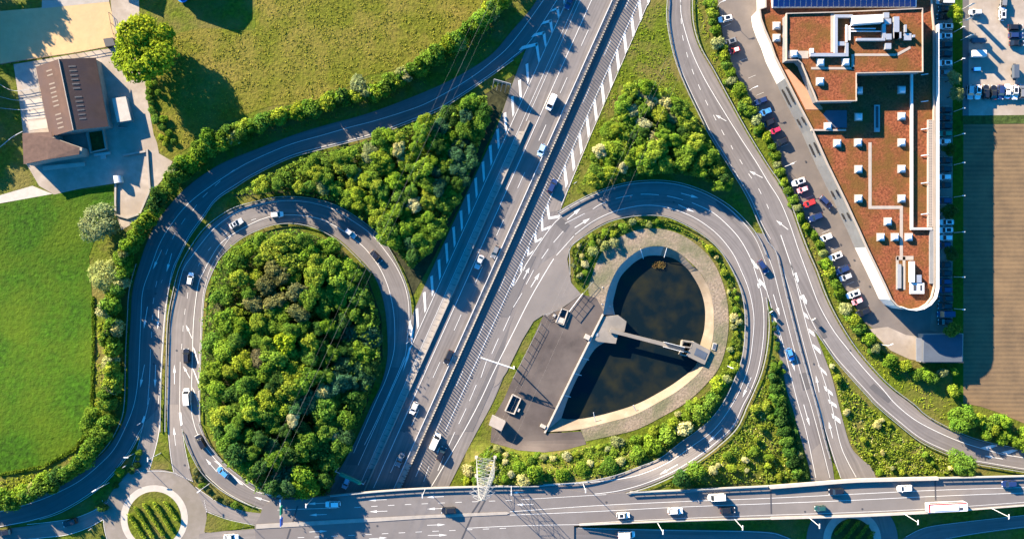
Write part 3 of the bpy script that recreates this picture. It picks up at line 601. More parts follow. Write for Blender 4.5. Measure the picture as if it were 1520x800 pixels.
for i in range(len(pk.mb.f)):
    p = [Vector(pk.mb.v[k]) for k in pk.mb.f[i][:3]]
    if (p[1] - p[0]).cross(p[2] - p[0]).z < 0: pk.mb.f[i] = pk.mb.f[i][::-1]
pk.mb.build('lane_marking', M['paint'], bridge)
mb = MB(); mb.prism([R(x, y, ZB + 0.14) for x, y in [(380, 778), (440, 774.5), (500, 771), (570, 767.5), (630, 764.5), (700, 761.3), (752, 759.5), (757, 761), (752, 763.3), (700, 765.8), (630, 769), (570, 773), (500, 777), (440, 781), (380, 784.5)]], ZB - 0.1, 0, 0); mb.build('median_kerb', M['concrete'], bridge)
for L_, R_ in (([(757, 760), (885, 751), (1010, 745), (1140, 740), (1265, 734), (1390, 728), (1520, 724), (1640, 720)], [(757, 763), (885, 757.5), (1010, 751), (1140, 746), (1265, 741), (1390, 735), (1520, 730), (1640, 726)]),):
    pts = L_ + R_[::-1]; mb = MB(); mb.prism([R(x, y, ZB + 0.02) for x, y in pts], ZB - 0.1, 0, 0); mb.build('median_band', M['asphalt_warm'], bridge)
mb = MB(); mb.prism([R(x, y, ZB + 0.012) for x, y in [(1146, 722), (1265, 713), (1388, 710), (1388, 759), (1265, 764.5), (1146, 768)]], ZB - 0.05, 0, 0); mb.build('deck_surface', M['asphalt_warm'], bridge)
# expansion joints
for (x0, y0, x1, y1) in ((442, 750, 434, 776), (431, 784, 422, 812), (713, 742, 700, 762), (720, 742, 709, 762), (700, 766, 680, 812), (1144, 726, 1145, 762), (1388, 714, 1389, 742)):
    mb = MB(); a, b_ = R(x0, y0, ZB + 0.035), R(x1, y1, ZB + 0.035); d = (b_ - a).normalized(); n = Vector((-d.y, d.x, 0)) * 0.22
    mb.poly([a + n, a - n, b_ - n, b_ + n]); o = mb.build('expansion_joint', M['dark_metal'], bridge)
# parapets
def pw(pts, z): return [R(p[0], p[1], z) for p in smooth(pts, 8)]
mb = MB(); mb.wall(pw([(1142, 722), (1200, 717.5), (1265, 712.5), (1330, 710.5), (1391, 709)], ZB), 0.95, -0.1, 1.15); mb.build('parapet_wall', M['pale_concrete'], bridge)
mb = MB(); mb.wall(pw([(1144, 768.5), (1265, 765), (1382, 759.5)], ZB), 0.75, -0.2, 0.35); mb.build('parapet_wall', M['pale_concrete'], bridge)
mb = MB(); mb.wall(pw([(490, 735.5), (560, 729), (630, 724.5), (705, 722), (760, 721)], ZB), 0.55, -0.1, 0.20); mb.build('edge_kerb', M['pale_concrete'], bridge)
mb = MB(); mb.wall(pw([(860, 778.5), (930, 775.5), (1035, 771.5), (1144, 769)], ZB), 0.45, -0.1, 0.25); mb.build('edge_kerb', M['pale_concrete'], bridge)
mb = MB(); mb.wall(pw([(935, 730), (1035, 725.8), (1140, 721)], ZB), 0.45, -0.1, 0.15); mb.build('edge_kerb', M['pale_concrete'], bridge)
mb = MB(); mb.wall(pw([(1384, 760), (1450, 755), (1520, 749.6), (1640, 741)], ZB), 0.45, -0.1, 0.20); mb.build('edge_kerb', M['pale_concrete'], bridge)

GR = 'crash barriers beside the roads'
def barrier(name, label, pts, h=0.78, beam=0.32, th=0.16, z=None, post=16.0, mat='galvanised', rails=1, group=GR, cat='crash barrier', parent_mat=None):
    sp = smooth(pts, 6); wp = [R(p.x, p.y, z) if z is not None else P(p.x, p.y, 0.1) for p in sp]
    root = thing(name, label, cat, wp[len(wp) // 2].copy(), 0, group)
    for k in range(rails):
        mb = MB(); top = h - k * (beam + 0.28); mb.wall(wp, th, top - beam, top); mb.build('rail', M[mat], root)
    ln = sum((sp[i + 1] - sp[i]).length for i in range(len(sp) - 1)); n = max(2, min(95, int(ln / post)))
    ps, _ = resample(sp, n); pm = MB(); pm.box((0, 0, h / 2 - 0.1), (0.12, 0.12, h + 0.05)); me = pm.mesh('post', [M['galvanised' if mat != 'timber' else 'timber']])
    for p in ps:
        q = R(p.x, p.y, z) if z is not None else P(p.x, p.y, 0.1)
        o = bpy.data.objects.new('post', me); C.objects.link(o); o.parent = root; o.location = q - root.location
    return root
barrier('bridge_railing', 'two-rail metal railing along the north edge of the bridge above the motorway', [(492, 735.3), (560, 728.8), (630, 724.3), (705, 721.8), (760, 720.8), (800, 720.5)], h=1.25, beam=0.38, z=ZB, rails=2, post=14, group='bridge railings', cat='railing')
barrier('bridge_railing', 'two-rail metal railing on the bridge edge between the grass wedge and the stone parapet', [(935, 730), (1035, 725.6), (1139, 720.8)], h=1.25, beam=0.38, z=ZB, rails=2, post=14, group='bridge railings', cat='railing')
barrier('bridge_railing', 'two-rail metal railing on the bridge edge at the far east end', [(1393, 708.8), (1450, 707.5), (1520, 705.8), (1620, 703)], h=1.25, beam=0.38, z=ZB, rails=2, post=14, group='bridge railings', cat='railing')
barrier('bridge_railing', 'low metal railing along the southern bridge edge above the sunken access road', [(862, 778.5), (930, 775.5), (1035, 771.5), (1142, 769)], h=0.8, z=ZB, group='bridge railings', cat='railing')
barrier('crash_barrier', 'steel crash barrier round the outer edge of the left loop road', [(607.5, 497), (610.5, 475), (609.5, 447), (603, 421), (591.5, 394), (571, 359), (541, 330.5), (500, 305.5), (460, 294.5), (417, 292.5), (380, 299.5), (344, 310.5), (308.5, 335), (285.5, 364), (267.5, 397), (258.5, 430), (250.5, 470), (248.5, 512), (247.5, 560), (246.5, 600), (246, 640)])
barrier('crash_barrier', 'steel crash barrier on the inner edge of the left loop, next to the big wood', [(298, 625), (297.5, 600), (298.5, 550), (300.5, 500), (302.5, 462), (306.5, 430), (321, 394), (333, 376.5), (356, 356.5), (380, 343.5), (410, 333.5), (442, 332.5), (475, 341.5), (504, 358.5), (528.5, 381), (550.5, 404)])
barrier('crash_barrier', 'steel crash barrier on the inner edge of the outer left slip road', [(762, 90), (730, 113), (692, 139), (653, 164), (605, 184), (552, 203), (475, 223), (430, 236), (380, 260), (351, 278), (321.5, 298), (302, 325), (282, 353), (266.5, 383), (258, 405), (251.5, 430), (247.5, 462), (243.5, 512), (240.5, 562), (239.5, 600), (238.8, 640)])
barrier('crash_barrier', 'thin steel barrier on the outer edge of the left slip road beside the hedge', [(203, 392), (193, 430), (190, 475), (187.5, 525), (185.5, 600), (177, 632), (157, 665), (127, 692), (90, 716), (53, 736)])
barrier('crash_barrier', 'steel crash barrier along the outer edge of the right loop below the triangular wood', [(828, 315), (870, 291.5), (910, 276.5), (945, 269.5), (985, 268.5), (1022, 275.5), (1060, 291.5), (1093, 314.5), (1123, 349), (1136, 378)], h=0.9)
barrier('crash_barrier', 'steel crash barrier on the inner edge of the right loop around the basin planting', [(846, 408), (845.5, 385), (847.5, 366), (881, 341.5), (910, 327.5), (947, 320.5), (985, 321.5), (1016, 333.5), (1046, 351.5), (1069, 373.5), (1086, 401), (1098.5, 430), (1104.5, 462), (1104.5, 500), (1100.5, 530), (1090.5, 560), (1070.5, 600), (1046, 629), (1009, 656), (979, 679), (946, 692.5), (909, 705.5), (860, 714.5), (807, 717.5)], h=1.0)
barrier('crash_barrier', 'steel crash barrier on the outer edge of the right loop beside the flowery triangle', [(1136.5, 442), (1141, 475), (1139, 512), (1131, 550), (1119, 580), (1109, 602), (1094, 634), (1068, 660), (1038, 683), (1001, 705), (962, 722), (930, 731)])
barrier('crash_barrier', 'steel barrier left of the eastern slip road, running on between the two underpass roads', [(989, -20), (990, 0), (989, 27), (995, 65), (1005, 100), (1020, 136), (1038, 173), (1052, 201), (1078, 243), (1108, 293), (1125, 331), (1138, 358), (1150, 372), (1157, 399), (1164, 430), (1174, 470), (1187, 520), (1200, 565), (1212, 608), (1222, 650), (1231, 680)], h=0.9)
barrier('crash_barrier', 'steel crash barrier on the right side of the eastern slip road below the parking hedge', [(1027, -20), (1027, 0), (1029, 37), (1039, 70), (1059, 105), (1079, 142), (1110, 198), (1142, 250), (1157, 272), (1174, 305), (1189, 347), (1202, 380), (1211, 400), (1222, 430), (1234, 457), (1252, 489), (1272, 519), (1297, 549), (1322, 574), (1355, 599), (1374, 616), (1407, 634), (1441, 648.5), (1478, 658.5), (1520, 666.5)], h=0.85)
barrier('crash_barrier', 'steel crash barrier left of the eastern slip road beside the shrubby slope', [(1208, 490), (1219, 505), (1239, 534), (1264, 563), (1286, 587), (1300, 602), (1329, 627), (1364, 654), (1401, 672), (1440, 686), (1477, 693), (1520, 700)])
barrier('crash_barrier', 'short steel crash barrier between the left loop road and the roundabout exit', [(271.5, 640), (282, 668), (299, 699), (324, 723), (350, 739), (378, 751)])
barrier('crash_barrier', 'steel crash barrier where the left loop road meets the bridge under the wood', [(296, 628), (307, 653), (326, 678), (351, 701), (381, 720.5), (415, 733.5), (440, 738), (470, 737)], h=1.0, rails=1)
barrier('crash_barrier', 'steel crash barrier between the slip road and the left roundabout strip', [(213, 632), (208, 645), (193, 672), (166, 707), (138, 732), (93, 759), (60, 770)], h=0.6)
# mended asphalt, covers and gullies
def bandq(y0, y1, a0, a1): return [(mx(a0, y0), y0), (mx(a1, y0), y0), (mx(a1, y1), y1), (mx(a0, y1), y1)]
for y0, y1, a0, a1, m_ in ((150, 235, 886, 902, 'asphalt_dark'), (380, 470, 952, 966, 'asphalt_dark'), (470, 640, 972, 988, 'asphalt_dark'), (545, 690, 822, 842, 'asphalt_dark'), (300, 420, 880, 893, 'asphalt_dark'), (645, 720, 955, 970, 'asphalt_dark'), (20, 120, 926, 946, 'asphalt_warm'), (610, 640, 880, 893, 'asphalt_patch')): area('asphalt_repair', bandq(y0, y1, a0, a1), M[m_], 0.135)
for q in ([(833, 322), (846, 334), (838, 345), (824, 332)], [(1207, 475), (1222, 503), (1228, 500), (1213, 472)], [(1290, 575), (1318, 598), (1324, 592), (1297, 569)], [(216, 430), (227, 430), (224, 470), (213, 470)], [(268, 400), (280, 404), (274, 440), (262, 436)], [(1062, 300), (1086, 326), (1092, 320), (1068, 295)], [(1186, 555), (1196, 552), (1202, 576), (1192, 579)]): area('asphalt_repair', q, M['asphalt_patch'], 0.165)
mb = MB()
for (x, y) in ((1198, 122), (1194, 127), (1195, 142), (1196, 240), (1222, 310), (1248, 363), (1268, 386), (1275, 417), (1291, 425), (1303, 475), (231, 436), (228, 540), (262, 520), (274, 690), (600, 640), (700, 560), (1208, 540), (1262, 520), (1090, 480), (1000, 300), (1280, 755), (1195, 759), (900, 745), (560, 780)):
    p = R(x, y, ZB + 0.05) if y > 740 and x > 400 else P(x, y, 0.2); n = 10; mb.poly([(p.x + 0.32 * math.cos(6.283 * k / n), p.y + 0.32 * math.sin(6.283 * k / n), p.z) for k in range(n)])
o = mb.build('manhole_covers', M['dark_metal']); o['kind'] = 'structure'
# motorway median: two parapets with anti-dazzle slats
def mpts(a, y0, y1, s=0.4475, st=30): 
    n = int((y1 - y0) / st); return [P(mx(a, y0 + (y1 - y0) * i / n, s), y0 + (y1 - y0) * i / n, 0.1) for i in range(n + 1)]
med = thing('motorway_median', 'concrete motorway median barrier with a row of anti-dazzle slats', 'median barrier', P(mx(917, 350), 350, 0))
mb = MB(); mb.wall(mpts(909, -40, 728), 0.2, -0.1, 0.75); mb.build('crash_rail', M['white_metal'], med)
mb = MB(); mb.wall(mpts(918.6, -40, 728), 0.38, -0.1, 0.95); mb.build('parapet', M['pale_concrete'], med)
mb = MB(); mb.wall(mpts(913.8, -40, 728), 1.5, -0.1, 0.14); mb.build('gutter', M['pale_concrete'], med)
mb = MB(); y = -38.0
while y < 726:
    p = P(mx(918.6, y), y, 0.1); mb.box((p.x, p.y, p.z + 1.8), (0.38, 0.05, 1.75), math.radians(-5)); y += 3.9
mb.build('dazzle_slats', M['dark_metal'], med)
mb = MB(); y = -38.0
while y < 726:
    p = P(mx(914.0, y), y, 0.1); mb.box((p.x, p.y, p.z + 0.32), (0.75, 0.10, 0.36), math.radians(-25)); y += 9.6 if int(y / 60) % 3 else 4.8
mb.build('cable_brackets', M['slate_blue'], med)['kind'] = 'stuff'
dv = thing('lane_divider', 'low concrete divider wall between the motorway lanes and the exit lane', 'divider wall', P(mx(863, 350), 350, 0))
mb = MB(); mb.wall(mpts(866.5, 180, 728), 0.40, -0.1, 0.62); mb.build('wall', M['concrete'], dv)
a, b_ = [(mx(857, y), y) for y in range(195, 720, 25)], [(mx(866, y), y) for y in range(195, 720, 25)]
strip('concrete_strip', a, b_, M['concrete'], 0.13)
mb = MB()
for k in range(60):
    y = 198 + k * 8.6; p, q = P(mx(858.5, y), y, 0.145), P(mx(865.5, y + 2), y + 2, 0.145); d = (q - p).normalized(); n = Vector((-d.y, d.x, 0)) * 0.07
    mb.poly([p + n, p - n, q - n, q + n])
mb.build('strip_joint', M['asphalt_dark'], dv)

# ------------------------------------------------------------------ retention basin
def ring(name, outer, inner, zo, zi, mat, kind='structure'):
    n = 90; o_, _ = resample(smooth(outer + [outer[0]]), n); i_, _ = resample(smooth(inner + [inner[0]]), n)
    return o_, i_
ZW = -2.6
area('water', [(815, 640), (893, 478), (905, 425), (930, 395), (960, 370), (990, 370), (1030, 400), (1052, 440), (1055, 500), (1035, 550), (980, 592), (900, 625), (850, 636)], M['water'], 0, zabs=ZW)
def bank(top, toe, mat, name, z0=0.12, z1=ZW - 0.3):
    n = max(2, len(smooth(top, 5))); a, _ = resample(smooth(top, 5), n); b_, _ = resample(smooth(toe, 5), n); mb = MB()
    A = [mb.vert(P(p.x, p.y, z0)) for p in a]; B = [mb.vert(R(p.x, p.y, z1)) for p in b_]
    for i in range(n - 1):
        f = (A[i], A[i + 1], B[i + 1], B[i]); p = [Vector(mb.v[k]) for k in f]
        if (p[1] - p[0]).cross(p[2] - p[0]).z < 0: f = f[::-1]
        mb.face(f)
    o = mb.build(name, M[mat]); o['kind'] = 'structure'; return o
bank([(809, 641), (850, 553), (895, 467)], [(836, 618), (845, 590), (858, 561), (872, 537), (888, 516), (912, 508)], 'concrete', 'basin_bank')
bank([(895, 467), (898, 450), (902, 432), (910, 412), (920, 395), (940, 377), (960, 367), (985, 366)], [(915, 468), (911, 452), (914, 436), (920, 415), (932, 400), (946, 388), (962, 381), (980, 381)], 'concrete', 'basin_bank')
bank([(985, 366), (1010, 377), (1030, 397), (1037, 402), (1052, 427), (1059, 457), (1059, 495), (1052, 525), (1040, 550), (1010, 577), (977, 597), (940, 616), (900, 627), (860, 637), (825, 640), (809, 641)], [(980, 381), (1000, 385), (1018, 398), (1025, 407), (1038, 430), (1045, 457), (1044, 487), (1038, 510), (1032, 541), (1008, 562), (980, 580), (945, 598), (905, 611), (868, 619), (845, 620), (836, 618)], 'bank_concrete', 'basin_bank')
# gravel berm round the basin
strip('gravel_berm', [(868, 655), (905, 647), (945, 637), (985, 617), (1020, 596), (1050, 568), (1070, 540), (1080, 500), (1081, 460), (1073, 420), (1056, 385), (1030, 360), (1000, 344), (965, 339), (935, 345), (905, 362), (890, 380), (880, 405), (873, 430), (880, 450)], [(862, 637), (900, 627), (940, 616), (977, 597), (1010, 577), (1040, 550), (1052, 525), (1059, 495), (1059, 457), (1052, 427), (1037, 402), (1010, 377), (985, 366), (960, 367), (940, 377), (920, 395), (910, 412), (902, 432), (898, 450), (895, 467)], M['gravel'], 0.09)
area('service_yard', [(807, 467), (835, 458), (863, 437), (885, 442), (896, 462), (895, 467), (852, 552), (809, 643), (862, 640), (868, 652), (870, 659), (840, 667), (808, 671), (770, 668), (728, 656), (731, 622), (748, 592), (762, 560), (785, 515)], M['yard'], 0.10)
for q in ([(848, 600), (869, 642), (872, 645), (868, 646), (846, 604)],): pass
mb = MB(); mb.wall([P(895, 466, 0), P(852, 552, 0), P(808.5, 642, 0)], 0.5, -3.2, 0.55)
tag(mb.build('basin_wall', M['pale_concrete']), 'long straight pale concrete wall between service yard and basin', 'wall')
# inlet block, footbridge, outlet platform
blk = thing('inlet_block', 'wide concrete inlet block standing in the basin between the two pools', 'concrete block', R(906, 490, ZW))
mb = MB(); mb.prism([R(x, y, 0.1) for x, y in [(896, 470), (918, 468), (930, 477), (927, 492), (918, 494), (914, 510), (888, 507), (877, 501), (885, 488)]], -3.4); mb.build('block', M['old_concrete'], blk)
mb = MB(); c = R(886, 496.5, 0.18); mb.box((c.x, c.y, 0.16), (1.0, 1.0, 0.1)); mb.build('manhole_cover', M['galvanised'], blk)
fb = thing('footbridge', 'narrow concrete footbridge crossing the basin from the inlet block to the platform', 'footbridge', R(965, 505, ZW))
mb = MB(); mb.prism([R(x, y, 1.0) for x, y in [(906, 488), (986, 508), (1016, 516), (1015, 521), (984, 513.5), (904.5, 493)]], 0.45, bottom=True); mb.build('walkway', M['old_concrete'], fb)
for pts in ([(985, 507.2), (1000, 511), (1016, 515.2)], [(984, 514), (999, 518), (1014, 522)]):
    mb = MB(); mb.wall([R(x, y, 1.0) for x, y in pts], 0.12, 0.0, 1.0); mb.build('handrail', M['white_metal'], fb)
pl = thing('outlet_platform', 'square concrete outlet platform with grey hatch at the basin edge', 'platform', R(1035, 520, ZW))
def rot(c, pts, a): 
    co, si = math.cos(a), math.sin(a); return [(c[0] + x * co - y * si, c[1] + x * si + y * co) for x, y in pts]
mb = MB(); mb.prism([R(x, y, 0.9) for x, y in [(1030, 507), (1055, 520), (1046, 541), (1041, 539), (1019, 528)]], -3.0); mb.build('slab', M['old_concrete'], pl)
mb = MB(); mb.prism([R(x, y, 1.0) for x, y in [(1034, 516), (1050, 524), (1046, 534), (1030, 526)]], 0.88); mb.build('hatch', M['slate_blue'], pl)
for pts in ([(1014, 506), (1028, 508), (1026, 516), (1012, 514)], [(1013, 521), (1023, 522.5), (1019, 528), (1010, 526)]):
    mb = MB(); w_ = [R(x, y, 0.95) for x, y in pts]; mb.wall(w_ + [w_[0]], 0.42, -3.0, 0.0); mb.build('chamber', M['old_concrete'], pl)
for (x, y, rz) in ((1060, 514, 0.2),):
    mb = MB(); p = P(x, y, 0.2); mb.box(p, (1.2, 2.2, 0.35), -0.25); mb.box((p.x, p.y, p.z + 0.2), (0.8, 1.6, 0.08), -0.25, 1)
    tag(mb.build('inspection_chamber', [M['pale_concrete'], M['slate_blue']]), 'small pale inspection chamber on the gravel east of the outlet platform', 'chamber')
for (a, b_), lab in zip((((894, 426), (905, 429)), ((893, 451), (906, 455)), ((863, 531), (874, 534)), ((852, 554), (863, 557)), ((836, 586), (847, 589)), ((881, 612), (885, 631)), ((940, 601), (947, 616)), ((951, 370), (955, 384)), ((990, 368), (986, 382))),
    ('rung rail on the shaded bank beside the upper pool, northern one', 'rung rail on the shaded bank just above the inlet block', 'rung rail on the shaded bank just below the inlet block', 'rung rail halfway down the straight shaded bank', 'rung rail near the bottom of the straight shaded bank', 'rung rail on the sunny southern bank, western one', 'rung rail on the sunny southern bank, eastern one', 'rung rail at the top of the upper pool, western one', 'rung rail at the top of the upper pool, eastern one')):
    mb = MB(); mb.tube(P(a[0], a[1], 0.35), R(b_[0], b_[1], -1.6), 0.11); tag(mb.build('bank_ladder', M['white_metal']), lab, 'ladder', 'rails on the basin bank')
# yard furniture
hut = thing('equipment_hut', 'small flat-roofed pale hut in the corner of the service yard', 'hut', P(737, 630, 0.1))
mb = MB(); mb.prism([R(x, y, 2.9) for x, y in [(731, 617), (750, 626), (743.5, 639), (726, 630)]], 0.1, 0, 0); mb.build('wall', M['shed_grey'], hut)
mb = MB(); mb.prism([R(x, y, 3.1) for x, y in [(730.3, 616.5), (750.7, 625.8), (744, 639.8), (725.3, 630.4)]], 2.9, 0, 0); mb.build('roof', M['coping'], hut)
mb = MB(); p = R(746.5, 632, 1.2); mb.box((p.x + 0.05, p.y - 0.05, 1.2), (0.12, 1.1, 2.0), math.radians(-26)); mb.build('door', M['dark_metal'], hut)
pit = thing('open_shaft', 'open rectangular concrete shaft, dark inside, at the edge of the service yard', 'shaft', P(760, 600, 0.1))
mb = MB(); q = [P(x, y, 0.1) for x, y in [(761, 585), (773, 591), (763, 614), (750, 609)]]; mb.wall(q + [q[0]], 0.38, -0.1, 0.9); mb.build('kerb', M['pale_concrete'], pit)
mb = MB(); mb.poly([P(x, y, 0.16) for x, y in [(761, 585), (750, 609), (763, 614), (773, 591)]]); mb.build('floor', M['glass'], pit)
gt = thing('gate_shelter', 'open concrete frame beside the yard gate with a dark pit and pale lid', 'shaft', P(833, 468, 0.1))
mb = MB(); q = [P(x, y, 0.1) for x, y in [(834, 458), (843, 461), (836, 482), (825, 478)]]; mb.wall(q + [q[0]], 0.3, -0.1, 0.8); mb.build('kerb', M['pale_concrete'], gt)
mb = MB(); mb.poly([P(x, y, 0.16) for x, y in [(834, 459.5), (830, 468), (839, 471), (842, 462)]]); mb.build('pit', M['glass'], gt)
mb = MB(); mb.prism([P(x, y, 0.75) for x, y in [(830, 470), (838, 473), (835.5, 480.5), (826.5, 477.5)]], 0.2); mb.build('lid', M['pale_concrete'], gt)
sc = thing('yard_gate', 'long sliding yard gate with white rail, its grid shadow on the tarmac', 'gate', P(854, 448, 0.1))
a, b_ = P(844.5, 462, 0.1), P(864.5, 435.5, 0.1)
mb = MB(); mb.wall([a, b_], 0.12, 1.95, 2.1); mb.wall([a, b_], 0.08, 0.3, 0.38); mb.wall([a, b_], 0.06, 1.1, 1.16)
for k in range(5): p = a.lerp(b_, k / 4); mb.box((p.x, p.y, p.z + 1.1), (0.1, 0.1, 2.1))
mb.build('gate_leaf', M['white_metal'], sc)
for k, (p0, p1) in enumerate((((807, 467), (834, 458)), ((762, 560), (803, 480)), ((864, 437), (880, 418)))):
    barrier('yard_fence', ('wire fence at the top of the service yard west of the gate', 'wire fence down the western side of the service yard', 'wire fence running north-east from the yard gate')[k], [p0, ((p0[0] + p1[0]) / 2, (p0[1] + p1[1]) / 2), p1], h=1.4, beam=0.06, th=0.05, rails=2, post=9, group='fences of the service yard', cat='fence')
for (x, y, lab) in ((871.5, 500, 'pale plinth against the long basin wall beside the inlet block'), (806, 632, 'pale plinth against the south end of the long basin wall'), (769.5, 608, 'small pale plinth just east of the open shaft'), (823, 468, 'small white box beside the gate shaft')):
    mb = MB(); p = P(x, y, 0.1); mb.box((p.x, p.y, p.z + 0.35), (1.7 if x > 850 or y > 620 else 0.8, 1.5 if x > 850 else 1.0, 0.7), math.radians(-27)); tag(mb.build('concrete_plinth', M['pale_concrete']), lab, 'plinth', 'plinths in the service yard')

# ------------------------------------------------------------------ office building
ZR = 10.6; ZT = 15.4
off = thing('office_building', 'large office building with rust-red planted roofs and a rounded south end', 'office building', R(1270, 250, 0))
LR = [(1135, -40), (1136, 10), (1127, 13), (1129, 28), (1135, 45), (1143, 63), (1150, 84), (1163, 110), (1166, 116), (1188, 160), (1205, 192), (1228, 244), (1255, 299), (1274, 340), (1286, 367), (1304, 404), (1313, 423), (1323, 445), (1331, 454), (1342, 459), (1354, 460.5), (1366, 458), (1376, 452), (1384, 442), (1387.5, 428), (1387.5, 40), (1384, 3), (1383, -40)]
sm_ = [0] * 7 + [0] + [1] * 6 + [0] * 14
mb = MB(); mb.prism([R(x, y, ZR - 0.75) for x, y in LR], -0.2, 2, 0, side_mats=[(1 if 8 <= i <= 13 else 0) for i in range(len(LR))])
mb.build('wall', [M['white_render'], M['grey_panel'], M['sedum']], off)
def inset(poly, d):
    n = len(poly); out = []
    for i in range(n):
        a, b_, c = Vector(poly[i - 1]), Vector(poly[i]), Vector(poly[(i + 1) % n]); e1 = (b_ - a).normalized(); e2 = (c - b_).normalized()
        n1, n2 = Vector((-e1.y, e1.x)), Vector((-e2.y, e2.x)); m_ = (n1 + n2); m_ = m_ / max(0.3, m_.length_squared / 2) ; out.append(tuple(b_ - m_ * d))
    return out
def parapet(poly, z, w_, mat, name='parapet', zb=None, parent=None, closed=True):
    inn = inset(poly, w_); mb = MB(); n = len(poly); zb = z - 0.9 if zb is None else zb
    O = [R(x, y, z) for x, y in poly]; I = [R(x, y, z) for x, y in inn]
    for i in range(n if closed else n - 1):
        j = (i + 1) % n
        for f in ((O[i], O[j], I[j], I[i]), (Vector((I[i].x, I[i].y, zb)), Vector((I[j].x, I[j].y, zb)), I[j], I[i]), (O[i], O[j], Vector((O[j].x, O[j].y, zb)), Vector((O[i].x, O[i].y, zb)))): mb.poly(f)
    return mb.build(name, M[mat], parent)
parapet(LR, ZR, 1.9, 'coping', parent=off)
mb = MB()   # window bands set 4 cm into frames on the long west front
for i in range(8, 14):
    (x0, y0), (x1, y1) = LR[i], LR[i + 1]; a, b_ = R(x0, y0, 0), R(x1, y1, 0); k = 1 - ZR / H; 
    a = Vector(((x0 - 760) * S * k, (400 - y0) * S * k, 0)); b_ = Vector(((x1 - 760) * S * k, (400 - y1) * S * k, 0)); d = (b_ - a); L = d.length; d.normalize(); n = Vector((d.y, -d.x, 0)); n = n if n.x < 0 else -n
    m_ = int(L / 6.0)
    for j in range(m_):
        for zc in (7.6, 3.0):
            if (j * 7 + i * 3 + int(zc)) % 4 == 0: continue
            p = a + d * (L * (j + 0.5) / max(1, m_)) + n * 0.02; mb2 = MB(); mb2.box((p.x, p.y, zc), (2.0 + 1.6 * ((j + i) % 3), 0.10, 1.3), math.atan2(d.y, d.x))
            mb2.build('window', M['glass'], off)
# tower on top
TR = [(1168.5, 21), (1240, 19), (1369, 13.5), (1369.5, 106), (1271, 108), (1271, 149), (1214, 150), (1191, 94), (1185, 88.5), (1168.5, 89)]
mb = MB(); mb.prism([R(x, y, ZT - 0.5) for x, y in TR], ZR - 0.8, 2, 0, side_mats=[0, 0, 0, 0, 0, 0, 0, 0, 0, 0]); mb.build('upper_storey', [M['grey_panel'], M['purple_wall'], M['sedum']], off)
parapet(TR, ZT, 1.3, 'coping', 'upper_parapet', parent=off)
for (p0, p1, zz) in (((1160, 30), (1160, 85), 14.2), ((1195, 110), (1212, 146), 14.2), ((1285, 108), (1360, 107), 13.2)):
    n_ = 5
    for k in range(n_):
        t0 = (k + 0.15) / n_; t1 = (k + 0.85) / n_
        def on(t): return Vector(((p0[0] + (p1[0] - p0[0]) * t), (p0[1] + (p1[1] - p0[1]) * t)))
kT = 1 - ZT / H
for i in (9, 6, 7, 3, 4):
    (x0, y0), (x1, y1) = TR[i], TR[(i + 1) % len(TR)]; kk = S * (1 - (ZT - 0.5) / H); a = Vector(((x0 - 760) * kk, (400 - y0) * kk, 0)); b_ = Vector(((x1 - 760) * kk, (400 - y1) * kk, 0)); d = b_ - a; L = d.length; d.normalize(); cen = Vector(((1260 - 760) * kk, (400 - 80) * kk, 0)); n = Vector((d.y, -d.x, 0)); n = n if (a - cen).dot(n) > 0 else -n
    m_ = max(2, int(L / 4.5))
    for j in range(m_):
        p = a + d * (L * (j + 0.5) / m_) + n * 0.03; mb = MB(); mb.box((p.x, p.y, 14.3), (2.6, 0.12, 2.2), math.atan2(d.y, d.x)); mb.build('window', M['glass'], off)
def roofbox(name, pts, z0, z1, mat, parent=off): 
    mb = MB(); mb.prism([R(x, y, z1) for x, y in pts], z0); return mb.build(name, M[mat], parent)
def rect(x0, y0, x1, y1): return [(x0, y0), (x1, y0), (x1, y1), (x0, y1)]
zl = ZR - 0.75; zt = ZT - 0.5
# roof paths and upstands
for pts, wd in (([(1291.5, 214), (1291.5, 308), (1338, 308), (1338, 382)], 4.6), ([(1273, 119), (1292, 119)], 0.1)):
    for i in range(len(pts) - 1):
        (x0, y0), (x1, y1) = pts[i], pts[i + 1]; h_ = wd / 2
        if wd > 1: roofbox('roof_path', rect(min(x0, x1) - h_, min(y0, y1) - h_, max(x0, x1) + h_, max(y0, y1) + h_) if i != 1 else rect(x0 + h_, y0 - h_, x1 - h_, y1 + h_), zl - 0.1, zl + 0.06, 'coping')
roofbox('roof_upstand', rect(1352.5, 110, 1355.5, 341), zl - 0.1, zl + 0.95, 'white_render'); roofbox('roof_upstand', rect(1355.5, 338, 1384, 341), zl - 0.1, zl + 0.95, 'white_render')
roofbox('roof_pergola', rect(1377.5, 178, 1385, 337), zl - 0.1, ZR + 0.05, 'coping')
mb = MB()
for k in range(42):
    for x in (1380.2, 1382.6): p = R(x, 180 + k * 3.75, ZR + 0.07); mb.box((p.x, p.y, p.z), (0.24, 0.34, 0.05))
mb.build('pergola_slots', M['dark_metal'], off)
mb = MB(); mb.wall([R(1386.8, y, 9.0) for y in (40, 120, 200, 280, 360, 428)] + [R(x, y, 9.0) for x, y in ((1383.5, 441.5), (1375.5, 451.5), (1365.5, 457.5), (1354, 460), (1342, 458.5), (1333, 455))], 0.25, 0.0, 3.2); mb.build('sun_screen', M['white_render'], off)
roofbox('roof_slab', rect(1380.5, 341, 1385.8, 421), zl, ZR + 0.02, 'grey_panel')
for k, y in enumerate((110, 150, 191, 230, 271, 317)):
    mb = MB(); mb.tube(R(1367, y + 1.5, ZR - 0.4), R(1378, y, ZR + 0.1), 0.14); mb.build('roof_strut', M['white_metal'], off)
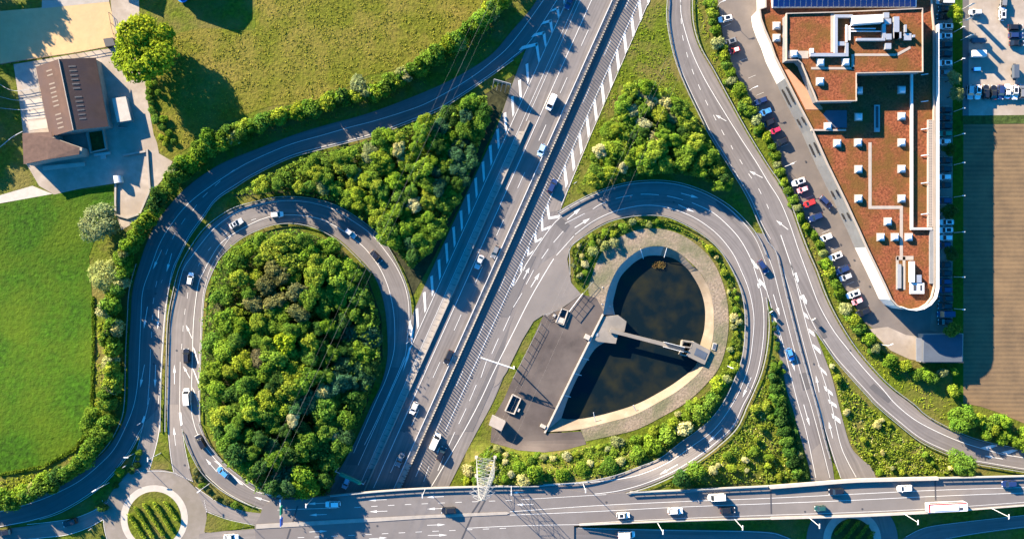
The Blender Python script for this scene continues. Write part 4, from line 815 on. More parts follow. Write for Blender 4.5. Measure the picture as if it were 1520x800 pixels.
# tower roof paths, ducts and plant
for q in (rect(1170, 76, 1200, 87), rect(1233, 21, 1239, 78), rect(1204, 100, 1268, 103.5), rect(1264, 81, 1268, 103), rect(1268, 80, 1330, 83.5)): roofbox('upper_roof_path', q, zt - 0.1, zt + 0.06, 'coping')
mb = MB(); mb.prism([R(x, y, zt + 0.07) for x, y in [(1330, 80), (1351, 69), (1352, 72.5), (1332, 83.6)]], zt - 0.1); mb.build('upper_roof_path', M['coping'], off)
for q in (rect(1239.5, 22, 1266, 26.5), rect(1239, 26.6, 1243.5, 79), rect(1203, 79.2, 1255, 84), rect(1255.2, 64, 1259.5, 84), rect(1272, 57, 1314, 60.8), rect(1310, 36, 1315, 56.8)): roofbox('ventilation_duct', q, zt + 0.1, zt + 1.3, 'steel')
for q in ([(1267, 23.5), (1311, 21.5), (1311, 33), (1267, 36)],): roofbox('air_handler', q, zt, zt + 2.8, 'white_metal')
for q in (rect(1312, 19, 1320, 27), rect(1313, 28, 1323, 36), rect(1327, 25, 1335, 57), rect(1315.5, 50.5, 1323.5, 59), rect(1314.5, 64.5, 1323, 73), rect(1327.5, 48, 1338, 57), rect(1342, 50, 1353, 60), rect(1343, 37, 1346, 48), rect(1244, 62, 1254, 68), rect(1355, 52, 1358.5, 55.5), rect(1174, 77.5, 1182, 84), rect(1203, 72, 1208, 79)): roofbox('roof_plant', q, zt, zt + (1.4 if q[0][0] % 2 else 0.9), 'steel' if q[0][0] % 3 else 'white_metal')
for q in (rect(1255.5, 37, 1258, 63), rect(1260, 38.5, 1262.5, 60), rect(1263, 42, 1300, 43.6), rect(1263, 46, 1310, 47.5)): roofbox('pipe_run', q, zt + 0.2, zt + 0.7, 'white_metal')
# recess, pink terrace, courtyard west of the tower
roofbox('terrace', [(1165, 104), (1172, 103.5), (1221, 160), (1221, 163), (1196, 163), (1188, 147)], zl - 0.2, zl + 0.1, 'terracotta')
roofbox('terrace_edge', rect(1204, 192, 1256, 194.5), zl, ZR - 0.1, 'coping')
roofbox('courtyard_floor', [(1226, 164), (1257, 164), (1257, 190), (1236, 190), (1222, 170)], zl, zl + 0.08, 'slate_blue')
roofbox('roof_ladder_frame', rect(1298, 156, 1306, 196), zl, zl + 0.4, 'galvanised'); roofbox('roof_grille', rect(1300, 158, 1304, 190), zl + 0.4, zl + 0.46, 'dark_metal')
for q in (rect(1330, 381, 1334, 430), rect(1340, 381, 1344, 430), rect(1331, 380, 1356, 386)): roofbox('roof_path', q, zl - 0.05, zl + 0.07, 'coping')
roofbox('roof_grille', rect(1332, 392, 1338, 428), zl + 0.1, zl + 0.5, 'galvanised')
for q, h_ in ((rect(1352, 388, 1358, 419), 1.6), (rect(1352, 420, 1372, 436), 1.1), (rect(1361, 408, 1368, 419.5), 1.3)): roofbox('roof_plant', q, zl, zl + h_, 'white_metal' if h_ != 1.3 else 'steel')
roofbox('roof_plant_vent', rect(1356, 423, 1360, 431), zl + 1.1, zl + 1.2, 'dark_metal'); roofbox('roof_plant_vent', rect(1366, 423, 1368.5, 431), zl + 1.1, zl + 1.2, 'dark_metal')
# skylights
for (x, y, up) in ((1152.5, 39, 0), (1152.5, 57, 0), (1178, 81, 1), (1217.5, 93.5, 1), (1255, 93, 1), (1217, 121.5, 1), (1274.5, 135, 0), (1338, 134, 0), (1274, 174, 0), (1338, 173, 0), (1242.5, 213, 0), (1273.5, 212, 0), (1338, 212, 0), (1274, 251.5, 0), (1338, 251, 0), (1274, 295, 0), (1338, 295, 0), (1317.5, 329, 0), (1307, 352, 0), (1328, 352, 0), (1348.5, 352, 0), (1228.5, 188, 0)):
    z = zt if up else zl; p = R(x, y, z); s_ = MB(); sk = None
    s_.box((p.x, p.y, z + 0.3), (2.0, 2.0, 0.7), 0, 0); s_.box((p.x, p.y, z + 0.85), (1.8, 1.8, 0.4), 0, 0, 0.6)
    # pyramid cap taper is about the box centre
    mbk = MB(); mbk.box((p.x, p.y, z + 0.05), (2.5, 2.5, 0.1)); mbk.build('skylight_kerb', M['coping'], off)
    mbs = MB(); mbs.box((0, 0, 0.45), (1.85, 1.85, 0.8)); mbs.box((0, 0, 1.0), (1.8, 1.8, 0.32), 0, 0, 0.55); o = mbs.build('skylight', M['white_metal'], off, local=True); o.location = p - off.location
# solar field on the northern roof
sol = thing('solar_array', 'blue tilted solar array with white gaps on the northern office roof', 'solar panels', R(1250, 0, ZR))
for k in range(38 - 12):
    x0 = 1148 + k * 8.15; mb = MB(); a = [R(x0, 10.5, ZR + 0.4), R(x0 + 6.9, 10.2, ZR + 0.4), R(x0 + 8.1, -40, ZR + 4.2), R(x0 + 1.2, -40, ZR + 4.2)]
    mb.poly(a); mb.poly([a[0] - Vector((0, 0.02, 0.12)), a[1] - Vector((0, 0.02, 0.12)), a[1], a[0]]); mb.build('solar_panel', M['solar_blue'], sol)
mb = MB(); mb.prism([R(1147, 11.5, ZR + 0.2), R(1360.5, 11, ZR + 0.2), R(1361, -40, ZR + 4.0), R(1147.5, -40, ZR + 4.0)], ZR - 0.9); mb.build('mounting_frame', M['white_metal'], sol)

# carport / garage by the field
gar = thing('garage', 'blue-grey corrugated garage roof beside the ploughed field', 'garage', R(1400, 518, 0))
ga = [(1371, 497), (1429, 496), (1428.5, 537), (1370.5, 537)]
mb = MB(); mb.prism([R(x, y, 3.8) for x, y in inset(ga, 1.0)], -0.1); mb.build('wall', M['concrete'], gar)
mb = MB()
a, b_, c, d_ = [R(x, y, z) for (x, y), z in zip(ga, (4.4, 4.0, 4.0, 4.4))]
for k in range(40):
    t0, t1, tm = k / 40, (k + 1) / 40, (k + 0.5) / 40
    q = [a.lerp(b_, t) for t in (t0, tm, t1)]; r_ = [d_.lerp(c, t) for t in (t0, tm, t1)]; q[1].z += 0.12; r_[1].z += 0.12
    mb.poly([q[0], r_[0], r_[1], q[1]]); mb.poly([q[1], r_[1], r_[2], q[2]])
mb.build('roof', M['slate_blue'], gar)
mb = MB(); mb.prism([R(x, y, 3.9) for x, y in [(1360, 501), (1368, 502), (1371, 497), (1370.5, 536.5), (1360.3, 536)]], 3.6, bottom=True); mb.build('side_canopy', M['grey_panel'], gar)
mb = MB()
for k in range(22): p = R(1372 + 57 * k / 21, 537.6, 3.9); mb.box((p.x, p.y, p.z), (0.5, 0.35, 0.1))
mb.build('gutter_bracket', M['dark_metal'], gar)

# ------------------------------------------------------------------ farm
def roof_barn(name, label, ridge, lew, rew, zr, ze, mat, gable='concrete', group=None):
    t = thing(name, label, 'barn', R((ridge[0][0] + ridge[1][0]) / 2, (ridge[0][1] + ridge[1][1]) / 2, 0))
    r0, r1 = R(*ridge[0], zr), R(*ridge[1], zr); l0, l1 = R(*lew[0], ze), R(*lew[1], ze); e0, e1 = R(*rew[0], ze), R(*rew[1], ze)
    for q, nm in (((l0, l1, r1, r0), 0), ((r0, r1, e1, e0), 1)):
        mb = MB(); n = Vector((0, 0, 0.18)); mb.poly(q); mb.poly([p - n for p in q][::-1])
        for i in range(4): j = (i + 1) % 4; mb.poly([q[i], q[i] - n, q[j] - n, q[j]])
        mb.build('roof', M[mat], t)
    mb = MB(); c = (l0 + l1 + e0 + e1) / 4; ins = lambda p: Vector((c.x + (p.x - c.x) * 0.95, c.y + (p.y - c.y) * 0.97, p.z - 0.25))
    L0, L1, E0, E1, R0, R1 = map(ins, (l0, l1, e0, e1, r0, r1)); dn = lambda p: Vector((p.x, p.y, -0.1))
    for q in ((L0, L1, dn(L1), dn(L0)), (E1, E0, dn(E0), dn(E1)), (L0, dn(L0), dn(E0), E0, R0), (L1, R1, E1, dn(E1), dn(L1))): mb.poly(q)
    mb.build('wall', M[gable], t)
    mb = MB(); mb.tube(r0 + Vector((0, 0, 0.05)), r1 + Vector((0, 0, 0.05)), 0.14); mb.build('ridge_cap', M['coping'], t)
    return t, (l0, l1, r0, r1, e0, e1)
bt, (l0, l1, r0, r1, e0, e1) = roof_barn('barn', 'large barn with two-pitched rusty brown roof and rows of pale rooflights', ((87, 88), (109, 193.5)), ((53, 99.5), (74, 203.5)), ((142, 86), (161, 188)), 9.0, 5.0, 'rust_roof')
for side in (0, 1):
    for k in range(14):
        if (k * 5 + side) % 7 == 3: continue
        t = 0.10 + 0.062 * k; u = 0.40 if side == 0 else 0.28
        b0 = (l0 if side == 0 else e0).lerp(l1 if side == 0 else e1, t); rr = r0.lerp(r1, t); 
        b1 = (l0 if side == 0 else e0).lerp(l1 if side == 0 else e1, t + 0.02); r2_ = r0.lerp(r1, t + 0.02)
        if side: q = [rr.lerp(b0, 0.22), r2_.lerp(b1, 0.22), r2_.lerp(b1, 0.42), rr.lerp(b0, 0.42)]
        else: q = [rr.lerp(b0, 0.36), r2_.lerp(b1, 0.36), r2_.lerp(b1, 0.60), rr.lerp(b0, 0.60)]
        mb = MB(); q = [p + Vector((0, 0, 0.04)) for p in q]; v = (q[1] - q[0]).cross(q[2] - q[0]); mb.poly(q if v.z > 0 else q[::-1]); mb.build('rooflight', M['rooflight'], bt)
an = thing('barn_annex', 'low tiled annex roof at the south end of the rusty barn', 'barn', R(75, 220, 0))
mb = MB(); an_r = [R(x, y, z) for (x, y), z in zip([(33, 198), (76, 196), (78, 205), (118, 219), (117.5, 229.5), (70, 237), (35, 244)], (6.0, 6.4, 6.4, 6.2, 5.8, 5.6, 5.8))]; mb.poly(an_r[::-1]); q = [p - Vector((0, 0, 0.15)) for p in an_r]
for i in range(len(q)): j = (i + 1) % len(q); mb.poly([an_r[i], an_r[j], q[j], q[i]])
mb.build('roof', M['pantile'], an)
mb = MB(); mb.prism([Vector((p.x * 0.997 + 0.997 * 0, p.y, 5.3)) for p in q], -0.1); mb.build('wall', M['concrete'], an)
sh = thing('farm_shed', 'small shed with plain cream roof east of the rusty barn', 'shed', R(178, 164, 0))
mb = MB(); mb.prism([R(x, y, 2.7) for x, y in [(167.5, 147), (186, 144.5), (193.5, 178), (175, 181)]], -0.1); mb.build('wall', M['shed_grey'], sh)
mb = MB(); mb.prism([R(x, y, z) for (x, y), z in zip([(166, 146.5), (186.5, 143.5), (194.8, 178.5), (173.5, 182)], (3.0, 2.8, 2.8, 3.0))], 2.7); mb.build('roof', M['pale_concrete'], sh)
mb = MB(); p0, p1 = R(190, 146, 0), R(200, 179, 0); mb.wall([p0, p1, R(178, 184, 0), R(176, 190, 0), R(189, 191, 0)], 0.1, 0.0, 1.0); tag(mb.build('metal_rail', M['galvanised']), 'bent metal rail round the cream-roofed farm shed', 'railing')
hu = thing('white_hut', 'tiny white barrel-roofed hut in the middle of the farm yard', 'hut', R(174, 266, 0))
mb = MB(); mb.prism([R(x, y, 1.9) for x, y in [(168.5, 261.5), (178.5, 261), (180.5, 270.5), (170, 271.5)]], 0); mb.build('wall', M['white_render'], hu)
mb = MB(); a, b_, c, d_ = [R(x, y, 1.9) for x, y in [(168.2, 261.2), (178.8, 260.7), (180.8, 270.8), (169.7, 271.8)]]
for k in range(6):
    f = lambda t, p, q: p.lerp(q, t) + Vector((0, 0, 0.5 * math.sin(math.pi * t)))
    mb.poly([f(k / 6, a, b_), f(k / 6, d_, c), f((k + 1) / 6, d_, c), f((k + 1) / 6, a, b_)])
mb.build('roof', M['white_metal'], hu)
tr = thing('slurry_pit', 'square dark slurry pit with raised walls behind the rusty barn', 'pit', P(144, 210, 0.1))
q = [P(x, y, 0.1) for x, y in [(131, 196), (155, 193), (160, 222), (137, 227)]]
mb = MB(); mb.wall(q + [q[0]], 0.5, -0.1, 1.5); mb.build('kerb', M['concrete'], tr); mb = MB(); mb.poly([p + Vector((0, 0, 0.1)) for p in q][::-1]); mb.build('slurry', M['dark_turf'], tr)
mb = MB(); p = P(152, 229, 0.3); mb.box((p.x, p.y, 0.5), (5.0, 0.8, 0.5), 0.12); mb.box((p.x + 0.3, p.y - 0.9, 0.35), (1.6, 1.2, 0.3), 0.12, 0); tag(mb.build('feed_trough', M['shed_grey']), 'pale T-shaped trough just south of the slurry pit', 'trough')
mb = MB(); p = P(95, 247, 0.3); mb.box((p.x, p.y, 0.35), (13.0, 1.3, 0.6), 0.1); tag(mb.build('feed_trough', M['pale_concrete']), 'long pale feed wall under the low tiled annex', 'trough')
WG = 'low walls around the farm yard'
for pts, lab in (([(219, 222), (221, 252), (223.5, 282), (208.5, 317)], 'low pale wall on the eastern side of the farm yard'), ([(172.5, 272), (172, 300), (172.5, 319)], 'low pale wall south of the tiny white hut'), ([(172.5, 319), (190, 324), (207, 318)], 'thin pale kerb wall at the south tip of the farm yard'), ([(183, 231), (200, 228), (217, 225)], 'short pale wall reaching west from the eastern yard wall')):
    mb = MB(); mb.wall([P(x, y, 0.05) for x, y in pts], 0.55, -0.1, 0.6); tag(mb.build('yard_wall', M['concrete']), lab, 'wall', WG)
barrier('paddock_fence', 'timber post fence along the southern edge of the sandy arena', [(-20, 102), (0, 97), (60, 87), (110, 80), (160, 71)], h=1.2, beam=0.12, th=0.06, rails=2, post=11, mat='timber', group='paddock fences', cat='fence')
barrier('paddock_fence', 'timber post fence along the eastern edge of the sandy arena', [(163, 20), (168, 45), (175, 66)], h=1.2, beam=0.12, th=0.06, rails=2, post=11, mat='timber', group='paddock fences', cat='fence')
barrier('paddock_fence', 'pale wire fence on the shaded lawn west of the barn, upper one', [(-20, 110), (0, 125), (24, 136), (60, 130)], h=1.1, beam=0.1, th=0.10, rails=2, post=12, group='paddock fences', cat='fence')
barrier('paddock_fence', 'pale wire fence on the shaded lawn west of the barn, middle one', [(-20, 140), (0, 144), (28, 150), (62, 146)], h=1.1, beam=0.1, th=0.10, rails=2, post=12, group='paddock fences', cat='fence')
barrier('paddock_fence', 'pale wire fence on the shaded lawn west of the barn, lower one', [(-20, 158), (0, 161), (34, 164), (65, 160)], h=1.1, beam=0.1, th=0.10, rails=2, post=12, group='paddock fences', cat='fence')
barrier('paddock_fence', 'pale rail running from the annex corner down to the grass verge', [(-20, 232), (0, 221), (20, 205), (36, 196)], h=1.1, beam=0.12, th=0.22, rails=1, post=12, group='paddock fences', cat='fence')
mb = MB(); p = R(150, 62, 0); mb.prism([P(x, y, 1.6) for x, y in [(153, 58), (167, 56), (171, 67.5), (156.5, 69.5)]], 0.1); tag(mb.build('dark_shelter', M['dark_metal']), 'small black flat-topped shelter at the arena corner', 'shelter')
tp = thing('trampoline', 'round bright blue trampoline on the shaded lawn, cut by the top edge', 'trampoline', P(272.5, -3, 0.05))
mb = MB(); n = 28; c = P(272.5, -3, 0)
top = [(c.x + 1.75 * math.cos(2 * math.pi * k / n), c.y + 1.75 * math.sin(2 * math.pi * k / n), 0.8) for k in range(n)]; inn = [(c.x + 1.3 * math.cos(2 * math.pi * k / n), c.y + 1.3 * math.sin(2 * math.pi * k / n), 0.8) for k in range(n)]
for k in range(n): mb.poly([top[k], top[(k + 1) % n], inn[(k + 1) % n], inn[k]])
mb.build('pad', M['blue_vinyl'], tp); mb = MB(); mb.poly(inn); mb.build('bed', M['sign_blue'], tp)
for k in range(4): mb = MB(); a = math.pi / 4 + k * math.pi / 2; mb.tube((c.x + 1.6 * math.cos(a), c.y + 1.6 * math.sin(a), 0), (c.x + 1.6 * math.cos(a), c.y + 1.6 * math.sin(a), 0.8), 0.04); mb.build('leg', M['steel'], tp)
# farmhouse and neighbours just beyond the northern edge (only their shadows reach in)
for (x0, y0, x1, y1, ze, zr, lab) in ((238, -78, 322, -24, 5.2, 7.5, 'plain rendered house north of the blue trampoline'), (150, -85, 205, -35, 4.0, 6.0, 'small rendered outbuilding north of the driveway')):
    xm = (x0 + x1) / 2; roof_barn('farm_house', lab, ((xm, y0), (xm, y1)), ((x0, y0), (x0, y1)), ((x1, y0), (x1, y1)), zr, ze, 'pantile', 'white_render')
# ------------------------------------------------------------------ vehicles
def car_meshes(kind):
    L, W, hb, hr, cf, cr, tf, trr = {'hatch': (4.1, 1.78, 0.86, 1.48, 0.95, -1.95, 0.25, -1.55), 'sedan': (4.6, 1.82, 0.86, 1.44, 0.85, -1.75, 0.15, -1.05),
        'suv': (4.6, 1.9, 1.0, 1.66, 1.05, -2.15, 0.45, -1.75), 'van': (5.3, 2.0, 1.1, 2.25, 1.75, -2.55, 0.95, -2.45), 'small': (3.5, 1.62, 0.85, 1.5, 0.9, -1.65, 0.35, -1.35)}[kind]
    h = L / 2; w2 = W / 2; body = MB()
    plan = [(h - 0.02, w2 * 0.55), (h - 0.28, w2 * 0.88), (h - 0.75, w2), (-h + 0.5, w2), (-h + 0.15, w2 * 0.9), (-h, w2 * 0.6)]
    plan = plan + [(x, -y) for x, y in plan[::-1]]
    rings = []
    for z, s_, dx in ((0.22, 0.94, 0), (0.45, 1.0, 0), (hb - 0.12, 0.99, 0), (hb, 0.93, 0)):
        rings.append([body.vert((x * (s_ if z > 0.3 else 0.97), y * s_, z - (0.10 * max(0, (x - cf) / (h - cf)) if z > 0.6 and x > cf else 0))) for x, y in plan])
    n = len(plan)
    for r in range(3):
        for i in range(n): j = (i + 1) % n; body.face((rings[r][j], rings[r][i], rings[r + 1][i], rings[r + 1][j]))
    body.face(rings[3][::-1]); body.face(rings[0])
    wr = w2 * (0.72 if kind != 'van' else 0.86)
    body.box(((tf + trr) / 2, 0, hr), (tf - trr + 0.1, 2 * wr + 0.04, 0.07), 0, 0, 0.97)
    for s_ in (-1, 1):                                   # pillars and mirrors
        for x0, x1 in ((cf, tf), ((cf + cr) / 2, (tf + trr) / 2), (cr, trr)): body.tube((x0, s_ * w2 * 0.90, hb - 0.03), (x1, s_ * wr, hr), 0.05, n=4)
        body.box((cf - 0.15, s_ * (w2 + 0.1), hb + 0.12), (0.16, 0.22, 0.14))
    if kind == 'van':
        body.prism([(tf - 0.35, wr, hr - 0.03), (trr, wr, hr - 0.03), (trr, -wr, hr - 0.03), (tf - 0.35, -wr, hr - 0.03)], hb - 0.05)
    out = {'body': body.mesh('body', [M['car_paint']])}
    b = w2 * 0.90
    def gl(nm, q): mb = MB(); mb.poly(q); out[nm] = mb.mesh(nm, [M['glass']])
    gl('windscreen', [(cf, -b, hb - 0.02), (cf, b, hb - 0.02), (tf, wr, hr - 0.02), (tf, -wr, hr - 0.02)])
    gl('rear_window', [(cr, b, hb), (cr, -b, hb), (trr, -wr, hr - 0.02), (trr, wr, hr - 0.02)])
    sides = []
    for s_ in (-1, 1):
        mb = MB(); q = [(cf, s_ * b, hb - 0.02), (tf, s_ * wr, hr - 0.02), (trr, s_ * wr, hr - 0.02), (cr, s_ * b, hb)]; mb.poly(q if s_ > 0 else q[::-1]); sides.append(mb.mesh('side_window', [M['glass']]))
    out['side'] = sides
    mb = MB(); mb.tube((0, -0.11, 0), (0, 0.11, 0), 0.33, n=14); out['wheel'] = mb.mesh('wheel', [M['rubber']]); out['wp'] = [(sx * L * 0.30, sy * (w2 - 0.1), 0.33) for sx in (-1, 1) for sy in (-1, 1)]
    mb = MB(); mb.box((0, 0, 0), (0.22, 0.34, 0.14)); out['headlight'] = mb.mesh('headlight', [M['lamp_lens']]); out['hp'] = [(h - 0.16, s_ * w2 * 0.68, hb - 0.17) for s_ in (-1, 1)]
    mb = MB(); mb.box((0, 0, 0), (0.12, 0.30, 0.18)); out['tail_light'] = mb.mesh('tail_light', [M['red_lens']]); out['tp'] = [(-h + 0.08, s_ * w2 * 0.68, hb - 0.08) for s_ in (-1, 1)]
    mb = MB(); mb.box(((tf + trr) / 2 + 0.1, 0, hr + 0.035), ((tf - trr) * 0.62, wr * 1.5, 0.02)); out['sunroof'] = mb.mesh('sunroof', [M['glass']])
    out['hr'] = hr; return out
CM = {k: car_meshes(k) for k in ('hatch', 'sedan', 'suv', 'van', 'small')}
COL = {'white': (0.66, 0.66, 0.65), 'silver': (0.36, 0.38, 0.40), 'grey': (0.14, 0.145, 0.15), 'black': (0.010, 0.010, 0.012), 'navy': (0.012, 0.025, 0.085), 'blue': (0.05, 0.20, 0.46), 'light blue': (0.28, 0.42, 0.60), 'red': (0.42, 0.025, 0.02), 'crimson': (0.40, 0.02, 0.06), 'green': (0.02, 0.16, 0.09), 'dark green': (0.015, 0.06, 0.05), 'pink': (0.62, 0.22, 0.26)}
def child(me, nm, root, loc=(0, 0, 0), col=None):
    o = bpy.data.objects.new(nm, me); C.objects.link(o); o.parent = root; o.location = loc
    if col: o.color = (*col, 1)
    return o
def car(x, y, ang, kind, col, label, group, z=None, sunroof=False, cat='car', roofcol=None):
    m = CM[kind]; zz = (hz(x, y) + 0.15) if z is None else z
    p = R(x, y, zz + m['hr'] * 0.5); r = thing('parked_car' if 'park' in group else 'delivery_van' if kind == 'van' else 'car', label, cat if kind != 'van' else 'van', (p.x, p.y, zz), math.radians(ang), group)
    c = COL[col]; child(m['body'], 'body', r, col=c); child(m['windscreen'], 'windscreen', r); child(m['rear_window'], 'rear_window', r)
    for s_ in m['side']: child(s_, 'side_window', r)
    for q in m['wp']: child(m['wheel'], 'wheel', r, q)
    for q in m['hp']: child(m['headlight'], 'headlight', r, q)
    for q in m['tp']: child(m['tail_light'], 'tail_light', r, q)
    if sunroof: child(m['sunroof'], 'sunroof', r)
    if roofcol:
        bm_ = MB(); bm_.box((-0.5, 0, m['hr'] + 0.04), (1.3, 1.1, 0.02)); o = bm_.build('roof_panel', M['car_paint'], r, local=True); o.color = (*COL[roofcol], 1)
    return r
MG = 'vehicles on the motorway'
car(818.5, 152, 246, 'van', 'white', 'white van on the motorway, the northernmost large vehicle there', MG)
car(804, 223, 246, 'hatch', 'light blue', 'light blue hatchback beside the motorway median', MG)
car(820, 276, 66, 'suv', 'navy', 'dark navy car alone on the eastern carriageway near the hatched nose', MG)
car(735, 374, 246, 'hatch', 'grey', 'grey car tight beside the median, just ahead of a silver one', MG)
car(711.5, 389, 246, 'sedan', 'silver', 'silver car in tree shade on the motorway, left of a grey one', MG)
car(665.8, 530, 246, 'suv', 'black', 'black car in full sun on the motorway beside the median', MG)
car(614.6, 605.5, 246, 'hatch', 'white', 'white car in deep shade on the western carriageway', MG)
car(593.7, 682, 246, 'sedan', 'grey', 'dark grey car in shade just before the bridge', MG)
car(646, 655, 66, 'van', 'white', 'white van with pale roof near the bridge on the eastern carriageway', MG)
car(655, 673, 66, 'suv', 'black', 'black car in the shadow of the white van near the bridge', MG)
car(514, 716, 246, 'hatch', 'light blue', 'pale blue car passing under the green gantry sign', MG)
car(845, 4, 246, 'sedan', 'navy', 'dark blue car cut by the top edge at the hatched exit nose', MG)
LG = 'vehicles on the slip roads'
car(350.5, 332, 30, 'sedan', 'silver', 'silver saloon on the top left of the loop road', LG, sunroof=True)
car(411, 318.5, 5, 'hatch', 'white', 'white hatchback at the very top of the left loop road', LG)
car(520, 346, -40, 'hatch', 'silver', 'silver hatchback on the right shoulder of the left loop road', LG)
car(558, 381, -50, 'suv', 'black', 'black car on the right side of the left loop road', LG)
car(282.5, 414, 80, 'hatch', 'white', 'white hatchback on the left leg of the loop road in shade', LG)
car(276.7, 528, 92, 'suv', 'black', 'black car on the left leg of the loop road', LG)
car(277, 589, 94, 'van', 'white', 'white van on the left leg of the loop road', LG)
car(297.5, 655, 118, 'suv', 'black', 'black car at the lower left bend of the loop road', LG)
car(331, 700.5, 140, 'hatch', 'blue', 'bright blue hatchback at the lower left bend of the loop road', LG)
car(1132.5, 396, -58, 'suv', 'navy', 'navy car where the right loop meets the underpass road', LG)
car(1173, 526, -72, 'hatch', 'blue', 'blue car on the road down to the underpass', LG)
car(104, 775, 198, 'suv', 'black', 'black car approaching the left roundabout in the shade', LG)
car(6, 790, 190, 'hatch', 'black', 'black car cut by the left edge on the roundabout approach', LG)
BG = 'vehicles on the bridge'
zb = ZB + 0.03
car(494, 748, 181, 'suv', 'white', 'white car at the western end of the bridge in tree shade', BG, z=zb)
car(666, 757, 182, 'suv', 'black', 'black car on the bridge directly above the motorway', BG, z=zb)
car(925, 764.5, 3, 'hatch', 'white', 'white car with dark sunroof on the bridge, western of the white pair', BG, z=zb, sunroof=True)
car(1002.5, 758, 3, 'suv', 'white', 'white car on the bridge, eastern of the white pair', BG, z=zb)
car(1064, 738, 183, 'van', 'white', 'large white van at the northern side of the bridge', BG, z=zb)
car(1080, 757, 3, 'suv', 'black', 'black car beside the large white van on the bridge', BG, z=zb)
car(1241, 729, 183, 'suv', 'black', 'black car on the bridge beside the pale parapet wall', BG, z=zb)
car(1217.5, 754, 183, 'small', 'dark green', 'small dark green car on the bridge', BG, z=zb)
car(1343, 724.5, 183, 'suv', 'white', 'white car on the bridge north of the long white bus', BG, z=zb)
car(1498, 717.5, 183, 'suv', 'navy', 'dark blue car near the eastern end of the bridge', BG, z=zb)
car(343, 797, 2, 'sedan', 'white', 'white car cut by the bottom edge east of the left roundabout', LG)
car(930, 793, 2, 'van', 'white', 'white van on the sunken access road below the bridge', LG)
# bus
bp_ = R(1401, 749.5, ZB); bus = thing('city_bus', 'long white city bus with red stripe on the bridge', 'bus', (bp_.x, bp_.y, ZB + 0.03), math.radians(2.5))
bl, bw = 11.8, 2.55
mb = MB(); pr = [(-bl / 2, -bw / 2), (bl / 2 - 0.15, -bw / 2), (bl / 2, -bw / 2 + 0.3), (bl / 2, bw / 2 - 0.3), (bl / 2 - 0.15, bw / 2), (-bl / 2, bw / 2)]; mb.prism([(x, y, 3.0) for x, y in pr], 0.35, 0, 0, bottom=True); mb.build('body', M['bus_white'], bus, local=True)
mb = MB(); mb.box((-0.1, bw / 2 - 0.15, 3.02), (bl - 0.5, 0.32, 0.06)); mb.box((-bl / 2 + 0.2, 0, 3.02), (0.4, bw - 0.1, 0.06)); mb.build('red_stripe', M['red_paint'], bus, local=True)
mb = MB(); mb.box((-0.6, 0, 3.08), (7.5, 1.7, 0.16)); mb.build('roof_pod', M['bus_white'], bus, local=True)
mb = MB()
for k in range(7): mb.box((2.6 + k * 0.28, -0.45, 3.06), (0.2, 0.75, 0.07))
mb.build('roof_vent', M['dark_metal'], bus, local=True)
for s_ in (-1, 1): mb = MB(); mb.box((0, s_ * (bw / 2 + 0.005), 1.95), (bl - 1.2, 0.03, 1.1)); mb.build('side_window', M['glass'], bus, local=True)
mb = MB(); mb.box((bl / 2 + 0.005, 0, 1.75), (0.03, 2.0, 1.6)); mb.build('windscreen', M['glass'], bus, local=True)
for x in (-3.2, 3.6):
    for s_ in (-1, 1): mb = MB(); mb.tube((x, s_ * (bw / 2 - 0.3), 0.48), (x, s_ * (bw / 2 - 0.02), 0.48), 0.48, n=16); mb.build('wheel', M['rubber'], bus, local=True)
for s_ in (-1, 1): mb = MB(); mb.box((bl / 2, s_ * 0.95, 0.8), (0.06, 0.35, 0.2)); mb.build('headlight', M['lamp_lens'], bus, local=True)

PG = 'cars parked beside the office'
ords = ['first', 'second', 'third', 'fourth', 'fifth', 'sixth', 'seventh', 'eighth', 'ninth', 'tenth', 'eleventh', 'twelfth', 'thirteenth', 'fourteenth', 'fifteenth', 'sixteenth', 'seventeenth', 'eighteenth', 'nineteenth', 'twentieth']
east = [(1403, 2, 'van', 'silver'), (1402, 14, 'hatch', 'black'), (1400, 25, 'hatch', 'black'), (1404, 39.5, 'suv', 'white'), (1403, 54, 'suv', 'white'), (1403, 67, 'suv', 'black'), (1402.5, 80.5, 'suv', 'black'), (1403, 94, 'suv', 'white'), (1401, 108, 'hatch', 'grey'),
        (1403, 163.5, 'hatch', 'black'), (1403, 175.5, 'sedan', 'black'), (1403, 187.5, 'suv', 'black'), (1404, 198.5, 'hatch', 'green'), (1402, 210.5, 'hatch', 'white'), (1403, 238, 'sedan', 'black'), (1402, 251, 'suv', 'black'), (1402.5, 263, 'hatch', 'white'), (1402.5, 275, 'hatch', 'black'), (1402, 298, 'suv', 'navy'),
        (1405, 330, 'suv', 'white'), (1404, 341.5, 'suv', 'white'), (1404.5, 353, 'hatch', 'white'), (1402, 363.5, 'hatch', 'navy'), (1402.5, 393, 'hatch', 'black'), (1402.5, 405.5, 'suv', 'black'), (1402.5, 418, 'suv', 'navy'), (1403, 430, 'suv', 'navy'), (1404, 443, 'suv', 'black'), (1403, 454.5, 'suv', 'black'), (1404, 466, 'van', 'navy'), (1403, 477.5, 'suv', 'black')]
cnt = {}
for (x, y, k, c) in east:
    cnt[c] = cnt.get(c, 0) + 1
tot = dict(cnt); cnt = {}
for (x, y, k, c) in east:
    cnt[c] = cnt.get(c, 0) + 1
    lab = f'only {c} car in the shaded row east of the office' if tot[c] == 1 else f'{c} {"van" if k == "van" else "car"} in the shaded row east of the office, {ords[cnt[c] - 1]} {c} from north'
    car(x, y, 180 + random.uniform(-1.5, 1.5), k, c, lab, PG, sunroof=(c == 'white' and k == 'suv'))
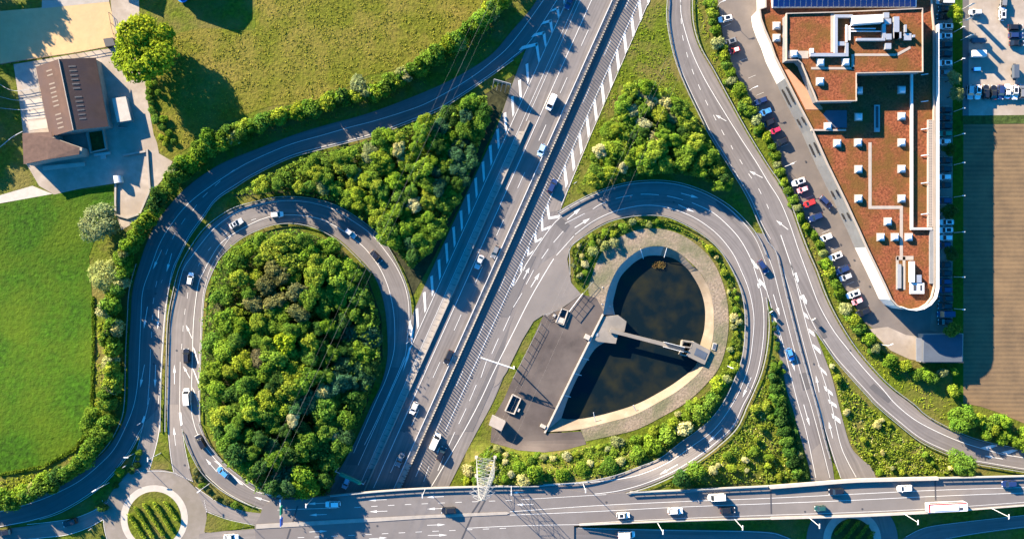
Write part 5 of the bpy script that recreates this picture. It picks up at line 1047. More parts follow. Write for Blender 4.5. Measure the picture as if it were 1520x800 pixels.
west = [(1077, 28, 12, 'suv', 'white', True), (1083.5, 62.5, 18, 'suv', 'grey', True), (1090.5, 75, 18, 'small', 'red', False), (1136.5, 166.5, 20, 'hatch', 'blue', True), (1130, 150, 20, 'hatch', 'navy', False), (1141, 183, 25, 'hatch', 'black', False), (1151, 194, 22, 'small', 'crimson', False), (1160, 211, 25, 'hatch', 'black', False), (1185.5, 270, 19, 'suv', 'white', True), (1191.5, 281.5, 19, 'small', 'pink', False), (1201.5, 302, 20, 'hatch', 'red', False), (1211, 322.5, 20, 'suv', 'navy', False), (1226.5, 352.5, 22, 'hatch', 'white', True), (1240.5, 380.5, 22, 'suv', 'white', True), (1251, 400.5, 22, 'suv', 'navy', False), (1255.5, 411, 22, 'hatch', 'silver', False), (1267, 436.5, 20, 'suv', 'white', True), (1272.5, 447, 22, 'small', 'pink', False), (1281.5, 463.5, 22, 'suv', 'black', False)]
near = ['at the north end of the hedge row, first in line', 'just above the little red one at the hedge', 'with white roof at the north end of the hedge', 'with open roof at the hedge beside the grey facade', 'in deep hedge shade just above the open-roofed blue one', 'in shadow just below the light-topped blue one at the hedge', 'beside the hedge, the darkest pink-red one', 'at the hedge just below the crimson car', 'at the hedge just above the upper pink car', 'between a white car and a red car at the hedge', 'at the hedge across from the moving navy estate', 'casting a round shadow at the hedge south of a red car', 'alone at the hedge north of the rounded white wall', 'at the hedge beside the rounded white wall', 'at the hedge directly above a silver car', 'at the hedge directly below a navy car', 'at the hedge near the south end, above a pink one', 'near the southern end of the hedge row', 'last in the hedge row before the gravel patch']
for (x, y, a, k, c, sr), nn in zip(west, near):
    car(x, y, a + (180 if k != 'suv' or x > 1200 else 180), k, c, f'{c} parked car {nn}', PG, sunroof=sr and k == 'suv', roofcol='white' if (k == 'small' and c in ('red', 'pink')) else None)
car(1226, 300, -45, 'suv', 'navy', 'navy estate driving along the lane between hedge and office', PG)
ne = [(1448, 18.5, 180, 'hatch', 'silver', 'silver car alone beside the white banners'), (1488, 20, 90, 'suv', 'white', 'white car parked lengthwise on the upper gravel lot'), (1507, 41, 0, 'suv', 'black', 'black car, top of the three stacked on the gravel lot'), (1508, 53, 0, 'suv', 'navy', 'dark car, middle of the three stacked on the gravel lot'), (1509, 64.5, 0, 'sedan', 'black', 'black car, lowest of the three stacked on the gravel lot'),
      (1440.5, 137, -92, 'suv', 'silver', 'pale silver car at the left end of the gravel lot row'), (1451.5, 137, -92, 'suv', 'white', 'white car, second in the gravel lot row'), (1463.5, 137, 88, 'suv', 'black', 'black car, third in the gravel lot row'), (1475, 137.5, 88, 'sedan', 'black', 'black car, fourth in the gravel lot row'), (1485.5, 137, -92, 'suv', 'navy', 'dark navy car, fifth in the gravel lot row'), (1495.5, 136, 88, 'sedan', 'white', 'white car, sixth in the gravel lot row'), (1506.5, 137.5, -92, 'suv', 'white', 'white car, seventh in the gravel lot row'), (1517.5, 136, 88, 'suv', 'grey', 'grey car cut by the right edge in the gravel lot row'), (1490, 1, 85, 'suv', 'grey', 'grey car cut by the top edge on the gravel lot')]
for (x, y, a, k, c, lab) in ne: car(x, y, a, k, c, lab, 'cars parked on the gravel lot', sunroof=(c == 'white' and k == 'suv'))
def trailer(x, y, ang, L, W, h, mat, label, nm='box_trailer', cat='trailer'):
    t = thing(nm, label, cat, P(x, y, 0.1), math.radians(ang)); mb = MB(); mb.box((0, 0, 0.7 + h / 2), (L, W, h), 0, 0, 0.97); mb.build('box', M[mat], t, local=True)
    mb = MB(); mb.box((0, 0, 0.6), (L + 1.0, W * 0.5, 0.15)); mb.build('chassis', M['dark_metal'], t, local=True)
    for sx in (-1, 1):
        for sy in (-1, 1): mb = MB(); mb.tube((sx * L * 0.25, sy * (W / 2 - 0.2), 0.35), (sx * L * 0.25, sy * (W / 2 + 0.02), 0.35), 0.35, n=12); mb.build('wheel', M['rubber'], t, local=True)
trailer(1450.5, 61.5, 0, 4.4, 1.5, 0.7, 'slate_blue', 'flat dark blue trailer on the gravel lot')
trailer(1448.5, 82, 0, 4.4, 2.0, 1.9, 'white_metal', 'white box trailer standing on the gravel lot')
trailer(1448, 104, 2, 2.2, 1.1, 0.6, 'blue_vinyl', 'small bright blue trailer on the shaded gravel lot')
trailer(1504, 108, 90, 4.2, 1.6, 1.5, 'slate_blue', 'dark grey box trailer beside the gravel lot hedge')
mb = MB()
for x in (1396, 1409):
    pass
bl_ = Paint(0.13)
for y in (8, 20, 32, 47, 61, 74, 87, 101, 115, 158, 170, 182, 193.5, 205, 216, 233, 245, 257, 269, 281, 292.5, 304, 335.5, 347, 358, 399.5, 411.5, 424, 436, 447.5, 459.5, 471): bl_.line([(1391.5, y), (1409, y)], 0.55, sm=False)
for k in range(17):
    if k in (9,): continue
    x = 1074 + k * 11.6 * 1.05; y = 40 + k * 25.5
    bl_.line([(x, y), (x + 11, y - 4.5)], 0.55, sm=False)
bl_.build(bpy.data.objects['office_car_park'])

# ------------------------------------------------------------------ street furniture
LGp = 'lamp posts'
def lamp(x, y, h, label, z=None, head=(0, 1), hl=1.5, arm=0.0, hw=0.32):
    p = R(x, y, z) if z is not None else P(x, y, 0.05); t = thing('street_lamp', label, 'street lamp', p, 0, LGp)
    mb = MB(); mb.tube((0, 0, 0), (0, 0, h), 0.10, 0.07, 8); mb.build('pole', M['white_metal'], t, local=True)
    hx, hy = head; n = math.hypot(hx, hy); hx, hy = hx / n, hy / n; a = math.atan2(hy, hx); off_ = arm
    if arm: mb = MB(); mb.tube((0, 0, h - 0.05), (hx * arm, hy * arm, h + 0.15), 0.07); mb.build('arm', M['white_metal'], t, local=True)
    mb = MB(); mb.box((hx * off_, hy * off_, h + 0.1), (hl, hw, 0.16), a, 0, 0.85); mb.build('lamp_head', M['white_metal'], t, local=True)
    mb = MB(); mb.box((hx * off_, hy * off_, h + 0.01), (hl * 0.8, hw * 0.7, 0.03), a); mb.build('lamp_lens', M['lamp_lens'], t, local=True)
    mb = MB(); mb.tube((0, 0, -0.05), (0, 0, 0.5), 0.18, 0.17, 8); mb.build('base', M['galvanised'], t, local=True)
for k, (x, y) in enumerate(((976, 775.5), (1090, 769.5), (1200, 767), (1341, 761.5), (1471, 753.5))):
    lamp(x, y, 10.5, f'white lamp post on the southern bridge edge, {ords[k]} from the west', ZB)
for (x, y, lab) in ((631.5, 724.5, 'white lamp post on the northern bridge railing above the motorway'), (865.5, 717, 'white lamp post where the right loop joins the bridge'), (759, 720.5, 'white lamp post on the bridge beside the lattice pylon'), (464.5, 738.5, 'white lamp post on the bridge below the big wood')):
    lamp(x, y, 10.0, lab, ZB, hl=1.3)
lamp(162, 716, 10.5, 'white lamp post on the grass strip beside the left roundabout', head=(1, 0.6), hl=1.6); lamp(311, 717.5, 10, 'white lamp post between the left roundabout and the loop road', head=(1, 0.8), hl=1.5); lamp(238.7, 672, 10.5, 'slender white lamp post on the grass wedge north of the left roundabout', head=(0, 1), hl=1.3); lamp(199, 673, 6, 'short lamp post in the shaded strip west of the roundabout', head=(1, 0))
for k, y in enumerate((48, 94, 166, 203, 245, 293, 345.5, 411, 458)):
    lamp(1416, y, 6.5, f'slim white lamp post on the grass strip east of the office, {ords[k]} from the north', head=(-1, 0), hl=0.9)
for (x, y, lab) in ((1064, 11, 'white lamp post at the north end of the parking hedge'), (1111, 136, 'white lamp post at the hedge beside an empty parking bay'), (1164, 248, 'white lamp post at the hedge above the upper white car'), (1308, 511, 'white lamp post on the gravel patch by the garage')): lamp(x, y, 5.5, lab, head=(1, 0.4), hl=1.0, arm=1.2)
lamp(1080, 543, 6, 'lamp post between the basin planting and the right loop', head=(1, -0.3), hl=0.9)
# banners
for k, (x, y, lab) in enumerate(((1427, 15, 'white banner flag at the north end of the turf strip'), (1424, 35, 'white banner flag beside the yellow-green parking tree'), (1426, 60, 'white banner flag furthest south on the turf strip'))):
    p = P(x, y, 0.05); t = thing('banner_flag', lab, 'flag', p, 0, 'banner flags beside the car park'); mb = MB(); mb.tube((0, 0, 0), (0, 0, 7), 0.06); mb.build('pole', M['white_metal'], t, local=True)
    mb = MB(); n = 6
    for i in range(n):
        f = lambda u: (1.5 * u, 0.35 * u + 0.08 * math.sin(6 * u)); (x0, y0), (x1, y1) = f(i / n), f((i + 1) / n)
        mb.poly([(x0, y0, 2.6), (x1, y1, 2.6), (x1, y1, 6.9), (x0, y0, 6.9)]); mb.poly([(x0, y0 + 0.02, 2.6), (x0, y0 + 0.02, 6.9), (x1, y1 + 0.02, 6.9), (x1, y1 + 0.02, 2.6)])
    mb.build('cloth', M['paint'], t, local=True)
# sign gantries
t = thing('direction_sign', 'green overhead direction sign spanning the left motorway lanes just before the bridge', 'road sign', P(500, 700, 0))
a, b_ = R(505, 702.5, 6.2), R(536, 716.5, 6.2); d = (b_ - a).normalized(); ang = math.atan2(d.y, d.x); c = (a + b_) / 2
mb = MB(); mb.box((c.x, c.y, 6.4), ((b_ - a).length, 0.75, 1.9), ang); mb.build('panel', M['sign_green'], t)
n = Vector((-d.y, d.x, 0))
mb = MB(); mb.box((c.x + n.x * 0.39, c.y + n.y * 0.39, 6.4), ((b_ - a).length - 0.3, 0.03, 0.08), ang); mb.box((c.x - n.x * 0.39, c.y - n.y * 0.39, 6.9), ((b_ - a).length * 0.6, 0.02, 0.14), ang); mb.build('panel_lettering', M['paint'], t)
for q in (a - d * 1.6, b_ + d * 0.8): mb = MB(); mb.tube((q.x, q.y, -0.2), (q.x, q.y, 6.6), 0.17); mb.build('post', M['steel'], t)
mb = MB(); mb.tube(a - d * 1.6, b_ + d * 0.8, 0.14); mb.build('beam', M['steel'], t)
t = thing('direction_sign', 'gantry arm with one green and one blue sign at the west end of the bridge', 'road sign', P(424, 733, 0))
a, b_ = R(416, 741, ZB + 6.5), R(416.5, 782, ZB + 6.5); zb0 = R(424, 733, ZB)
mb = MB(); mb.tube((a.x, a.y, ZB - 0.2), (a.x, a.y, ZB + 6.8), 0.22, 0.18); mb.build('post', M['white_metal'], t)
mb = MB(); mb.tube(a, b_, 0.2, 0.14); mb.build('beam', M['white_metal'], t)
for (u0, u1, mt) in ((0.24, 0.53, 'sign_green'), (0.66, 0.94, 'sign_blue')):
    p0, p1 = a.lerp(b_, u0), a.lerp(b_, u1); q = (p0 + p1) / 2; mb = MB(); mb.box((q.x + 0.30, q.y, q.z + 0.2), (0.34, (p1 - p0).length, 2.4)); mb.build('panel', M[mt], t)
t = thing('sign_gantry', 'white half gantry reaching over the eastern motorway carriageway', 'gantry', P(762, 546, 0))
a, b_ = R(763, 547, 6.4), R(713.5, 530.5, 6.4); d = (b_ - a).normalized(); ang = math.atan2(d.y, d.x)
mb = MB(); mb.tube((a.x, a.y, 0), (a.x, a.y, 6.6), 0.25, 0.2); mb.build('post', M['white_metal'], t)
mb = MB(); mb.tube(a, b_, 0.2, 0.16); mb.tube(a + Vector((0, 0, 0.9)), b_ + Vector((0, 0, 0.9)), 0.12)
for k in range(9): p, q = a.lerp(b_, k / 9), a.lerp(b_, (k + 1) / 9); mb.tube(p if k % 2 else p + Vector((0, 0, 0.9)), q + Vector((0, 0, 0.9)) if k % 2 else q, 0.07)
mb.build('beam', M['white_metal'], t)
for u in (0.42, 0.62, 0.82): c = a.lerp(b_, u); mb = MB(); mb.box((c.x, c.y, c.z + 0.2), (1.2, 0.3, 1.2), ang); mb.build('lane_signal', M['white_metal'], t)
t = thing('billboard_sign', 'large roadside sign on five posts in the shaded grass beside the exit nose', 'road sign', P(746, 124, 0.05))
a, b_ = R(733.5, 119, 3.6), R(758.5, 126, 3.6); d = (b_ - a).normalized(); ang = math.atan2(d.y, d.x); c = (a + b_) / 2
mb = MB(); mb.box((c.x, c.y, 3.6), ((b_ - a).length, 0.16, 3.0), ang); mb.build('panel', M['galvanised'], t)
n = Vector((d.y, -d.x, 0))
for k in range(5): p = a.lerp(b_, k / 4) + n * 0.25; mb = MB(); mb.tube((p.x, p.y, 0), (p.x, p.y, 5.0), 0.09); mb.tube((p.x, p.y, 4.8), (p.x + n.x * 2.0, p.y + n.y * 2.0, 0), 0.08); mb.build('post', M['galvanised'], t)
# small signs
for (x, y, mat, lab) in ((210, 627, 'white_metal', 'small white nose sign where the slip road and roundabout branch split'), (606, 507, 'white_metal', 'small white nose sign at the tip between loop road and motorway'), (853, 272, 'white_metal', 'small white sign on the verge below the triangular wood'), (188, 690, 'white_metal', 'small white sign on the shaded strip near the lone yellow bush'), (138, 782, 'white_metal', 'small white arrow sign on the grass triangle at the bottom left'), (1142, 462, 'white_metal', 'small sign at the grass nose beside the right loop'), (1205, 473, 'white_metal', 'small sign at the grass nose between the two eastern roads')):
    p = P(x, y, 0.05); t = thing('nose_sign', lab, 'road sign', p, 0.6, 'small traffic signs'); mb = MB(); mb.tube((0, 0, 0), (0, 0, 2.3), 0.06); mb.build('post', M['galvanised'], t, local=True); mb = MB(); mb.box((0, -0.08, 1.9), (1.1, 0.08, 0.9)); mb.build('panel', M[mat], t, local=True)
# lattice pylon and wires
py = thing('lattice_pylon', 'tall pale lattice power pylon standing on the planted bank beside the bridge', 'pylon', P(721, 692, 0)); hp = 43.0
b0 = Vector(py.location)
def lv(z): return 2.3 * (1 - z / hp) + 0.55
mb = MB(); st = [0, 4, 8, 12, 16, 20, 24, 28, 31.5, 35, 38.5, 41]
cor = lambda z: [Vector((sx * lv(z), sy * lv(z), z)) for sx, sy in ((-1, -1), (1, -1), (1, 1), (-1, 1))]
for i in range(len(st) - 1):
    A, B = cor(st[i]), cor(st[i + 1])
    for k in range(4):
        mb.tube(A[k], B[k], 0.10, n=4); mb.tube(A[k], B[(k + 1) % 4], 0.045, n=4); mb.tube(B[k], A[(k + 1) % 4], 0.045, n=4); mb.tube(B[k], B[(k + 1) % 4], 0.05, n=4)
for k in range(4): mb.tube(cor(41)[k], (0, 0, hp), 0.12, n=4)
mb.build('lattice_mast', M['galvanised'], py, local=True)
arm_tips = []
for z, hl in ((30, 2.8), (35, 3.4), (39.5, 2.4)):
    for s_ in (-1, 1):
        mb = MB(); tip = Vector((s_ * hl, 0, z)); c = cor(z); 
        for q in ([c[1], c[2]] if s_ > 0 else [c[0], c[3]]): mb.tube(q, tip, 0.05, n=4); mb.tube(q + Vector((0, 0, 1.2)), tip, 0.045, n=4)
        mb.build('cross_arm', M['galvanised'], py, local=True); arm_tips.append(b0 + tip)
        mb = MB(); mb.tube(tip, tip - Vector((0, 0, 1.4)), 0.11); mb.build('insulator', M['slate_blue'], py, local=True)
for k in range(4): mb = MB(); mb.box(cor(0)[k] + Vector((0, 0, 0.2)), (0.9, 0.9, 0.7)); mb.build('footing', M['pale_concrete'], py, local=True)
def wire(a, b_, sag, label, r=0.012):
    mb = MB(); n = 26; prev = None
    for i in range(n + 1):
        t = i / n; p = a.lerp(b_, t); p.z -= sag * 4 * t * (1 - t)
        if prev is not None: mb.tube(prev, p, r, n=4, caps=False)
        prev = p
    tag(mb.build('power_line', M['cable']), label, 'cable', 'overhead power lines')
names = ['lowest western', 'lowest eastern', 'middle western', 'middle eastern', 'top western', 'top eastern']
far_end = R(1075, -60, 36)
for k in (1, 2, 4):
    tip = arm_tips[k] - Vector((0, 0, 1.4)); e = Vector((far_end.x + (tip.x - b0.x), far_end.y, tip.z)); wire(tip, e, 5.0, f'{names[k]} power line running north-east from the lattice pylon across the motorway')
for k, (dx, z, lab) in enumerate(((0, 27, 'bright middle power line running over the big wood and the left slip road'), (-13, 25, 'fainter power line running just west of the middle one over the big wood'), (11, 25, 'fainter power line running just east of the middle one over the big wood'))):
    wire(R(757 + dx, -60, z), R(350 + dx, 805, z), 3.0, lab, 0.02 if k == 0 else 0.011)
# ------------------------------------------------------------------ vegetation
rng = random.Random(11)
def rnd_dir(up=0.0):
    while True:
        v = Vector((rng.uniform(-1, 1), rng.uniform(-1, 1), rng.uniform(-1, 1)))
        if 0.05 < v.length < 1: v.normalize(); return v
def leaf(mb, p, n, s):
    a = n.orthogonal().normalized(); b = n.cross(a); t = rng.uniform(0, 6.283); u = (a * math.cos(t) + b * math.sin(t)) * s; v = n.cross(u) * rng.uniform(0.6, 0.95)
    k = len(mb.v); bend = n * s * rng.uniform(-0.25, 0.35)
    mb.v += [tuple(p - u * 0.9 - v * 0.15), tuple(p - v * 0.75 + bend), tuple(p + u), tuple(p + v * 0.8 + bend)]; mb.f.append((k, k + 1, k + 2, k + 3)); mb.m.append(0)
def crown_mesh(name, seed, lobes=9, leaves=1900, size=0.105, flat=0.85, lob=0.46, spread=0.62, ragged=0.10, droop=0.0, squash=1.0):
    rng.seed(seed); mb = MB(); L = [(Vector((0, 0, 0.05)), 0.62)]
    for i in range(lobes):
        a = 2.399 * i + rng.uniform(-0.4, 0.4); e = rng.uniform(-0.35, 0.95); r = spread * rng.uniform(0.8, 1.12)
        L.append((Vector((math.cos(a) * math.cos(e) * r, math.sin(a) * math.cos(e) * r, math.sin(e) * r * 1.05)), lob * rng.uniform(0.65, 1.15)))
    wts = [r * r for c, r in L]; n = 0; tries = 0
    while n < leaves and tries < leaves * 6:
        tries += 1; c, r = rng.choices(L, wts)[0]; d = rnd_dir()
        if d.z < -0.35 and rng.random() < 0.75: continue
        rr = r * (1 + rng.gauss(0, ragged) + 0.42 * noise.noise(d * 3.2 + c * 9.0 + Vector((seed, seed * 0.37, 0)))) * (1.0 if rng.random() < 0.8 else rng.uniform(0.55, 0.95)); p = c + d * rr
        # skip leaves buried deep inside other lobes
        if any((p - c2).length < r2 * 0.72 for c2, r2 in L if c2 is not c): continue
        # clump texture: bite holes with noise
        if noise.noise(p * 4.2 + Vector((seed, 0, 0))) < -0.28 and rng.random() < 0.8: continue
        p = Vector((p.x, p.y, p.z * flat - droop * (p.x * p.x + p.y * p.y)))
        nn = (d + rnd_dir() * 0.75 + Vector((0, 0, 0.25))).normalized(); leaf(mb, p, nn, size * rng.uniform(0.6, 1.35)); n += 1
    return mb.mesh(name, [M['leaf']])
def trunk_mesh(name, seed):
    rng.seed(seed); mb = MB(); pts = [Vector((0, 0, -0.03)), Vector((rng.uniform(-.02, .02), rng.uniform(-.02, .02), 0.28)), Vector((rng.uniform(-.04, .04), rng.uniform(-.04, .04), 0.62))]; rad = [0.085, 0.06, 0.045]
    for i in range(2): mb.tube(pts[i], pts[i + 1], rad[i], rad[i + 1], 7)
    for k in range(5):
        a = 2.4 * k + rng.uniform(-.3, .3); s_ = pts[1].lerp(pts[2], rng.uniform(0.2, 1.0)); mb.tube(s_, s_ + Vector((math.cos(a) * 0.55, math.sin(a) * 0.55, rng.uniform(0.12, 0.3))), 0.035, 0.012, 5)
    mb.tube(pts[2], pts[2] + Vector((0, 0, 0.25)), 0.04, 0.015, 6); return mb.mesh(name, [M['bark']])
TREES = [crown_mesh('crown', 100 + i, lobes=10 + i % 5, leaves=3300, size=0.082, lob=0.40, spread=0.72, ragged=0.13) for i in range(7)]
CONIF = crown_mesh('crown', 160, lobes=12, leaves=2300, size=0.085, lob=0.34, spread=0.66, ragged=0.14)
SHRUB = [crown_mesh('shrub', 200 + i, lobes=7 + i % 3, leaves=950, size=0.125, flat=0.9, lob=0.46, spread=0.58, ragged=0.17) for i in range(5)]
BIG = crown_mesh('crown', 300, lobes=17, leaves=9000, size=0.052, lob=0.36, spread=0.70)
WILL = crown_mesh('crown', 310, lobes=14, leaves=6000, size=0.055, lob=0.34, spread=0.68, droop=0.12, ragged=0.16)
TRUNK = [trunk_mesh('trunk', 400 + i) for i in range(3)]
SPHERE = crown_mesh('crown', 320, lobes=6, leaves=2600, size=0.07, lob=0.55, spread=0.42, ragged=0.05)
PAL = {'yellow-green': (0.200, 0.255, 0.024), 'lime green': (0.140, 0.225, 0.022), 'mid-green': (0.100, 0.180, 0.022), 'dark green': (0.048, 0.105, 0.020), 'olive': (0.138, 0.148, 0.050), 'grey-green': (0.225, 0.255, 0.090), 'cream-flowered': (0.38, 0.365, 0.16), 'blue-green': (0.050, 0.120, 0.050), 'bright yellow': (0.205, 0.265, 0.018), 'brownish': (0.125, 0.120, 0.055)}
def ground_pt(x, y, hc):
    p = R(x, y, hz(x, y) + hc); return Vector((p.x, p.y, hz(x, y)))
def vary(c, f=0.16): 
    k = 1 + rng.uniform(-f, f); return (c[0] * k * (1 + rng.uniform(-.06, .06)), c[1] * k, c[2] * k * (1 + rng.uniform(-.2, .2)), 1)
def tree(x, y, r, h, colname, label, group=None, mesh=None, cat='tree', name='broadleaf_tree', zs=None):
    """r in survey units, h metres; (x, y) is where the crown shows from above"""
    rm = r * S; hc = max(h - rm * 0.75, h * 0.45); p = ground_pt(x, y, hc); t = thing(name, label, cat, p, rng.uniform(0, 6.28), group)
    c = bpy.data.objects.new('crown', mesh or rng.choice(TREES)); C.objects.link(c); c.parent = t; c.location = (0, 0, hc)
    k = rng.uniform(0.84, 1.19); zz = zs or min(1.15, max(0.8, (h * 0.5) / rm)); c.scale = (rm * k, rm / k, rm * zz); c.color = vary(PAL[colname])
    b = bpy.data.objects.new('trunk', rng.choice(TRUNK)); C.objects.link(b); b.parent = t; b.scale = (min(rm, 3.5), min(rm, 3.5), hc * 1.15); return t
def shrub(x, y, r, h, colname, label, group=None, name='shrub'):
    rm = r * S; p = ground_pt(x, y, h * 0.4); o = bpy.data.objects.new(name, rng.choice(SHRUB)); C.objects.link(o)
    o.location = (p.x, p.y, p.z + h * 0.42); o.scale = (rm * rng.uniform(.82, 1.25), rm * rng.uniform(.82, 1.25), h * 0.62); o.rotation_euler = (0, 0, rng.uniform(0, 6.28)); o.color = vary(PAL[colname], 0.2)
    tag(o, label, 'shrub', group); return o
def label_all(specs, kind, where, group):
    """give each plant its own words: size, colour, part of the patch, then its count from the west"""
    x0, x1 = min(s[0] for s in specs), max(s[0] for s in specs); y0, y1 = min(s[1] for s in specs), max(s[1] for s in specs); rs = sorted(s[2] for s in specs); lo, hi = rs[len(rs) // 3], rs[(2 * len(rs)) // 3]
    out = {}
    for i, s in enumerate(specs):
        u = (s[0] - x0) / max(1, x1 - x0); v = (s[1] - y0) / max(1, y1 - y0)
        rowi = min(3, int(v * 4)); coli = min(2, int(u * 3))
        row = ('northern', 'upper', 'lower', 'southern')[rowi]; colw = ('western', 'central', 'eastern')[coli]
        size = 'small' if s[2] <= lo else 'large' if s[2] > hi else 'medium'
        out.setdefault((size, s[4], row, colw), []).append(i)
    labs = [None] * len(specs)
    for (size, cn, row, colw), ids in out.items():
        ids.sort(key=lambda i: specs[i][0])
        for n, i in enumerate(ids):
            extra = '' if len(ids) == 1 else f', {ords[n] if n < 20 else str(n + 1) + "th"} from west'
            labs[i] = f'{size} {cn} {kind}, {row} {colw} in {where}{extra}'
    return labs
def fill(poly, rmin, rmax, pack=0.72, maxn=400, seed=1, keep=None):
    rng.seed(seed); xs_ = [p[0] for p in poly]; ys_ = [p[1] for p in poly]; pts = list(keep or []); out = []
    for _ in range(9000):
        if len(out) >= maxn: break
        x, y = rng.uniform(min(xs_), max(xs_)), rng.uniform(min(ys_), max(ys_)); r = rng.uniform(rmin, rmax)
        if not inside(x, y, poly): continue
        if any((x - q[0]) ** 2 + (y - q[1]) ** 2 < (pack * (r + q[2])) ** 2 for q in pts): continue
        pts.append((x, y, r)); out.append((x, y, r))
    return out
def pick(w_):
    return rng.choices(list(w_.keys()), list(w_.values()))[0]
# single notable trees
tree(219, 77, 50, 15, 'bright yellow', 'huge spreading yellow-green tree between the sandy arena and rough meadow', mesh=BIG, zs=0.85)
tree(147, 331, 28, 9, 'grey-green', 'broad pale grey-green willow at the tip of the farm yard', mesh=WILL, name='willow_tree')
tree(532, 125, 14.5, 6, 'grey-green', 'round pale sage tree in the hedge above the left slip road', mesh=SPHERE)
tree(157, 410, 24, 8, 'grey-green', 'big pale bushy willow at the meadow edge beside the left slip road', mesh=WILL, name='willow_tree')
tree(140, 628, 19, 6, 'mid-green', 'round mid-green tree at the southern corner of the green meadow')
# the big wood in the left loop
P3 = [(318, 470), (335, 402), (378, 358), (436, 347), (494, 367), (536, 410), (555, 465), (558, 525), (538, 595), (508, 665), (487, 722), (435, 730), (390, 716), (340, 668), (312, 605), (312, 540)]
feat = [(395, 425, 15, 0, 'olive'), (418, 408, 15, 0, 'olive'), (440, 435, 16, 0, 'olive'), (378, 452, 15, 0, 'olive'), (410, 448, 16, 0, 'olive'), (444, 466, 15, 0, 'olive'), (422, 511, 19, 0, 'bright yellow'), (385, 530, 15, 0, 'brownish'), (383, 478, 12, 0, 'yellow-green'), (468, 410, 17, 0, 'yellow-green'), (504, 424, 17, 0, 'lime green'), (532, 440, 15, 0, 'mid-green'), (450, 712, 22, 0, 'lime green'), (337, 478, 18, 0, 'lime green'), (335, 520, 17, 0, 'lime green'), (325, 580, 15, 0, 'lime green'), (330, 620, 15, 0, 'yellow-green'), (322, 548, 14, 0, 'lime green')]
def hP3(x, y):
    e = min(1, max(0, (x - 470) / 70)); f = min(1, max(0, (y - 540) / 70))
    return 10.5 - 4.2 * e * (1 - f) + 2.0 * f * e - 3.0 * min(1, max(0, (345 - x) / 30)) - 2.0 * min(1, max(0, (390 - y) / 40))
sp = [(x, y, r, hP3(x, y) + 1.0, c) for x, y, r, _, c in feat]
for x, y, r in fill(P3, 9, 19, 0.60, 128, 21, [(f[0], f[1], f[2]) for f in feat]):
    shade_se = (x - 430) * 0.75 + (y - 540) * 0.55  # shade put into leaf colours: sunlit north-west brighter, shaded south-east darker
    c = pick({'yellow-green': 5, 'lime green': 5, 'mid-green': 4, 'olive': 1}) if shade_se < -40 else pick({'mid-green': 3, 'dark green': 3, 'blue-green': 3, 'lime green': 1, 'cream-flowered': 0.3}) if shade_se > 40 else pick({'mid-green': 4, 'lime green': 2, 'dark green': 2, 'yellow-green': 1})
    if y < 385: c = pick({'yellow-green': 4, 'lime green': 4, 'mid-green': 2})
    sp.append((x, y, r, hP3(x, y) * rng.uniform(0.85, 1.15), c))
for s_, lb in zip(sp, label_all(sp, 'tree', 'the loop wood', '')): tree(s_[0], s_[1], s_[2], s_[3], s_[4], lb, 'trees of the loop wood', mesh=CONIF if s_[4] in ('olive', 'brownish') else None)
# wood between the slip road and the motorway
P2 = [(366, 285), (400, 265), (445, 243), (490, 232), (545, 212), (600, 190), (650, 172), (700, 152), (722, 150), (722, 175), (705, 225), (690, 265), (665, 315), (640, 355), (612, 385), (594, 372), (570, 342), (540, 312), (500, 292), (450, 282), (400, 284)]
sp = []
for x, y, r in fill(P2, 8, 16, 0.58, 96, 33):
    c = pick({'yellow-green': 4, 'lime green': 5, 'mid-green': 4, 'grey-green': 1, 'cream-flowered': 0.8})
    if x > 640 or y > 330: c = pick({'mid-green': 4, 'lime green': 2, 'blue-green': 2, 'dark green': 2})
    h = (6.9 - 1.7 * min(1, max(0, (x - 630) / 30)) + 1.2 * min(1, max(0, (x - 480) / 100)) * min(1, max(0, (690 - x) / 40)) + 4.0 * (1 if x > 690 and y < 190 else 0)) * rng.uniform(0.82, 1.2); sp.append((x, y, r, h, c))
for s_, lb in zip(sp, label_all(sp, 'tree', 'the roadside wood', '')): tree(*s_, lb, 'trees of the roadside wood')
# triangular wood on the right
P4 = [(866, 272), (882, 235), (905, 188), (925, 142), (945, 124), (975, 130), (1003, 146), (1026, 180), (1046, 212), (1066, 245), (1080, 272), (1075, 282), (1040, 262), (1005, 255), (960, 255), (910, 262)]
sp = [(973, 222, 16, 8.5, 'yellow-green'), (1018, 232, 16, 8.5, 'lime green'), (950, 140, 12, 5.5, 'cream-flowered'), (965, 150, 13, 6, 'cream-flowered'), (985, 155, 12, 6, 'cream-flowered'), (940, 165, 12, 6, 'cream-flowered'), (1000, 175, 11, 6, 'grey-green'), (955, 185, 11, 6, 'cream-flowered')]
for x, y, r in fill(P4, 7, 14, 0.50, 62, 44, [(s_[0], s_[1], s_[2]) for s_ in sp]):
    sp.append((x, y, r, rng.uniform(5.5, 8), pick({'lime green': 5, 'yellow-green': 3, 'mid-green': 4, 'dark green': 1, 'cream-flowered': 0.6})))
for s_, lb in zip(sp, label_all(sp, 'tree', 'the triangular wood', '')): tree(*s_, lb, 'trees of the triangular wood')
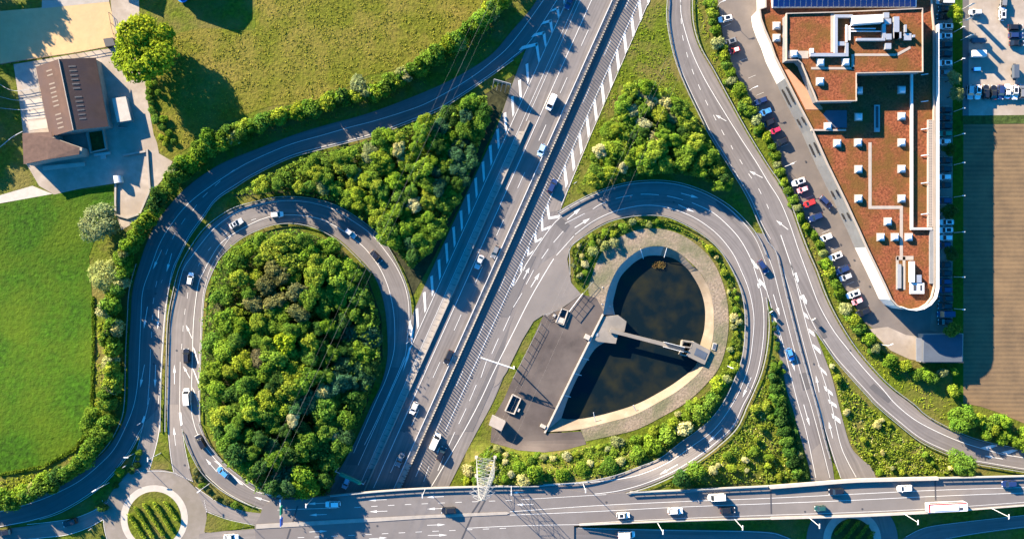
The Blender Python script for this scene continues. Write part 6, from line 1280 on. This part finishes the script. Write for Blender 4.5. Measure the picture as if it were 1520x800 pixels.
# hedge belt along the outer left slip road
belt = [(748, 0, 12, 6.5), (718, 26, 15, 6), (692, 48, 16, 5), (662, 70, 17, 5), (640, 85, 17, 5), (612, 108, 18, 5), (585, 122, 15, 4.5), (560, 136, 10, 4), (500, 148, 10, 3), (478, 158, 8, 3), (455, 160, 10, 3.5), (430, 168, 12, 4.5), (402, 176, 15, 5), (372, 188, 17, 5.5), (344, 200, 19, 5.5), (318, 210, 20, 6), (290, 232, 19, 6), (268, 254, 16, 7.6), (248, 278, 12, 7.8), (236, 298, 12, 7.8), (224, 318, 12, 7.2), (212, 340, 13, 6.6), (200, 360, 14, 6), (184, 378, 14, 5.5), (172, 440, 14, 6.6), (164, 468, 14, 6.6), (168, 500, 13, 6.6), (167, 530, 12, 6.6), (167, 560, 12, 6.4), (164, 590, 11, 5.6), (160, 615, 12, 4.5), (150, 648, 12, 4.5), (135, 672, 13, 4.5), (115, 692, 14, 5), (88, 708, 16, 5), (58, 725, 18, 5.5), (30, 738, 16, 5.5), (5, 744, 16, 5.5), (-25, 752, 18, 6)]
rng.seed(55); sp = []
for i in range(len(belt) - 1):
    (x0, y0, w0, h0), (x1, y1, w1, h1) = belt[i], belt[i + 1]; n = max(2, int(math.hypot(x1 - x0, y1 - y0) * (w0 + 4) / 150))
    for k in range(n):
        t = rng.random(); x, y = x0 + (x1 - x0) * t, y0 + (y1 - y0) * t; a = rng.uniform(0, 6.28); d = (w0 * 0.62) * math.sqrt(rng.random())
        r = rng.uniform(7.5, 13); sp.append((x + math.cos(a) * d, y + math.sin(a) * d, r, (h0 + 2.2) * rng.uniform(0.82, 1.15), pick({'yellow-green': 3, 'lime green': 4, 'mid-green': 4, 'grey-green': 1.2, 'cream-flowered': 0.8, 'dark green': 0.8})))
for i in range(len(belt) - 1):
    (x0, y0, w0, h0), (x1, y1, w1, h1) = belt[i], belt[i + 1]; n = max(1, int(math.hypot(x1 - x0, y1 - y0) / 17))
    for k in range(n):
        t = (k + 0.5) / n; sp.append((x0 + (x1 - x0) * t + rng.uniform(-3, 3), y0 + (y1 - y0) * t + rng.uniform(-3, 3), rng.uniform(10.5, 13.5), (h0 + 2.6) * rng.uniform(0.92, 1.1), pick({'yellow-green': 2, 'lime green': 4, 'mid-green': 4})))
up = [s_ for s_ in sp if s_[1] < 390]; dn_ = [s_ for s_ in sp if s_[1] >= 390]
for part, wh in ((up, 'rough meadow hedge'), (dn_, 'green meadow hedge')):
    for s_, lb in zip(part, label_all(part, 'bush', wh, '')):
        shrub(*s_, lb, 'bushes of the slip road hedge', 'hedge_bush')
# hedge between parking lane and eastern slip road
hedge = [(1056, 6, 8), (1057, 20, 8), (1058, 33, 7), (1063, 45, 8), (1066, 65, 9), (1075, 71, 6), (1074, 84, 8), (1078, 97, 8), (1084, 108, 9), (1086, 120, 8), (1098, 134, 11), (1107, 150, 9), (1104, 158, 8), (1114, 165, 9), (1122, 178, 8), (1128, 190, 8), (1138, 204, 8), (1146, 218, 8), (1152, 232, 7), (1153, 245, 6), (1158, 256, 7), (1164, 270, 7), (1170, 283, 7), (1177, 296, 7), (1184, 308, 7), (1188, 322, 6), (1196, 337, 6), (1208, 349, 8), (1216, 362, 7), (1222, 376, 7), (1226, 392, 9), (1232, 404, 8), (1240, 422, 9), (1246, 434, 8), (1254, 458, 9), (1260, 470, 8), (1268, 474, 11), (1274, 487, 10), (1290, 503, 10), (1300, 517, 8), (1322, 536, 11), (1343, 543, 11), (1362, 555, 9), (1374, 556, 11), (1399, 553, 8), (1416, 551, 7), (1414, 580, 8), (1384, 562, 9)]
sp = [(x, y, r, 1.8 + r * 0.17, ('lime green', 'yellow-green', 'mid-green', 'lime green', 'grey-green')[i % 5]) for i, (x, y, r) in enumerate(hedge)]
rng.seed(66)
for i in range(0, len(hedge) - 5, 3):
    x0, y0, r0 = hedge[i]; sp.append((x0 - 7 + rng.uniform(-3, 3), y0 + rng.uniform(-5, 5), rng.uniform(3.5, 5.5), rng.uniform(0.9, 1.6), pick({'mid-green': 3, 'lime green': 2, 'dark green': 1})))
for s_, lb in zip(sp, label_all(sp, 'bush', 'office parking hedge', '')): shrub(*s_, lb, 'bushes of the parking hedge')
for (x, y, r, h, c, lb) in ((1417, 21, 11, 6, 'yellow-green', 'bright yellow-green tree between parked cars and white banners'), (1417, 116, 9, 7.8, 'grey-green', 'pale green tree in the turf strip, northern of the adjoining pair'), (1420, 140, 10, 7.8, 'grey-green', 'pale green tree in the turf strip, southern of the adjoining pair'), (1408, 222, 9, 4.5, 'dark green', 'dark tree in shadow beside the parking row east of the office'), (1409, 313, 11, 5, 'dark green', 'dark tree in office shadow between two parking groups'), (1411, 377, 10, 4.5, 'dark green', 'dark small tree in office shadow near the southern parking group'), (1413, 489, 11, 6.5, 'mid-green', 'mid-green tree just north of the blue-grey garage'), (1427, 622, 20, 5.5, 'mid-green', 'broad round bush-like tree below the field beside the eastern road'), (1429, 690, 19, 7, 'mid-green', 'broad round tree between the eastern road and the bridge')):
    tree(x, y, r, h, c, lb, 'small trees near the office')
sp = []
for x, y, r in fill([(1448, 622), (1475, 618), (1520, 632), (1600, 655), (1600, 675), (1520, 662), (1480, 652), (1455, 642)], 8, 12, 0.6, 18, 77): sp.append((x, y, r, rng.uniform(3, 4.5), pick({'lime green': 3, 'yellow-green': 2, 'grey-green': 2})))
for s_, lb in zip(sp, label_all(sp, 'bush', 'ploughed field hedge', '')): shrub(*s_, lb, 'bushes below the ploughed field')
# flowery triangle, eastern slope, basin bank
P6 = [(1146, 530), (1156, 560), (1166, 600), (1179, 640), (1192, 690), (1196, 706), (1140, 714), (1040, 719), (985, 722), (1005, 708), (1040, 688), (1072, 664), (1098, 638), (1114, 606), (1126, 584), (1136, 554)]
P7 = [(1226, 524), (1250, 556), (1275, 587), (1300, 612), (1345, 647), (1390, 674), (1440, 692), (1440, 702), (1300, 703), (1280, 680), (1264, 655), (1252, 610), (1240, 565)]
P8 = [(682, 714), (700, 685), (728, 660), (770, 672), (808, 676), (870, 664), (905, 656), (950, 646), (990, 624), (1025, 602), (1060, 573), (1080, 535), (1096, 530), (1086, 560), (1066, 598), (1042, 626), (1004, 653), (973, 676), (942, 688), (906, 701), (860, 710), (800, 714), (720, 716)]
P9 = [(1080, 535), (1087, 500), (1087, 460), (1078, 418), (1060, 382), (1032, 354), (1000, 338), (965, 333), (930, 338), (895, 355), (875, 390), (864, 425), (852, 415), (850, 370), (882, 347), (912, 333), (947, 326), (985, 327), (1013, 339), (1042, 357), (1064, 378), (1081, 404), (1093, 432), (1099, 462), (1099, 500), (1095, 530)]
def bushes(poly, n, rlo, rhi, pal, where, group, seed, hk=0.2, h0=0.7, kind='bush', extra=(), pack=0.8):
    sp = list(extra)
    for x, y, r in fill(poly, rlo, rhi, pack, n, seed, [(s_[0], s_[1], s_[2]) for s_ in sp]): sp.append((x, y, r, (h0 + r * hk) * rng.uniform(0.85, 1.2), pick(pal)))
    for s_, lb in zip(sp, label_all(sp, kind, where, '')): shrub(*s_, lb, group)
bushes(P6, 16, 4, 8, {'lime green': 3, 'yellow-green': 3, 'grey-green': 1, 'cream-flowered': 2}, 'the flowery triangle', 'bushes of the flowery triangle', 81, extra=[(1012, 710, 12, 5, 'dark green'), (1032, 700, 13, 6, 'mid-green'), (1147, 560, 9, 3.5, 'dark green'), (1153, 590, 10, 3.5, 'mid-green'), (1160, 625, 11, 3.5, 'dark green'), (1168, 655, 11, 3.5, 'mid-green'), (1176, 685, 10, 3.5, 'dark green'), (1150, 575, 9, 3.5, 'dark green'), (1158, 610, 10, 3.5, 'dark green'), (1164, 640, 10, 3.5, 'dark green'), (1172, 670, 10, 3.5, 'dark green'), (1183, 700, 9, 3, 'mid-green'), (1150, 545, 8, 3, 'mid-green')])
bushes(P7, 16, 3.5, 7, {'lime green': 3, 'yellow-green': 3, 'cream-flowered': 3, 'grey-green': 1}, 'eastern shrubby slope', 'bushes of the eastern slope', 82)
bushes(P8, 38, 5, 10, {'lime green': 5, 'yellow-green': 4, 'mid-green': 2, 'cream-flowered': 3, 'grey-green': 1}, 'basin bridge bank', 'bushes of the basin bank', 83, pack=0.78, extra=[(905, 693, 13, 3, 'mid-green'), (968, 662, 15, 5, 'lime green'), (990, 645, 14, 5, 'lime green'), (1015, 635, 12, 5, 'cream-flowered'), (1040, 613, 13, 5, 'lime green'), (1000, 628, 11, 4, 'yellow-green'), (1054, 596, 12, 5, 'mid-green'), (1065, 570, 12, 3, 'bright yellow'), (945, 674, 13, 4.2, 'lime green'), (795, 702, 14, 5, 'lime green'), (865, 695, 11, 2.6, 'lime green'), (835, 705, 9, 2.4, 'lime green')])
bushes(P9, 30, 3, 6, {'lime green': 4, 'yellow-green': 3, 'cream-flowered': 2, 'grey-green': 2}, 'basin planting', 'bushes round the basin', 84, extra=[(898, 345, 6, 2, 'lime green'), (925, 337, 7, 2.2, 'lime green'), (880, 362, 6, 2, 'lime green'), (898, 365, 8, 2.2, 'grey-green'), (912, 360, 7, 2.2, 'grey-green'), (880, 372, 7, 2.2, 'grey-green'), (868, 392, 6, 1.8, 'cream-flowered')])
bushes([(150, 760), (205, 690), (212, 650), (207, 660), (190, 700), (160, 730)], 6, 4, 8, {'dark green': 2, 'mid-green': 2}, 'roundabout shade strip', 'bushes near the left roundabout', 85, extra=[(178, 700, 8, 2, 'bright yellow')])
bushes([(286, 690), (310, 722), (345, 748), (380, 757), (350, 752), (312, 735), (288, 708)], 9, 3, 6, {'mid-green': 2, 'olive': 2}, 'loop road wedge', 'bushes near the left roundabout', 86)
bushes([(215, 105), (232, 118), (240, 150), (250, 190), (262, 215), (240, 215), (228, 190), (218, 140)], 16, 4, 7, {'lime green': 3, 'mid-green': 3, 'yellow-green': 2}, 'farm driveway scrub', 'scrub beside the farm drive', 87)
bushes([(1140, 442), (1150, 470), (1160, 520), (1168, 560), (1158, 545), (1146, 500)], 8, 3, 4.5, {'dark green': 3, 'mid-green': 2}, 'right loop nose', 'bushes of the grass nose', 88)
# trees beyond the picture edge whose shade falls into view
bushes_off = [(-95, -60, 26, 12), (-62, -52, 26, 12), (-42, -88, 24, 12.5), (-82, -12, 26, 12), (-60, 15, 22, 9.5), (-60, 90, 18, 8), (-50, 130, 18, 8), (-55, 170, 18, 8), (-60, 215, 18, 7), (735, -70, 20, 10), (772, -78, 18, 10), (750, -28, 15, 10), (700, -40, 16, 8), (744, -4, 14, 10.5), (733, 12, 13, 9.5), (716, 28, 13, 8.5), (120, 800, 16, 4)]
for k, (x, y, r, h) in enumerate(bushes_off[:-1]):
    tree(x, y, r, h, ('mid-green', 'lime green')[k % 2], f'broadleaf tree just outside the {"western" if y > 0 and x < 100 else "northern"} picture edge, {ords[k]} counted from the arena corner', 'trees beyond the picture edge')
# clipped hedges on the roundabouts
def hedge_row(pts, wd, h, col, label, group):
    mb = MB(); rng.seed(int(pts[0][0] * 7)); sp = smooth(pts, 2.0); ln = len(sp)
    for i in range(ln * 26):
        t = rng.random() * (ln - 1); p = sp[int(t)].lerp(sp[min(ln - 1, int(t) + 1)], t - int(t)); g_ = P(p.x, p.y, 0.15); a = rng.uniform(-1, 1); z = rng.uniform(0.1, 1) ** 0.7
        q = g_ + Vector((a * wd / 2, rng.uniform(-.2, .2), z * h)); nn = (Vector((a, 0, z)) + rnd_dir() * 0.7).normalized(); leaf(mb, q, nn, rng.uniform(0.18, 0.34))
    o = mb.build('clipped_hedge', M['leaf']); o.color = (*PAL[col], 1); tag(o, label, 'hedge', group)
for k, pts in enumerate(([(193, 762), (203, 778), (216, 797)], [(202, 751), (214, 772), (229, 796)], [(215, 746), (228, 768), (244, 793)], [(230, 744), (243, 765), (255, 785)], [(247, 743), (256, 758), (264, 770)])): hedge_row(pts, 1.1, 1.35, 'yellow-green', f'clipped diagonal hedge row on the left roundabout, {ords[k]} from the west', 'hedge rows on the left roundabout')
for k, pts in enumerate(([(1240, 791), (1249, 781), (1259, 770)], [(1249, 803), (1262, 788), (1274, 772)], [(1266, 803), (1277, 791), (1287, 778)], [(1284, 805), (1290, 797), (1295, 788)])): hedge_row(pts, 1.2, 1.2, 'mid-green', f'shaded hedge row on the roundabout under the bridge, {ords[k]} from the west', 'hedge rows on the lower roundabout')
def undergrowth(name, poly, n, hmax, col, seed, fq=0.09):
    rng.seed(seed); mb = MB(); xs_ = [p[0] for p in poly]; ys_ = [p[1] for p in poly]; k = 0
    while k < n:
        x, y = rng.uniform(min(xs_), max(xs_)), rng.uniform(min(ys_), max(ys_))
        if not inside(x, y, poly) or (name == 'thicket' and noise.noise(Vector((x * 0.06, y * 0.06, seed + 9))) < rng.uniform(-0.4, 0.25)): continue
        k += 1; h = hmax * max(0.15, 0.5 + 0.9 * noise.noise(Vector((x * fq, y * fq, seed)))); g_ = P(x, y, 0.05)
        leaf(mb, g_ + Vector((0, 0, h * rng.uniform(0.55, 1.0))), (rnd_dir() * 0.8 + Vector((0, 0, 0.6))).normalized(), rng.uniform(0.28, 0.5))
    o = mb.build(name, M['leaf']); o.color = (*col, 1); o['kind'] = 'stuff'
F3 = [(310, 470), (328, 394), (378, 350), (438, 340), (498, 360), (544, 408), (565, 468), (567, 530), (545, 600), (506, 690), (492, 728), (432, 736), (386, 724), (332, 670), (305, 602), (305, 520)]
undergrowth('undergrowth', F3, 40000, 9.5, (0.115, 0.185, 0.022), 121, 0.13)
undergrowth('undergrowth', F3, 16000, 7.5, (0.060, 0.120, 0.022), 141, 0.17)
undergrowth('undergrowth', [(352, 290), (442, 240), (560, 207), (722, 142), (726, 180), (690, 280), (645, 368), (612, 400), (565, 345), (500, 300), (430, 285)], 30000, 6.6, (0.120, 0.190, 0.024), 122, 0.14)
undergrowth('undergrowth', [(862, 276), (880, 235), (903, 186), (925, 138), (945, 120), (975, 127), (1006, 145), (1030, 180), (1050, 212), (1070, 245), (1086, 276), (1078, 286), (1040, 266), (1005, 259), (960, 259), (910, 266)], 18000, 7.0, (0.130, 0.195, 0.026), 123, 0.14)
undergrowth('undergrowth', [(b_[0] + dx, b_[1] + dy) for (dx, dy), lst in (((-7, -7), belt), ((9, 9), belt[::-1])) for b_ in lst], 16000, 3.4, (0.10, 0.165, 0.022), 124)
undergrowth('undergrowth', [(1146, 520), (1158, 560), (1169, 600), (1182, 640), (1195, 690), (1198, 708), (1176, 708), (1165, 670), (1152, 620), (1142, 560)], 2200, 2.0, (0.055, 0.11, 0.022), 125)
undergrowth('undergrowth', [(x - 6, y + 2) for x, y, r in hedge[:-4]] + [(x + 6, y) for x, y, r in hedge[:-4][::-1]], 4500, 1.3, (0.105, 0.175, 0.022), 126)
undergrowth('thicket', P8, 9000, 1.5, (0.135, 0.20, 0.024), 151, 0.11)
undergrowth('thicket', P9, 5000, 0.9, (0.125, 0.18, 0.024), 152, 0.13)
undergrowth('thicket', P7, 2200, 0.6, (0.140, 0.19, 0.022), 153, 0.08)
undergrowth('thicket', P6, 2400, 0.6, (0.130, 0.185, 0.022), 154, 0.08)
undergrowth('grass_bank', [(136, 440), (140, 440), (141, 520), (138, 602), (132, 643), (111, 670), (64, 694), (0, 706), (0, 702), (62, 690), (107, 666), (128, 640), (134, 600), (137, 520)], 2600, 0.8, (0.10, 0.16, 0.015), 127)
rng.seed(131); mb = MB()
for k in range(260):
    a = rng.uniform(0, 6.28); d = rng.random() ** 0.7; q = R(978 + math.cos(a) * d * 9 + rng.uniform(-2, 2), 393 + math.sin(a) * d * 6, ZW + rng.uniform(0.05, 0.5)); leaf(mb, q, (rnd_dir() + Vector((0, 0, 0.8))).normalized(), rng.uniform(0.15, 0.35))
o = mb.build('water_weed', M['leaf']); o.color = (0.16, 0.11, 0.04, 1); o['kind'] = 'stuff'
# ground cover: uncountable tufts of grass and flowers
def tufts(name, polys, n, smin, smax, col, seed, dens=None):
    rng.seed(seed); mb = MB()
    for poly in polys:
        xs_ = [p[0] for p in poly]; ys_ = [p[1] for p in poly]; k = 0; tr_ = 0
        while k < n and tr_ < n * 8:
            tr_ += 1; x, y = rng.uniform(min(xs_), max(xs_)), rng.uniform(min(ys_), max(ys_))
            if not inside(x, y, poly): continue
            if noise.noise(Vector((x * 0.05, y * 0.05, seed))) < rng.uniform(-0.5, 0.35): continue
            g_ = P(x, y, 0.05); k += 1
            for j in range(3): s_ = rng.uniform(smin, smax); leaf(mb, g_ + Vector((rng.uniform(-.3, .3), rng.uniform(-.3, .3), s_ * rng.uniform(0.2, 0.8))), (rnd_dir() * 0.8 + Vector((-0.35, 0.35, 0.8))).normalized(), s_)
    o = mb.build(name, M['grass_tuft']); o.color = (*col, 1); o['kind'] = 'stuff'
tufts('meadow_tufts', [[(240, 60), (300, 45), (380, 48), (376, -20), (735, -20), (690, 38), (600, 92), (480, 145), (400, 152), (330, 175), (260, 228), (235, 215), (228, 160)]], 3600, 0.10, 0.24, (0.20, 0.195, 0.028), 91)
tufts('verge_grass', [P6, P7, P8], 900, 0.12, 0.26, (0.19, 0.235, 0.02), 93)
tufts('wild_flowers', [P6, P7, P8, P9], 260, 0.10, 0.24, (0.40, 0.37, 0.15), 94)
tufts('verge_grass', [P9, [(965, 5), (988, 5), (987, 60), (1000, 110), (1018, 145), (950, 118), (920, 135), (880, 215), (845, 290), (832, 305), (870, 215), (920, 100)]], 900, 0.10, 0.22, (0.15, 0.21, 0.015), 95)
tufts('verge_grass', [[(1028, 0), (1048, 0), (1050, 40), (1072, 95), (1110, 175), (1150, 240), (1185, 310), (1215, 380), (1255, 470), (1290, 520), (1340, 555), (1410, 595), (1405, 625), (1355, 595), (1300, 550), (1252, 480), (1212, 395), (1160, 270), (1110, 192), (1060, 105)]], 2200, 0.12, 0.26, (0.20, 0.25, 0.02), 96)
tufts('verge_grass', [[(0, 712), (62, 700), (112, 676), (134, 644), (142, 590), (146, 480), (176, 470), (182, 600), (150, 665), (85, 715), (0, 750)], [(600, 100), (700, 40), (745, -20), (770, -10), (720, 75), (600, 140), (480, 180), (330, 225), (240, 300), (215, 360), (210, 340), (260, 250), (400, 165)]], 1500, 0.14, 0.3, (0.20, 0.24, 0.02), 97)
